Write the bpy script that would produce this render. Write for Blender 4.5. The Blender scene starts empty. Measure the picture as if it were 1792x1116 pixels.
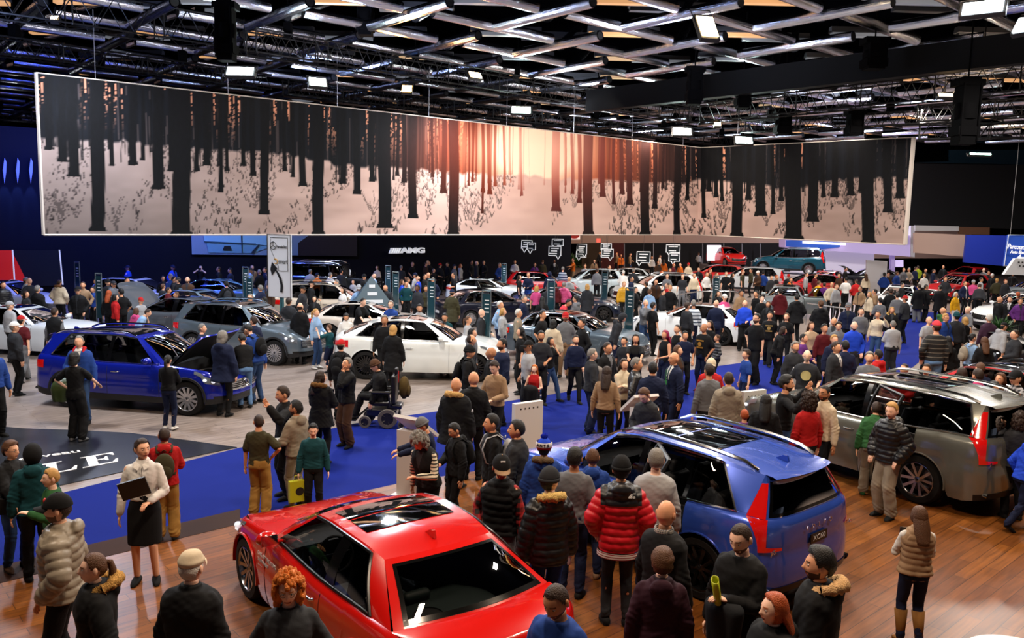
import bpy, math, random, functools
import numpy as np
from mathutils import Vector, Matrix
SC = bpy.context.scene
COL = SC.collection
PI = math.pi
W, H = 1792, 1116
FPX = 1430.; CAMH = 4.27
# ---------------------------------------------------------------- camera
_p = math.atan((H/2-385.)/FPX); _r = math.atan(.022)
CF = np.array([0, math.cos(_p), -math.sin(_p)]); _R0 = np.array([1., 0, 0]); _U0 = np.cross(_R0, CF)
CR = math.cos(_r)*_R0+math.sin(_r)*_U0; CU = -math.sin(_r)*_R0+math.cos(_r)*_U0
CC = np.array([0, 0, CAMH])
def ray(x, y): return CR*(x-W/2)+CU*(H/2-y)+CF*FPX
def G(x, y, z=0.):
    """ground point (height z) seen at photo pixel x,y"""
    d = ray(x, y); return CC+d*((z-CAMH)/d[2])
def GY(x, y, depth):
    d = ray(x, y); return CC+d*(depth/d[1])
def PX(p):
    v = np.array(p, float)-CC; k = v@CF
    return W/2+FPX*(v@CR)/k, H/2-FPX*(v@CU)/k
cam = bpy.data.cameras.new('camera'); camo = bpy.data.objects.new('camera', cam); COL.objects.link(camo)
cam.sensor_width = 36; cam.lens = FPX/W*36; cam.clip_end = 400
camo.matrix_world = Matrix(((CR[0], CU[0], -CF[0], 0), (CR[1], CU[1], -CF[1], 0), (CR[2], CU[2], -CF[2], CAMH), (0, 0, 0, 1)))
SC.camera = camo
SC.view_settings.view_transform = 'Standard'; SC.view_settings.look = 'None'; SC.view_settings.gamma = 1
SC.view_settings.use_curve_mapping = False
# ---------------------------------------------------------------- materials
def lin(h):
    h = h.lstrip('#')
    if len(h) == 3: h = ''.join(c*2 for c in h)
    v = [int(h[i:i+2], 16)/255 for i in (0, 2, 4)]
    return tuple((c/12.92 if c <= .04045 else ((c+.055)/1.055)**2.4) for c in v)+(1,)
_mc = {}
def newmat(name):
    m = bpy.data.materials.new(name); m.use_nodes = True; nt = m.node_tree; nt.nodes.clear()
    out = nt.nodes.new('ShaderNodeOutputMaterial'); return m, nt, out
def P(col, rough=.6, metal=0., coat=0., spec=.5, emit=None, es=0., noise=0., nscale=8., bump=0., bscale=60., sheen=0., flake=0.):
    """principled material, cached by its arguments; the colour noise is wear of the surface itself"""
    key = (col, rough, metal, coat, spec, emit, es, noise, nscale, bump, bscale, sheen, flake)
    if key in _mc: return _mc[key]
    m, nt, out = newmat('mat_'+col.strip('#'))
    b = nt.nodes.new('ShaderNodeBsdfPrincipled'); nt.links.new(b.outputs[0], out.inputs[0])
    c = lin(col); b.inputs['Base Color'].default_value = c
    b.inputs['Roughness'].default_value = rough; b.inputs['Metallic'].default_value = metal
    b.inputs['Specular IOR Level'].default_value = spec
    if coat: b.inputs['Coat Weight'].default_value = coat; b.inputs['Coat Roughness'].default_value = .03
    if sheen: b.inputs['Sheen Weight'].default_value = sheen
    if es: b.inputs['Emission Color'].default_value = lin(emit or col); b.inputs['Emission Strength'].default_value = es
    if noise or bump or flake:
        tc = nt.nodes.new('ShaderNodeTexCoord')
    if noise:
        n = nt.nodes.new('ShaderNodeTexNoise'); n.inputs['Scale'].default_value = nscale; n.inputs['Detail'].default_value = 4
        nt.links.new(tc.outputs['Object'], n.inputs['Vector'])
        mx = nt.nodes.new('ShaderNodeMix'); mx.data_type = 'RGBA'
        mx.inputs['A'].default_value = tuple(max(0, v*(1-noise)) for v in c[:3])+(1,)
        mx.inputs['B'].default_value = tuple(min(1, v*(1+noise)+.004*noise) for v in c[:3])+(1,)
        nt.links.new(n.outputs['Fac'], mx.inputs['Factor']); nt.links.new(mx.outputs['Result'], b.inputs['Base Color'])
    if bump:
        n = nt.nodes.new('ShaderNodeTexNoise'); n.inputs['Scale'].default_value = bscale
        nt.links.new(tc.outputs['Object'], n.inputs['Vector'])
        bp = nt.nodes.new('ShaderNodeBump'); bp.inputs['Strength'].default_value = bump; bp.inputs['Distance'].default_value = .02
        nt.links.new(n.outputs['Fac'], bp.inputs['Height']); nt.links.new(bp.outputs[0], b.inputs['Normal'])
    _mc[key] = m; return m
def fabric(col, kind='cloth'):
    if kind == 'puffer': return P(col, .42, spec=.45, noise=.12, nscale=6)
    if kind == 'leather': return P(col, .35, spec=.6, noise=.15, nscale=8)
    if kind == 'fur': return P(col, .9, spec=.1, noise=.45, nscale=38, bump=.9, bscale=90)
    if kind == 'denim': return P(col, .8, spec=.2, noise=.28, nscale=5, bump=.2)
    return P(col, .82, spec=.22, noise=.14, nscale=7, bump=.05, bscale=60)
def striped(c1, c2, scale=9., thin=.5, plaid=False):
    key = ('st', c1, c2, scale, thin, plaid)
    if key in _mc: return _mc[key]
    m, nt, out = newmat('mat_striped_'+c1.strip('#'))
    b = nt.nodes.new('ShaderNodeBsdfPrincipled'); nt.links.new(b.outputs[0], out.inputs[0]); b.inputs['Roughness'].default_value = .8
    tc = nt.nodes.new('ShaderNodeTexCoord'); sp = nt.nodes.new('ShaderNodeSeparateXYZ'); nt.links.new(tc.outputs['Object'], sp.inputs[0])
    def stripe(o):
        a = nt.nodes.new('ShaderNodeMath'); a.operation = 'MULTIPLY'; a.inputs[1].default_value = scale; nt.links.new(sp.outputs[o], a.inputs[0])
        f = nt.nodes.new('ShaderNodeMath'); f.operation = 'FRACT'; nt.links.new(a.outputs[0], f.inputs[0])
        l = nt.nodes.new('ShaderNodeMath'); l.operation = 'LESS_THAN'; l.inputs[1].default_value = thin; nt.links.new(f.outputs[0], l.inputs[0]); return l
    mx = nt.nodes.new('ShaderNodeMix'); mx.data_type = 'RGBA'; mx.inputs['A'].default_value = lin(c1); mx.inputs['B'].default_value = lin(c2)
    s = stripe('Z')
    if plaid:
        s2 = stripe('X'); ad = nt.nodes.new('ShaderNodeMath'); ad.operation = 'ADD'; nt.links.new(s.outputs[0], ad.inputs[0]); nt.links.new(s2.outputs[0], ad.inputs[1])
        hf = nt.nodes.new('ShaderNodeMath'); hf.operation = 'MULTIPLY'; hf.inputs[1].default_value = .5; nt.links.new(ad.outputs[0], hf.inputs[0]); s = hf
    nt.links.new(s.outputs[0], mx.inputs['Factor']); nt.links.new(mx.outputs['Result'], b.inputs['Base Color'])
    _mc[key] = m; return m
def glassmat(tint=.25, name='tinted_glass', col=(1, 1, 1), ior=1.5, refl=1.):
    key = ('gl', tint, col, ior, refl)
    if key in _mc: return _mc[key]
    m, nt, out = newmat(name)
    t = nt.nodes.new('ShaderNodeBsdfTransparent'); t.inputs[0].default_value = (tint*col[0], tint*col[1], tint*col[2], 1)
    g = nt.nodes.new('ShaderNodeBsdfGlossy'); g.inputs['Roughness'].default_value = .015; g.inputs['Color'].default_value = (refl, refl, refl, 1)
    fr = nt.nodes.new('ShaderNodeFresnel'); fr.inputs[0].default_value = ior
    mx = nt.nodes.new('ShaderNodeMixShader'); nt.links.new(fr.outputs[0], mx.inputs[0]); nt.links.new(t.outputs[0], mx.inputs[1]); nt.links.new(g.outputs[0], mx.inputs[2])
    nt.links.new(mx.outputs[0], out.inputs[0]); _mc[key] = m; return m
def paint(col, metal=.0, rough=.28):
    return P(col, rough, metal=metal, coat=1., spec=.5)
BLK = lambda: P('#0b0b0c', .55)
CHROME = lambda: P('#d8dade', .12, metal=1.)
# ---------------------------------------------------------------- mesh builder
_ts = bpy.data.scenes.new('scratch')
def bake(o, mods=None):
    """evaluated mesh of one object, made in a scratch scene so that the big one is not re-evaluated"""
    _ts.collection.objects.link(o)
    with bpy.context.temp_override(scene=_ts, view_layer=_ts.view_layers[0]):
        dg = bpy.context.evaluated_depsgraph_get(); me = bpy.data.meshes.new_from_object(o.evaluated_get(dg))
    d = o.data; bpy.data.objects.remove(o); return me, d
class MB:
    def __init__(s): s.v = []; s.f = []; s.m = []; s.n = 0
    def add(s, verts, faces, mi=0):
        s.v.extend([tuple(map(float, p)) for p in verts])
        for f in faces: s.f.append(tuple(int(i)+s.n for i in f)); s.m.append(mi)
        s.n += len(verts)
    def grid(s, A, mi=0, closed=False, flip=False):
        """A: (n,m,3) array"""
        A = np.asarray(A, float); n, m = A.shape[:2]; F = []
        for i in range(n-1):
            for j in range(m-1 if not closed else m):
                j2 = (j+1) % m
                q = (i*m+j, i*m+j2, (i+1)*m+j2, (i+1)*m+j)
                F.append(q[::-1] if flip else q)
        s.add(A.reshape(-1, 3), F, mi)
    def box(s, c, d, mi=0, rz=0., M=None):
        c = np.array(c, float); hx, hy, hz = np.array(d, float)/2
        V = np.array([[sx*hx, sy*hy, sz*hz] for sx in (-1, 1) for sy in (-1, 1) for sz in (-1, 1)])
        if rz: cs, sn = math.cos(rz), math.sin(rz); V = np.stack([V[:, 0]*cs-V[:, 1]*sn, V[:, 0]*sn+V[:, 1]*cs, V[:, 2]], 1)
        if M is not None: V = V@np.array(M).T
        s.add(V+c, [(0, 1, 3, 2), (4, 6, 7, 5), (0, 4, 5, 1), (2, 3, 7, 6), (0, 2, 6, 4), (1, 5, 7, 3)], mi)
    def tube(s, pts, r, k=8, mi=0, cap=True, closed=False, flat=None):
        pts = [np.array(p, float) for p in pts]; n = len(pts)
        rs = r if hasattr(r, '__len__') else [r]*n
        A = []; up = None
        for i, p in enumerate(pts):
            if closed: d = pts[(i+1) % n]-pts[i-1]
            else: d = pts[min(i+1, n-1)]-pts[max(i-1, 0)]
            d = d/(np.linalg.norm(d)+1e-9)
            if up is None:
                up = np.array([0, 0, 1.]) if abs(d[2]) < .9 else np.array([0, 1., 0])
            a = np.cross(up, d); a /= np.linalg.norm(a)+1e-9; up = np.cross(d, a)
            f1, f2 = flat if flat else (1, 1)
            A.append([p+rs[i]*(math.cos(t)*a*f1+math.sin(t)*up*f2) for t in np.linspace(0, 2*PI, k, endpoint=False)])
        if closed: A.append(A[0])
        A = np.array(A); base = s.n; s.grid(A, mi, closed=True)
        if cap and not closed:
            s.f.append(tuple(base+j for j in range(k-1, -1, -1))); s.m.append(mi)
            s.f.append(tuple(base+(n-1)*k+j for j in range(k))); s.m.append(mi)
    def lathe(s, prof, k=32, axis='z', c=(0, 0, 0), mi=0):
        """prof: list (r, h)"""
        A = []
        for r, h in prof:
            row = []
            for t in np.linspace(0, 2*PI, k, endpoint=False):
                a, b = r*math.cos(t), r*math.sin(t)
                row.append({'z': (a, b, h), 'y': (a, h, -b), 'x': (h, a, b)}[axis])
            A.append(row)
        s.grid(np.array(A)+np.array(c), mi, closed=True)
    def prism(s, poly, z0, z1, mi=0, M=None, c=(0, 0, 0)):
        """poly: ccw list (x,y)"""
        n = len(poly); V = [(x, y, z0) for x, y in poly]+[(x, y, z1) for x, y in poly]
        V = np.array(V, float)
        if M is not None: V = V@np.array(M).T
        V = V+np.array(c)
        s.add(V, [tuple(range(n-1, -1, -1)), tuple(range(n, 2*n))]+[(i, (i+1) % n, n+(i+1) % n, n+i) for i in range(n)], mi)
    def blob(s, c, r, k=12, mi=0, M=None):
        th = np.linspace(0, PI, k//2+2); A = []
        for t in th: A.append([(math.sin(t)*math.cos(u)*r[0], math.sin(t)*math.sin(u)*r[1], -math.cos(t)*r[2]) for u in np.linspace(0, 2*PI, k, endpoint=False)])
        A = np.array(A)
        if M is not None: A = A@np.array(M).T
        s.grid(A+np.array(c), mi, closed=True)
    def mesh(s, name, mats, smooth=True):
        me = bpy.data.meshes.new(name); me.from_pydata(s.v, [], s.f)
        for m in (mats if isinstance(mats, (list, tuple)) else [mats]): me.materials.append(m)
        if len(me.materials) > 1: me.polygons.foreach_set('material_index', s.m)
        if smooth:
            me.polygons.foreach_set('use_smooth', [True]*len(s.f))
            if smooth != 'full':
                try: me.set_sharp_from_angle(angle=math.radians(smooth if smooth > 1 else 38))
                except Exception: pass
        me.update(); return me
    def build(s, name, mats, parent=None, smooth=True, loc=None, **tags):
        o = bpy.data.objects.new(name, s.mesh(name, mats, smooth)); COL.objects.link(o)
        if parent is not None: o.parent = parent
        if loc is not None: o.location = loc
        for k, v in tags.items(): o[k] = v
        return o
def empty(name, loc=(0, 0, 0), rz=0, **tags):
    o = bpy.data.objects.new(name, None); COL.objects.link(o); o.location = loc; o.rotation_euler = (0, 0, rz); o.empty_display_size = .1
    for k, v in tags.items(): o[k] = v
    return o
def text(name, s, size, mat, parent=None, loc=(0, 0, 0), rot=(0, 0, 0), ext=.004, align='CENTER', xs=1., shear=0., bold=0., **tags):
    cu = bpy.data.curves.new(name, 'FONT'); cu.body = s; cu.size = size; cu.extrude = ext; cu.align_x = align; cu.align_y = 'CENTER'; cu.offset = bold
    cu.shear = shear; cu.resolution_u = 3
    o = bpy.data.objects.new(name, cu); me, _ = bake(o); me.name = name; me.materials.clear(); me.materials.append(mat)
    if xs != 1.:
        for v in me.vertices: v.co.x *= xs
    o = bpy.data.objects.new(name, me); COL.objects.link(o); o.location = loc; o.rotation_euler = rot
    if parent is not None: o.parent = parent
    for k, v in tags.items(): o[k] = v
    return o
def tags(o, label, cat, group=None):
    o['label'] = label; o['category'] = cat
    if group: o['group'] = group
    return o
def struct(o): o['kind'] = 'structure'; return o
def pl(x, xs, ys):
    """smooth (pchip-like) interpolation"""
    xs = np.asarray(xs, float); ys = np.asarray(ys, float); x = np.asarray(x, float)
    d = np.diff(ys)/np.diff(xs); m = np.zeros(len(xs)); m[0] = d[0]; m[-1] = d[-1]
    for i in range(1, len(xs)-1):
        m[i] = 0 if d[i-1]*d[i] <= 0 else 2/(1/d[i-1]+1/d[i])
    i = np.clip(np.searchsorted(xs, x)-1, 0, len(xs)-2); h = xs[i+1]-xs[i]; t = np.clip((x-xs[i])/h, 0, 1)
    return (2*t**3-3*t**2+1)*ys[i]+(t**3-2*t**2+t)*h*m[i]+(-2*t**3+3*t**2)*ys[i+1]+(t**3-t**2)*h*m[i+1]
# ================================================================= cars
CT = dict(
 suv=dict(L=4.69, W=1.90, wb=2.87, fo=.87, R=.37, gc=.24, nf=2.6, df=.72, nr=3.2, dr=.42,
  zt=[(0, .80), (.35, .95), (.9, 1.02), (1.4, 1.05), (2.6, 1.05), (3.6, 1.09), (4.3, 1.14), (4.69, 1.13)],
  cowl=1.25, cs=.22, head=(2.08, 1.575), roof=[(2.08, 1.575), (2.7, 1.655), (3.5, 1.645), (4.38, 1.56)], rend=4.38, rgb=4.64, deck=None,
  yr=.62, side=[(1.62, 2.22), (2.74, 2.72), (3.50, 3.42), (4.16, 3.80)], crown=.075, rglz=1.15, rails=True, tail='volvo', clad=True),
 suvcoupe=dict(L=4.73, W=1.93, wb=2.87, fo=.87, R=.38, gc=.23, nf=2.5, df=.75, nr=2.7, dr=.55,
  zt=[(0, .80), (.35, .95), (.9, 1.02), (1.4, 1.05), (2.6, 1.06), (3.6, 1.12), (4.3, 1.15), (4.73, 1.12)],
  cowl=1.28, cs=.22, head=(2.12, 1.52), roof=[(2.12, 1.52), (2.75, 1.60), (3.3, 1.555), (3.75, 1.45)], rend=3.75, rgb=4.50, deck=1, dz=1.17,
  yr=.58, side=[(1.66, 2.26), (2.80, 2.80), (3.60, 3.46), (4.02, 3.62)], crown=.07, rglz=1.1, rails=False, tail='slim', clad=True),
 coupe=dict(L=4.70, W=1.86, wb=2.83, fo=.86, R=.345, gc=.17, nf=2.4, df=.8, nr=2.5, dr=.6,
  zt=[(0, .66), (.35, .80), (.9, .88), (1.5, .92), (2.6, .90), (3.6, .95), (4.2, .97), (4.7, .93)],
  cowl=1.42, cs=.25, head=(2.30, 1.315), roof=[(2.30, 1.315), (2.75, 1.38), (3.2, 1.365), (3.65, 1.29)], rend=3.65, rgb=4.22, deck=1, dz=1.0,
  yr=.55, side=[(1.75, 2.42), (2.92, 2.92), (3.05, 3.02), (3.92, 3.50)], crown=.06, rglz=1.0, rails=False, tail='slim', clad=False, two=True),
 sedan=dict(L=4.75, W=1.84, wb=2.84, fo=.84, R=.34, gc=.18, nf=2.5, df=.75, nr=2.8, dr=.5,
  zt=[(0, .68), (.35, .84), (.9, .93), (1.5, .97), (2.6, .96), (3.6, .99), (4.2, 1.0), (4.75, .97)],
  cowl=1.35, cs=.22, head=(2.15, 1.375), roof=[(2.15, 1.375), (2.75, 1.455), (3.3, 1.44), (3.72, 1.37)], rend=3.72, rgb=4.22, deck=1, dz=1.04,
  yr=.57, side=[(1.68, 2.28), (2.75, 2.74), (3.50, 3.38), (3.92, 3.58)], crown=.06, rglz=1.0, rails=False, tail='slim', clad=False),
 hatch=dict(L=4.1, W=1.78, wb=2.6, fo=.78, R=.32, gc=.18, nf=2.3, df=.7, nr=2.8, dr=.4,
  zt=[(0, .74), (.3, .88), (.8, .96), (1.2, .99), (2.4, .98), (3.2, 1.02), (3.8, 1.05), (4.1, 1.04)],
  cowl=1.02, cs=.2, head=(1.85, 1.42), roof=[(1.85, 1.42), (2.4, 1.50), (3.1, 1.485), (3.72, 1.40)], rend=3.72, rgb=4.04, deck=None,
  yr=.57, side=[(1.38, 1.98), (2.48, 2.46), (3.2, 3.1), (3.66, 3.42)], crown=.06, rglz=1.06, rails=False, tail='slim', clad=False),
 boxy=dict(L=4.70, W=1.90, wb=2.85, fo=.80, R=.40, gc=.28, nf=7., df=.25, nr=8., dr=.2,
  zt=[(0, 1.10), (.3, 1.16), (.9, 1.18), (1.5, 1.20), (2.6, 1.20), (3.6, 1.20), (4.3, 1.20), (4.70, 1.20)],
  cowl=1.42, cs=.05, head=(1.75, 1.86), roof=[(1.75, 1.86), (2.6, 1.93), (3.6, 1.93), (4.58, 1.90)], rend=4.58, rgb=4.66, deck=None,
  yr=.74, side=[(1.55, 1.80), (2.55, 2.55), (3.45, 3.45), (4.5, 4.48)], crown=.03, rglz=1.25, rails=True, tail='slim', clad=True))
def wheel(parent, c, R, side, style, det, width=.23, turn=0.):
    """side=+1: outside faces +y"""
    k = 40 if det > 1 else (28 if det else 16)
    a, b, e = width/2, R, side
    t = MB(); t.lathe([(b*.70, -a*e), (b*.93, -a*e), (b*.99, -a*.7*e), (b, -a*.3*e), (b, a*.3*e), (b*.99, a*.7*e), (b*.93, a*e), (b*.74, a*e*1.02), (b*.70, a*.9*e), (b*.68, a*.3*e), (b*.68, -a*e), (b*.70, -a*e)], k, 'y')
    w = empty('wheel', c, 0); w.parent = parent; w.rotation_euler = (0, 0, turn)
    t.build('tyre', P('#101011', .75, spec=.3, bump=.3, bscale=30), w)
    colr = {'silver': P('#c9ccd2', .25, metal=.9), 'black': P('#17181a', .25, metal=.6, coat=.6), 'two': P('#aeb2b8', .2, metal=1.), 'red': P('#b01010', .3, coat=.5)}[style[0]]
    r = MB(); ro = b*.70
    r.lathe([(ro, a*.55*e), (ro, a*.98*e), (ro*.965, a*1.0*e), (ro*.93, a*.86*e), (ro*.9, a*.3*e), (ro*.9, -a*.8*e)], k, 'y')
    n = style[1]; tw = style[2]
    for i in range(n):
        t0 = 2*PI*i/n+.3
        for s in ((-1, 1) if tw else (0,)):
            a0 = t0+s*.10; a1 = t0+s*(PI/n*.52)
            wd = ro*(.10 if not tw else .055) if n > 6 else ro*(.17 if not tw else .075)
            p0 = np.array([math.cos(a0)*ro*.16, math.sin(a0)*ro*.16]); p1 = np.array([math.cos(a1)*ro*.95, math.sin(a1)*ro*.95])
            d = (p1-p0)/np.linalg.norm(p1-p0); q = np.array([-d[1], d[0]])
            V = []
            for p, ww, yo in ((p0, wd*.9, .72), (p1, wd*1.15, .93)):
                for sg in (-1, 1):
                    for yy in (yo*a*e, (yo-.28)*a*e):
                        pp = p+q*ww*sg; V.append((pp[0], yy, pp[1]))
            r.add(V, [(0, 2, 6, 4), (1, 5, 7, 3), (0, 4, 5, 1), (2, 3, 7, 6), (0, 1, 3, 2), (4, 6, 7, 5)])
    r.lathe([(0, a*.80*e), (ro*.12, a*.80*e), (ro*.2, a*.70*e), (ro*.2, a*.3*e)], 14, 'y')
    rim = r.build('rim', colr, w)
    if det:
        d = MB(); d.lathe([(ro*.18, a*.1*e), (ro*.72, a*.1*e), (ro*.72, -a*.05*e), (ro*.18, -a*.05*e)], 24, 'y'); d.build('brake_disc', P('#6d6f73', .35, metal=.9), w)
        m = MB(); m.lathe([(0, a*.84*e), (ro*.085, a*.84*e), (ro*.1, a*.78*e)], 12, 'y'); m.build('hub_cap', P('#22252a', .3, metal=.5), w)
    return w
def car(label, typ, pos, rz, col, det=1, name='car', group=None, scale=(1, 1, 1), rim=('silver', 10, True), metal=.0, glass=.22, sun=True, opened=(), hoodopen=0., badge=None, plate=None,
        chrome=True, roofcol=None, category='car', zbase=0., rough=.28, steer=0., interior='#161617', tailtext=None, over=None, cover=None, lights='#e8eef5'):
    T = dict(CT[typ]);
    if over: T.update(over)
    L, Wd, wb, fo, R, gc = T['L'], T['W'], T['wb'], T['fo'], T['R'], T['gc']
    w = Wd/2; xf = wb/2+fo; xr = xf-L; D = lambda d: xf-d
    root = empty(name, (pos[0], pos[1], zbase), rz); root.scale = scale; tags(root, label, category, group)
    pm = paint(col, metal, rough); rp = paint(roofcol, metal, rough) if roofcol else pm
    blk = P('#0c0c0d', .4, spec=.4); clad = P('#15161a', .6) if T['clad'] else pm
    gm = glassmat(glass, 'car_glass')
    ztx = [D(d) for d, z in T['zt']][::-1]; ztz = [z for d, z in T['zt']][::-1]
    zt = lambda x: pl(x, ztx, ztz)
    ax = (wb/2, -wb/2); Ra = R+.045
    nf, df, nr, dr = T['nf'], T['df'], T['nr'], T['dr']
    wside = lambda x: w*(1-.018*np.clip((np.asarray(x)-.6)/1.2, 0, 1)**2-.02*np.clip((-np.asarray(x)-.9)/1.2, 0, 1)**2)
    x0f, x0r = xf-df, xr+dr
    def xfront(u): return x0f+df*(1-np.abs(u)**nf)**(1/nf)
    def xrear(u): return x0r-dr*(1-np.abs(u)**nr)**(1/nr)
    # ---- outline of one side, front centre -> rear centre
    na = {0: 8, 1: 12, 2: 18}[det]; st = {0: .16, 1: .09, 2: .05}[det]
    O = []
    for a in np.linspace(0, PI/2, na): O.append((x0f+df*max(0, math.cos(a))**(2/nf), wside(x0f)*math.sin(a)**(2/nf), math.cos(a), math.sin(a)))
    cuts = sorted(set([round(v, 4) for v in ([ax[0]+Ra*s for s in (-1, 1)]+[ax[1]+Ra*s for s in (-1, 1)]+[D(T['side'][0][0]-.12), D(T['side'][1][0]), D(T['side'][2][0])])]), reverse=True)
    pts = [x0f]+[c for c in cuts if x0r < c < x0f]+[x0r]
    for p0, p1 in zip(pts[:-1], pts[1:]):
        m = max(1, int(round((p0-p1)/st)))
        for i in range(1, m+1): x = p0+(p1-p0)*i/m; O.append((x, float(wside(x)), 0, 1))
    for a in np.linspace(PI/2, 0, na)[1:]: O.append((x0r-dr*max(0, math.cos(a))**(2/nr), wside(x0r)*math.sin(a)**(2/nr), -math.cos(a), math.sin(a)))
    O = np.array(O); nO = len(O)
    def zlo(x):
        z = gc+.0*x
        z = z+.05*np.clip((x-x0f)/df, 0, 1)+.10*np.clip((x0r-x)/dr, 0, 1)
        for c in ax:
            dx = np.abs(x-c); z = np.where(dx < Ra, np.maximum(z, R+np.sqrt(np.maximum(Ra**2-dx**2, 0))), z)
        return z
    ns = [.0, .18, .27, .36, .48, .58, .68, .76, .84, .91, .955, .985, 1.]
    inS = [.075, .05, .028, .012, .004, .0, .012, .010, .018, .032, .05, .072, .10]
    inF = [.14, .06, .02, .0, .0, .005, .02, .03, .045, .07, .10, .14, .20]
    inR = [.16, .07, .02, .0, .005, .02, .04, .035, .04, .045, .05, .07, .10]
    if typ == 'boxy': inS = [v*.55 for v in inS]; inF = [v*.3 for v in inF]; inR = [v*.3 for v in inR]
    rows = {0: 7, 1: 11, 2: 18}[det]
    tt = np.linspace(0, 1, rows)**.85
    def wallpt(i, t, off=0., sgn=1):
        x, y, nx, ny = O[i]; a, b = float(zlo(x)), float(zt(x)); z = a+(b-a)*t; n = z/b
        ins = np.interp(n, ns, inS)*ny**2+np.interp(n, ns, inF)*max(nx, 0)**2+np.interp(n, ns, inR)*max(-nx, 0)**2
        return (x-(ins-off)*nx, sgn*(y-(ins-off)*ny), z)
    def wall(i0, i1, t0=0., t1=1., off=0., sgn=1, rws=None):
        ts = tt if (t0 == 0 and t1 == 1) else np.linspace(t0, t1, rws or max(3, int(rows*(t1-t0))+1))
        return np.array([[wallpt(i, t, off, sgn) for t in ts] for i in range(i0, i1+1)])
    def idx(x): return int(np.argmin(np.abs(O[:, 0]-x)+(O[:, 3] < .9)*9))
    iD0, iD1, iD2 = idx(D(T['side'][0][0]-.12)), idx(D(T['side'][1][0])), idx(D(T['side'][2][0]))
    iF, iR = idx(x0f), idx(x0r)
    two = T.get('two'); topi = lambda i, sgn=1: np.array(wallpt(i, 1., 0, sgn))
    body = MB()
    for s in (1, -1):
        fl = s > 0
        body.grid(wall(0, iD0, sgn=s), 0, flip=fl)
        body.grid(wall(iD1 if two else iD2, nO-1, sgn=s), 0, flip=fl)
    # doors
    dspec = [('front', iD0, iD1)]+([] if two else [('rear', iD1, iD2)])
    # ---- hood & deck
    edge = lambda x: float(wside(x))-np.interp(1., ns, inS)
    cowlx = lambda u: D(T['cowl'])-T['cs']*u*u
    nu = {0: 9, 1: 15, 2: 25}[det]; us = np.linspace(-1, 1, nu)
    zc = lambda x, u, g: zt(x)+T['crown']*(1-abs(u)**2.6)*g
    def frontedge(u):
        # point on the wall's top edge nearest lateral u
        a = math.asin(min(1, abs(u)**(nf/2))); x, y, nx, ny = x0f+df*math.cos(a)**(2/nf), wside(x0f)*math.sin(a)**(2/nf), math.cos(a), math.sin(a)
        ins = inS[-1]*ny**2+inF[-1]*nx**2; return x-ins*nx, (y-ins*ny)*(1 if u >= 0 else -1), float(zt(x))
    def rearedge(u):
        a = math.asin(min(1, abs(u)**(nr/2))); x, y, nx, ny = x0r-dr*max(0, math.cos(a))**(2/nr), wside(x0r)*math.sin(a)**(2/nr), math.cos(a), math.sin(a)
        ins = inS[-1]*ny**2+inR[-1]*nx**2; return x+ins*nx, (y-ins*ny)*(1 if u >= 0 else -1), float(zt(x))
    nh = {0: 6, 1: 10, 2: 18}[det]; hood = []
    for v in np.linspace(0, 1, nh):
        row = []
        for u in us:
            fx, fy, fz = frontedge(u); cx = cowlx(u); cy = u*edge(cx)
            x = cx+(fx-cx)*v; y = cy+(fy-cy)*v**3 if abs(u) < 1 else math.copysign(edge(x), u)
            g = 1-max(0, (v-.35)/.65)**2.2
            crease = .012*math.exp(-((abs(u)-.62)/.1)**2)*(1-v*.6)
            row.append((x, y, float(zt(x))+(fz-float(zt(fx)))*v**2+(T['crown']*(1-abs(u)**2.6)+crease)*g))
        hood.append(row)
    hood = np.array(hood)
    # ---- greenhouse loops
    yr = T['yr']*Wd/1.9; rx = [D(d) for d, z in T['roof']][::-1]; rzv = [z for d, z in T['roof']][::-1]
    roofz = lambda x: float(pl(x, rx, rzv)); hx, hz = D(T['head'][0]), T['head'][1]; rex = D(T['rend'])
    yroof = lambda x: yr*(1-.10*np.clip((rex+.9-x)/1.0, 0, 1)**2-.04*np.clip((x-hx+.5)/.5, 0, 1)**2)
    headx = lambda u: hx-.07*u*u; rendx = lambda u: rex+.06*u*u
    rgx = lambda u: (D(T['rgb'])+.16*u*u if T['deck'] else None)
    def rglb(u):
        if T['deck']: x = rgx(u); y = u*(edge(x)-.02); return np.array([x, y, (T['dz']-float(zt(x)))*(1-abs(u)**2.5)+float(zt(x))])
        fx, fy, fz = rearedge(u); return np.array([fx, fy, fz])
    def cowlb(u): x = cowlx(u); return np.array([x, u*edge(x), float(zc(x, u, 1.))])
    RI = .035
    headt = lambda u: np.array([headx(u), u*yroof(headx(u)), roofz(headx(u))-.02*u*u])
    rendt = lambda u: np.array([rendx(u), u*yroof(rendx(u)), roofz(rendx(u))-.02*u*u])
    def srf(B, Tp, t, bul, out): return B+(Tp-B)*t+np.array(out)*bul*math.sin(PI*t)
    def wind(u, t): return srf(cowlb(u), headt(u), t, .045*(1-abs(u)**3), (.6, 0, .8))
    def reargl(u, t): return srf(rglb(u), rendt(u), t, (.06 if T['deck'] else .05)*(1-abs(u)**3), (-.7, 0, .6))
    def sideb(d): x = D(d); return np.array([x, edge(x), float(zt(x))])
    def sidet(d): x = D(d); return np.array([x, float(yroof(x)), roofz(x)-.02])
    A0 = (T['cowl']+T['cs'], T['head'][0]+.07)
    dend = (L-((rearedge(1)[0])-xr) if not T['deck'] else T['rgb']-.16, T['rend']-.06)
    def sd(db, dt, t, s=1):
        p = srf(sideb(db), sidet(dt), t, .035*min(1, abs(db-A0[0])/.4, abs(dend[0]-db)/.4), (0, 1, .2)); p[1] *= s; return p
    S = T['side']
    wu = .90
    gw = np.linspace(-wu, wu, nu)
    tsg = np.linspace(0, 1, {0: 4, 1: 6, 2: 9}[det])
    pil = MB()
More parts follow.
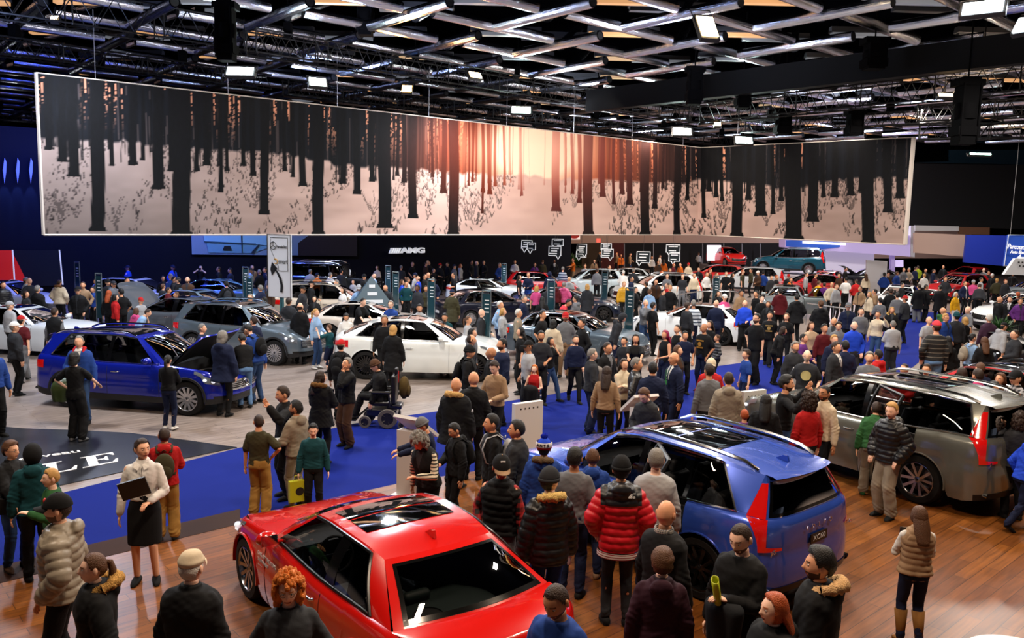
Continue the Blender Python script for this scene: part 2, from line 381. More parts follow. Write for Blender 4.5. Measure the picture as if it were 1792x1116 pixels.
    # windscreen frame (painted A pillars + header) and rear frame
    for f, part in ((wind, 0), (reargl, 1)):
        for s in (1, -1):
            pil.grid(np.array([[f(s*u, t) for t in tsg] for u in (wu, .95, 1.)]), 0, flip=(s > 0) ^ (part == 1))
        for (ta, tb) in (((.94, 1.) if part == 0 else (.90, 1.)), ((0., .0), (0., .03))[part]):
            if tb > ta: pil.grid(np.array([[f(u, t) for t in (ta, tb)] for u in gw]), 0, flip=part == 1)
    # side frames: belt strip, rail strip, ends
    t0, t1 = .045, .93
    N = {0: 5, 1: 9, 2: 14}[det]
    def band(dA, dB, ta, tb, s, n=N, m=3):
        return np.array([[sd(dA[0]+(dB[0]-dA[0])*q, dA[1]+(dB[1]-dA[1])*q, t, s) for t in np.linspace(ta, tb, m)] for q in np.linspace(0, 1, n)])
    e0, e3 = S[0], S[3]
    for s in (1, -1):
        fl = s > 0
        pil.grid(band(A0, dend, 0, t0, s, 2*N), 0, flip=fl); pil.grid(band(A0, dend, t1, 1, s, 2*N), 0, flip=fl)
        pil.grid(band(A0, e0, t0, t1, s, 3, len(tsg)), 0, flip=fl); pil.grid(band(e3, dend, t0, t1, s, N, len(tsg)), 0, flip=fl)
    body.v += pil.v; body.f += [tuple(i+body.n for i in f) for f in pil.f]; body.m += [1]*len(pil.f); body.n += pil.n
    if T['deck']:
        dk = []
        for v in np.linspace(0, 1, nh):
            row = []
            for u in us:
                a = rglb(u); fx, fy, fz = rearedge(u)
                x = a[0]+(fx-a[0])*v; y = a[1]+(fy-a[1])*v**2 if abs(u) < 1 else math.copysign(edge(x), u)
                zz = float(zt(x))+(T['dz']-float(zt(D(T['rgb']))))*(1-abs(u)**2.6)*(1-v**3)+(fz-float(zt(fx)))*v**2
                row.append((x, y, zz))
            dk.append(row)
        body.grid(np.array(dk), 0)
    # shelf behind cowl sides and beside the deck glass
    body.build('body_shell', [pm, pm], root, smooth=50)
    # roof
    ro = []
    for q in np.linspace(0, 1, 2*nh):
        row = []
        for u in us:
            a, b = headt(u), rendt(u); x = a[0]+(b[0]-a[0])*q
            row.append((x, u*float(yroof(x)), roofz(x)-.02*u*u+.035*(1-u*u)*math.sin(PI*min(1, max(0, q*.9+.05)))*0+.0))
        ro.append(row)
    ro = np.array(ro); rm = MB(); rm.grid(ro, 0); rm.build('roof', rp, root, smooth=50)
    def roofp(q, u, off=.006):
        a, b = headt(u), rendt(u); x = a[0]+(b[0]-a[0])*q; return (x, u*float(yroof(x)), roofz(x)-.02*u*u+off)
    if not T['deck'] and typ != 'boxy':
        sp = MB(); SPL = .17; tp = []; bt = []
        for u in np.linspace(-.98, .98, nu):
            e_ = rendt(u); tp.append([e_+np.array([.02, 0, .004]), e_+np.array([-SPL*.5, 0, -.004]), e_+np.array([-SPL*(1-.25*u*u), 0, -.022])]); bt.append([e_+np.array([-SPL*(1-.25*u*u), 0, -.03]), e_+np.array([-SPL*.3, 0, -.06]), e_+np.array([.0, 0, -.05])])
        sp.grid(np.array(tp), 0, flip=True); sp.grid(np.array(bt), 0, flip=True); sp.build('spoiler', rp, root, smooth=60)
    if sun:
        sr = MB(); q0, q1 = (.08, .66) if not two else (.10, .62)
        for a, b in (((q0, (q0+q1)/2-.01), ((q0+q1)/2+.01, q1)) if det > 0 else ((q0, q1),)):
            sr.grid(np.array([[roofp(q, u) for u in np.linspace(-.80, .80, nu)] for q in np.linspace(a, b, nh)]), 0)
        sr.build('sunroof', P('#050506', .03, spec=.9, coat=1.), root, smooth=50)
    # windscreens
    ws = MB(); ws.grid(np.array([[wind(u, t) for t in np.linspace(0., .94, len(tsg)+2)] for u in gw]), 0); ws.build('windshield', gm, root)
    rw = MB(); rw.grid(np.array([[reargl(u, t) for t in np.linspace(.03, .90, len(tsg)+2)] for u in gw]), 0, flip=True); rw.build('rear_window', gm, root)
    if det:  # dark ceramic border of the screens
        bd = MB()
        for f, ta, tb in ((wind, .0, .94), (reargl, .03, .90)):
            for s in (1, -1): bd.grid(np.array([[f(s*u, t)+np.array([0, 0, .004]) for t in np.linspace(ta, tb, len(tsg)+2)] for u in (wu-.05, wu)]), 0)
            bd.grid(np.array([[f(u, t)+np.array([0, 0, .004]) for t in (ta, ta+.07)] for u in gw]), 0)
            bd.grid(np.array([[f(u, t)+np.array([0, 0, .004]) for t in (tb-.05, tb)] for u in gw]), 0)
        bd.build('screen_border', P('#060606', .15), root)
    # side glass, doors
    segs = [(0, 1, 'front'), (1, 2, 'rear'), (2, 3, 'quarter')] if not two else [(0, 1, 'front'), (2, 3, 'quarter')]
    PW = .045
    inn = P('#121214', .6)
    for s in (1, -1):
        sn = 'L' if s > 0 else 'R'; fl = s > 0
        doors = {}
        for nm, i0, i1 in dspec:
            g = wall(i0, i1, sgn=s); hinge = Vector(tuple(g[0][len(tt)//2])); dm = MB(); dm.grid(g-np.array(hinge), 0, flip=fl)
            op = [o for o in opened if o[0] == sn+nm[0]]
            if op:  # give an open door its inner face and thickness
                dm.grid(g-np.array(hinge)-np.array([0, s*.10, 0]), 1, flip=not fl)
                e = g-np.array(hinge)
                for k in (0, -1): dm.grid(np.array([e[k], e[k]-np.array([0, s*.10, 0])]), 1)
                dm.grid(np.array([e[:, -1], e[:, -1]-np.array([0, s*.10, 0])]), 1)
            do = dm.build('door', [pm, inn], root, smooth=50, loc=hinge)
            if op: do.rotation_euler = (0, 0, -s*math.radians(op[0][1])*1)
            doors[nm] = (do, hinge, bool(op))
            if det:
                x = D(T['side'][1 if nm == 'front' else 2][0])+.22; iy = idx(x); p = np.array(wallpt(iy, .78, .012, s))-np.array(hinge)
                hm = MB(); hm.tube([p+np.array([.085, -.012*s, 0]), p+np.array([.07, .02*s, 0]), p+np.array([-.07, .02*s, 0]), p+np.array([-.085, -.012*s, 0])], .012, 6, flat=(1, 1)); hm.build('handle', pm if not chrome else CHROME(), do)
        for a, b, nm in segs:
            q0 = PW/2/(abs(S[b][0]-S[a][0])); dA = S[a]; dB = S[b]
            lo = lambda q, k: dA[k]+(dB[k]-dA[k])*q
            qa, qb = (0 if a == 0 else q0), (1-q0 if b < 3 else 1)
            n = N
            gp = np.array([[sd(lo(q, 0), lo(q, 1), t, s) for t in np.linspace(t0, t1, len(tsg)+1)] for q in np.linspace(qa, qb, n)])
            own = doors.get(nm); m = MB(); off = np.array(own[1]) if own else np.zeros(3)
            m.grid(gp-off, 0, flip=fl); m.build('side_window', gm, own[0] if own else root)
            if own and own[2]:
                fr = MB(); L1 = [gp[i][0] for i in range(n)]+[gp[-1][j] for j in range(1, len(gp[0]))]+[gp[i][-1] for i in range(n-2, -1, -1)]+[gp[0][j] for j in range(len(gp[0])-2, 0, -1)]
                fr.tube([p-off for p in L1], .028, 6, closed=True); fr.build('window_frame', blk, own[0])
            if b < 3 and not (own and own[2]) or (two and b == 1):  # pillar
                pp = MB(); pp.grid(np.array([[sd(S[b][0]+e, S[b][1]+e, t, s)+np.array([0, s*.004, 0]) for t in np.linspace(t0, t1, len(tsg)+1)] for e in (-PW, PW if not two else .13)]), 0, flip=fl); pp.build('pillar', P('#08080a', .15), root)
        if chrome and det:
            ch = MB(); R3 = lambda p: p+np.array([0, s*.006, 0])
            low = [R3(sd(S[0][0]-.1+(S[3][0]-S[0][0]+.1)*q, S[0][1]+(S[3][1]-S[0][1])*q, t0*.5, s)) for q in np.linspace(0, 1, 2*N)]
            up_ = [R3(sd(S[0][0]+(S[3][0]-S[0][0])*q, S[0][1]+(S[3][1]-S[0][1])*q, t1+.012, s)) for q in np.linspace(0, 1, 2*N)]
            end = [R3(sd(S[3][0], S[3][1], t, s)) for t in np.linspace(t0, t1, 6)]
            ch.tube(low+end[1:-1]+up_[::-1], .017 if det > 1 else .015, 6)
            ch.build('window_trim', CHROME() if chrome is True else P(chrome, .3), root)
        # mirrors
        mp = np.array(sd(S[0][0]+.05, S[0][1]+.02, .12, s)); mm = MB()
        mm.blob(mp+np.array([.02, s*.17, .03]), (.075, .115, .075), 12 if det else 8); mm.tube([mp+np.array([0, -s*.02, -.03]), mp+np.array([.01, s*.12, .0])], .022, 6)
        mo = mm.build('mirror', pm, root)
        if det: g2 = MB(); g2.box(mp+np.array([-.055, s*.17, .03]), (.012, .17, .10)); g2.build('mirror_glass', P('#bfc7cf', .03, metal=1.), mo)
        if T['rails'] and det:
            rl = MB(); P0 = [np.array((x, s*(float(yroof(x))-.02), roofz(x)+.045)) for x in np.linspace(hx-.15, rex+.15, 12)]
            P0[0][2] -= .05; P0[-1][2] -= .05; rl.tube(P0, .024, 6); rl.build('roof_rail', CHROME() if chrome is True else blk, root)
        # arch liners + cladding lips
        lm = MB()
        for c in ax:
            a = np.linspace(-.12, PI+.12, 18 if det else 10); yy = w-.03
            lm.grid(np.array([[(c+(Ra+.0)*math.cos(t), s*y, R+(Ra)*math.sin(t)) for t in a] for y in (yy, w-.34)]), 0)
            lm.add([(c, s*(w-.34), R)]+[(c+Ra*math.cos(t), s*(w-.34), R+Ra*math.sin(t)) for t in a], [(0, i, i+1) for i in range(1, len(a))], 0)
        lm.build('arch_liner', P('#060606', .9), root)
        if T['clad'] or det > 1:
            cl = MB(); wc = .045 if T['clad'] else .012
            for c in ax:
                a = np.linspace(-.1, PI+.1, 20)
                cl.grid(np.array([[(c+rr*math.cos(t), s*(float(wside(c+rr*math.cos(t)))+of), R+rr*math.sin(t)) for t in a] for rr, of in ((Ra-.005, -.03), (Ra-.002, .008), (Ra+wc, .008), (Ra+wc+.004, -.012))]), 0)
            if T['clad']:
                lst = [i for i in range(nO) if abs(O[i][0]-ax[0]) > Ra and abs(O[i][0]-ax[1]) > Ra]
                runs, cur = [], []
                for i in lst:
                    if cur and i != cur[-1]+1: runs.append(cur); cur = []
                    cur.append(i)
                runs.append(cur)
                for r_ in runs:
                    if len(r_) > 1: cl.grid(wall(r_[0], r_[-1], 0, .17, .006, s, 3), 0, flip=fl)
            cl.build('cladding', clad if typ != 'suv' or not cover else P(cover, .35, metal=.4), root)
        # panel gaps
        if det:
            pg = MB()
            for i in ([iD0, iD1] if two else [iD0, iD1, iD2]): pg.tube([np.array(wallpt(i, t, .0005, s)) for t in np.linspace(0, 1, 10)], .0045, 4, cap=False)
            if T['deck']: pass
            pg.build('panel_gap', P('#050505', .8), root)
        # headlights & taillights
        def ipl(i, t, off, s):
            i = max(0, min(nO-1.001, i)); k = int(i); fq = i-k
            return np.array(wallpt(k, t, off, s))*(1-fq)+np.array(wallpt(min(k+1, nO-1), t, off, s))*fq
        ih0, ih1 = na*.50, na*.93; nn = 10
        h = MB(); hl = lambda q: ((.62+.04*q, .80+.08*q) if typ != 'boxy' else (.6, .85))
        h.grid(np.array([[ipl(ih0+(ih1-ih0)*q, hl(q)[0]+(hl(q)[1]-hl(q)[0])*t, .008, s) for t in np.linspace(0, 1, 4)] for q in np.linspace(0, 1, nn)]), 0, flip=fl)
        ho = h.build('headlight', P('#9aa4ae', .08, metal=.6, coat=1.), root)
        h2 = MB()
        for q in (.28, .62):
            c0 = ipl(ih0+(ih1-ih0)*q, sum(hl(q))/2, .016, s); h2.blob(c0, (.045, .045, .035), 8)
        h2.build('lamp_lens', P(lights, .05, coat=1., es=.6, emit='#f4f8ff'), ho)
        tm = P('#b30a0c', .12, coat=1., es=.12, emit='#ff2015'); tl = MB(); r0 = nO-1-na*.93; r1 = nO-1-na*.30
        if T['tail'] == 'volvo':
            tl.grid(np.array([[ipl(nO-1-na*(.74+.20*t**2)+na*(.12+.20*t**2)*q, .60+(1.-.60)*t, .012, s) for t in np.linspace(0, 1, 6)] for q in np.linspace(0, 1, 8)]), 0, flip=fl)
            tl.grid(np.array([[ipl(nO-1-na*.72+(na*.34)*q, .60+(.075-.035*q)*t, .014, s) for t in np.linspace(0, 1, 3)] for q in np.linspace(0, 1, 6)]), 0, flip=fl)
            tl.grid(np.array([[np.array(reargl(s*u, t))+np.array([-.012, s*.008, .004]) for t in np.linspace(0, .80, 8)] for u in (.935, .97, 1.)]), 0, flip=not fl)
        else:
            tl.grid(np.array([[ipl(r0+(r1-r0)*q, .68+.02*q+(.20-.06*q)*t, .010, s) for t in np.linspace(0, 1, 4)] for q in np.linspace(0, 1, 10)]), 0, flip=fl)
        tl.build('taillight', tm, root)
        for c in ax:
            wheel(root, (c, s*(w-.135), R), R, s, rim, det, turn=steer if c > 0 else 0)
    # fascia: grille, intakes, rear valance, plate
    fm = MB()
    def wl(q, t, off):  # q -1..1 across the nose
        i = abs(q)*na; k = int(i); fq = i-k; s = 1 if q >= 0 else -1
        return np.array(wallpt(k, t, off, s))*(1-fq)+np.array(wallpt(k+1, t, off, s))*fq
    def rwl(q, t, off):
        i = nO-1-abs(q)*na; k = int(i); fq = i-k; s = 1 if q >= 0 else -1
        a = np.array(wallpt(k, t, off, s)); b = np.array(wallpt(min(k+1, nO-1), t, off, s)); return a*(1-fq)+b*fq
    gq = .40 if typ != 'boxy' else .55
    fm.grid(np.array([[wl(q, t, .007) for t in np.linspace(.46, .82, 6)] for q in np.linspace(-gq, gq, 13)]), 0, flip=True)
    fm.grid(np.array([[wl(q, t, .007) for t in np.linspace(.10, .26, 3)] for q in np.linspace(-.62, .62, 15)]), 0, flip=True)
    go = fm.build('grille', P('#070708', .35), root)
    if det:
        sl = MB()
        for t in np.linspace(.5, .78, 5): sl.tube([wl(q, t, .014) for q in np.linspace(-gq, gq, 11)], .008, 5)
        for q in (-gq, gq): sl.tube([wl(q, t, .012) for t in np.linspace(.46, .82, 5)], .012, 5)
        for t in (.46, .82): sl.tube([wl(q, t, .012) for q in np.linspace(-gq, gq, 11)], .012, 5)
        sl.build('grille_bar', CHROME() if chrome else blk, go)
        em = MB(); c0 = wl(0, .64, .03); em.tube([c0+np.array([0, .085*math.cos(a), .085*math.sin(a)]) for a in np.linspace(0, 2*PI, 20, endpoint=False)], .009, 5, closed=True)
        for a in (PI/2, PI*7/6, PI*11/6): em.tube([c0, c0+np.array([0, .085*math.cos(a), .085*math.sin(a)])], .008, 4)
        em.build('emblem', CHROME(), go)
        vl = MB(); vl.grid(np.array([[rwl(q, t, .008) for t in np.linspace(0, .16 if T['clad'] else .10, 3)] for q in np.linspace(-.8, .8, 15)]), 0); vl.build('rear_valance', blk, root)
        ex = MB()
        for s in (1, -1):
            c0 = rwl(.52*s, .07, .0); ex.tube([c0+np.array([.05, 0, 0]), c0+np.array([-.02, 0, 0])], .045, 10, flat=(1.6, .8), cap=False)
        ex.build('exhaust_tip', CHROME(), root)
        pn = MB(); c0 = rwl(0, .62 if T['deck'] is None else .45, .012); tz = c0+np.array([-.006, 0, 0]); pn.box(tz, (.012, .34, .11)); po = pn.build('licence_plate', P('#0e0f12' if plate else '#d8dadd', .4), root)
        if plate: text('plate_text', plate, .085, P('#e9ebee', .5), po, loc=tuple(tz+np.array([-.008, 0, 0])), rot=(PI/2, 0, -PI/2), ext=.001, xs=1.25)
        sf = MB(); fx = rex+.22; sf.prism([(-.09, 0), (.10, 0), (-.02, .065), (-.07, .068)], -.014, .014, M=((1, 0, 0), (0, 0, -1), (0, 1, 0)), c=(fx, 0, roofz(fx)-.004)); sf.build('aerial_fin', rp, root, smooth=60)
    if tailtext and det:
        for tx, q, t, sz in tailtext:
            c0 = rwl(q, t, .012); nx = 0
            text('badge_lettering', tx, sz, CHROME(), root, loc=tuple(c0+np.array([-.006-abs(q)*.01, 0, 0])), rot=(PI/2, 0, -PI/2-(-q*.35)), ext=.004, xs=1.1)
    # hood
    hm = MB(); hinge = Vector((D(T['cowl'])-.02, 0, float(zt(D(T['cowl'])))+.02)); hb = hood-np.array(hinge); hm.grid(hb, 0)
    if hoodopen:
        hm.grid(hb-np.array([0, 0, .035]), 1, flip=True)
        for k in (0, -1): hm.grid(np.array([hb[k], hb[k]-np.array([0, 0, .035])]), 0)
    ho = hm.build('hood', [pm, inn], root, smooth=50, loc=hinge)
    if hoodopen: ho.rotation_euler = (0, -math.radians(hoodopen), 0)
    if det:
        vent = MB(); vent.grid(np.array([[(cowlx(u)-.04+.05*k, u*edge(cowlx(u))*.86, float(zc(cowlx(u), u*.86, 1))+.010) for u in us] for k in (0, 1)]), 0); vent.build('cowl_vent', P('#0a0a0a', .7), root)
        wp = MB()
        for y0, y1 in ((.05, -.62), (.62, -.05)):
            a = wind(y0, .03)+np.array([.01, 0, .02]); b = wind(y1, .10)+np.array([.01, 0, .02]); wp.tube([a, b], .008, 5)
        wp.build('wiper', P('#0a0a0a', .5), root)
    # under structure and interior
    ch = MB(); ch.box(((xf+xr)/2, 0, gc+.09), (L-.5, Wd-.75, .16)); ch.box((0, 0, gc+.06), (wb-2*Ra-.02, Wd-.16, .10))
    if hoodopen:
        eb = MB(); eb.box((wb/2+.05, 0, .62), (.9, 1.1, .30)); eb.box((wb/2+.1, 0, .80), (.5, .62, .10)); eb.box((wb/2+.25, .42, .78), (.26, .24, .14)); eb.box((wb/2+.2, -.42, .78), (.3, .2, .1))
        eb.tube([(wb/2-.2, -.4, .84), (wb/2+.1, -.2, .9), (wb/2+.4, .1, .84)], .03, 8)
        eb.build('engine', P('#22242a', .4, metal=.3), root)
    ch.build('underbody', P('#050505', .9), root)
    im = P(interior, .7); it = MB()
    zf = gc+.18
    it.box((-.15, 0, zf), (wb*.98, Wd-.36, .04))
    cx = D(T['cowl'])-.35
    for s in (1, -1): it.box((-.15, s*(w-.16), (zf+float(zt(0)))/2-.02), (wb*.9, .05, float(zt(0))-zf-.10))
    it.build('cabin_lining', im, root)
    dsh = MB(); zd = float(zt(cx))-.05; dsh.box((cx+.02, 0, zd-.12), (.50, Wd-.32, .28)); dsh.box((cx-.22, 0, zd-.02), (.10, .34, .18))
    dsh.build('dashboard', P('#1b1c1f', .6), root)
    if det:
        stw = MB(); c0 = np.array([cx-.42, .37, zd-.06]); nrm = np.array([-.9, 0, .42]); a1 = np.array([0, 1., 0]); a2 = np.cross(nrm, a1)
        stw.tube([c0+.18*(math.cos(a)*a1+math.sin(a)*a2) for a in np.linspace(0, 2*PI, 20, endpoint=False)], .016, 6, closed=True)
        for a in (0, PI, -PI/2 if a2[2] > 0 else PI/2): stw.tube([c0, c0+.17*(math.cos(a)*a1+math.sin(a)*a2)], .014, 5)
        stw.build('steering_wheel', P('#141416', .5), root)
    if T['deck']:
        sh_ = MB(); x1, x0_ = rglb(0)[0]+.05, rex-.05; sh_.box(((x0_+x1)/2, 0, float(zt(x1))-.03), (x0_-x1, 2*edge(x1)-.22, .03)); sh_.build('parcel_shelf', P(interior, .6), root, smooth=False)
        sk_ = MB()
        for s in (1, -1): sk_.lathe([(0, .0), (.13, .0), (.13, .01)], 20, c=((x0_+x1)/2-.1, s*.42, float(zt(x1))-.012))
        sk_.build('speaker_grille', P('#101414', .7), root)
    smat = P({'#161617': '#2a2b2e'}.get(interior, interior), .55)
    rowx = [cx-.95, cx-1.80] if not two else [cx-.95, cx-1.62]
    for ri, sx in enumerate(rowx):
        for sy in (.37, -.37):
            zs = zf+.20 if ri == 0 else min(zf+.20, roofz(max(sx-.42, rex))-.88-(.10 if T['deck'] else 0))
            sm = MB(); sm.box((sx, sy, zs), (.50, .50, .16)); M = Matrix.Rotation(-.32, 3, 'Y')
            hgt = .58 if typ not in ('coupe',) else .50
            sm.box((sx-.30, sy, zs+.30), (.14, .48, hgt), M=M); sm.box((sx-.42, sy, zs+.30+hgt/2+.09), (.10, .27, .17), M=M)
            so = sm.build('seat', smat, root)
            if det > 1:
                bv = so.modifiers.new('bevel', 'BEVEL'); bv.width = .045; bv.segments = 3
    return root
# ================================================================= people (front = -Y, canonical height 1.75 m)
def sm(a, b, x): t = np.clip((x-a)/(b-a), 0, 1); return t*t*(3-2*t)
def wob(V, f, seed, n=7):
    r = np.random.RandomState(seed); o = np.zeros(len(V))
    for i in range(n):
        d = r.normal(size=3); d /= np.linalg.norm(d); o += np.sin(V@d*f*(.6+r.rand()*.9)+r.rand()*9)
    return o/n**.5
def fuse(mb, voxel, it=3):
    me = mb.mesh('tmp', BLK(), smooth=False); o = bpy.data.objects.new('tmp', me)
    m = o.modifiers.new('r', 'REMESH'); m.mode = 'VOXEL'; m.voxel_size = voxel
    if it: s = o.modifiers.new('s', 'SMOOTH'); s.iterations = it; s.factor = .5
    out, _ = bake(o); bpy.data.meshes.remove(me); return out
def mverts(me):
    V = np.empty(len(me.vertices)*3); me.vertices.foreach_get('co', V); N = np.empty(len(V)); me.vertices.foreach_get('normal', N); return V.reshape(-1, 3), N.reshape(-1, 3)
def setv(me, V): me.vertices.foreach_set('co', V.reshape(-1)); me.update()
def slots(me, n):
    me.materials.clear()
    for i in range(n): me.materials.append(None)
    me.polygons.foreach_set('use_smooth', [True]*len(me.polygons)); me.update(); return me
HIPZ = .93
def rotL(p, L):
    p = np.asarray(p, float); c, s = math.cos(L), math.sin(L); z = p[..., 2]-HIPZ; y = p[..., 1]
    q = p.copy(); q[..., 1] = y*c-z*s; q[..., 2] = y*s+z*c+HIPZ; return q
def ik(S, T, l1, l2, pole):
    S = np.array(S, float); T = np.array(T, float); d = T-S; D = np.linalg.norm(d)
    if D > (l1+l2)*.995: T = S+d/D*(l1+l2)*.995; d = T-S; D = np.linalg.norm(d)
    a = (l1*l1-l2*l2+D*D)/(2*D); h = math.sqrt(max(0, l1*l1-a*a)); u = d/D; pole = np.array(pole, float); pole -= u*(pole@u); pole /= np.linalg.norm(pole)+1e-9
    return S+u*a+pole*h, T
AT = dict(d=((.265, -.04, .82), (.5, .6, -.3)), p=((.215, -.10, .94), (.6, .7, -.2)), f=((.055, -.29, 1.20), (.5, .25, -.8)), x=((-.09, -.19, 1.20), (.6, -.1, -.8)),
          c=((.05, -.13, 1.46), (.4, -.2, -.9)), u=((.075, -.20, 1.56), (.7, .1, -.7)), o=((.15, -.50, 1.22), (.4, .3, -.8)), r=((.20, -.46, 1.02), (.6, .4, -.5)),
          w=((.20, -.05, 1.02), (1, .35, 0)), b=((.07, .17, .98), (.8, .5, 0)), n=((.10, -.03, 1.60), (1, -.1, .1)), s=((.52, -.12, 1.30), (.2, .4, -.9)), h=((.10, -.25, 1.06), (.6, .4, -.6)),
          g=((.30, -.30, 1.50), (.5, .2, -.8)), q=((.24, .10, .84), (.4, .8, -.2)), e=((.23, -.19, .88), (.4, .6, -.5)))
LG = dict(s=((.105, 0), (.105, .02)), w=((.07, -.27), (.07, .30)), v=((.07, .28), (.07, -.25)), W=((.17, -.02), (.17, .05)), c=((.06, -.06), (.10, .05)), S=((.11, -.55), (.11, -.55)))
def skel(arms, legs, L, sh=1.):
    J = {}; hz = HIPZ-.02 if legs in 'wv' else HIPZ
    for s, k in ((1, 0), (-1, 1)):
        S = rotL((s*.158*sh, .0, 1.385), L); t, pole = AT[arms[k]]; t = rotL((s*t[0], t[1], t[2]), L); p = (s*pole[0], pole[1], pole[2])
        E, Wr = ik(S, t, .285, .25, p); J['S%d' % s] = S; J['E%d' % s] = E; J['W%d' % s] = Wr
        fx, fy = LG[legs][k]; up = .05 if (legs in 'wv' and fy > .2) else 0
        if legs == 'S': hp = np.array([s*.09, 0, .56]); A = np.array([s*fx, fy, .20]); K, A = ik(hp, A, .43, .42, (0, -.2, 1))
        else: hp = np.array([s*.085, 0, hz-.03]); A = np.array([s*fx, fy, .085+up]); K, A = ik(hp, A, .42, .415, (0, -1, 0))
        J['H%d' % s] = hp; J['K%d' % s] = K; J['A%d' % s] = A
    return J
def seg(mb, pts, rs, k=12, n=4, flat=None):
    """smooth tapered limb through the joints"""
    P_, R_ = [], []
    for i in range(len(pts)-1):
        for q in np.linspace(0, 1, n, endpoint=False): P_.append(np.array(pts[i])*(1-q)+np.array(pts[i+1])*q); R_.append(rs[i]*(1-q)+rs[i+1]*q)
    P_.append(np.array(pts[-1])); R_.append(rs[-1]); mb.tube(P_, R_, k, flat=flat)
    for p, r in zip(pts, rs): mb.blob(p, (r*.97,)*3, 10)
def loft(mb, st, L, k=20, dz=0, pw=2.3):
    A = []
    for z, rx, ry, cy in st:
        t = np.linspace(0, 2*PI, k, endpoint=False); c, s = np.cos(t), np.sin(t)
        A.append(rotL(np.stack([rx*np.sign(c)*abs(c)**(2/pw), cy+ry*np.sign(s)*abs(s)**(2/pw), np.full(k, z+0.)], 1), L)+np.array([0, 0, dz]))
    A = np.array(A); b = mb.n; mb.grid(A, 0, closed=True); n = len(st)
    mb.f.append(tuple(b+j for j in range(k-1, -1, -1))); mb.m.append(0); mb.f.append(tuple(b+(n-1)*k+j for j in range(k))); mb.m.append(0)
def torso(f, bw, th, zlo, zhi=1.47, hipz=None):
    """f: female"""
    st = [(.80, .135, .10, .005), (.88, .168, .118, .005), (.95, .168 if f else .16, .115, 0), (1.06, .132 if f else .150, .098, 0), (1.16, .140 if f else .155, .105, 0), (1.27, .158 if f else .172, .122 if f else .118, -.012 if f else 0),
          (1.36, .165 if f else .185, .108, 0), (1.43, .13 if f else .15, .082, .005), (1.475, .068, .064, .006)]
    out = []
    for z, rx, ry, cy in st:
        belly = bw-1 if 1.0 <= z <= 1.2 else (bw-1)*.5
        out.append((z, rx*(1+(bw-1)*.8)+th, ry*(1+belly*1.5)+th, cy-max(0, belly)*.05))
    zs = np.linspace(zlo, zhi, max(5, int((zhi-zlo)/.05)+1)); o = np.array(out)
    return [(z,)+tuple(np.interp(z, o[:, 0], o[:, k]) for k in (1, 2, 3)) for z in zs]
VX = {2: .0105, 1: .019, 0: .032}
def armdist(V, J):
    best = np.full(len(V), 9.); par = np.zeros(len(V))
    for s in (1, -1):
        acc = 0
        for a, b in (('S', 'E'), ('E', 'W')):
            A, B = J[a+str(s)], J[b+str(s)]; d = B-A; l = np.linalg.norm(d); t = np.clip(((V-A)@d)/l**2, 0, 1)
            dd = np.linalg.norm(V-A-t[:, None]*d, axis=1); m = dd < best; best[m] = dd[m]; par[m] = acc+t[m]*l; acc += l
    return best, par
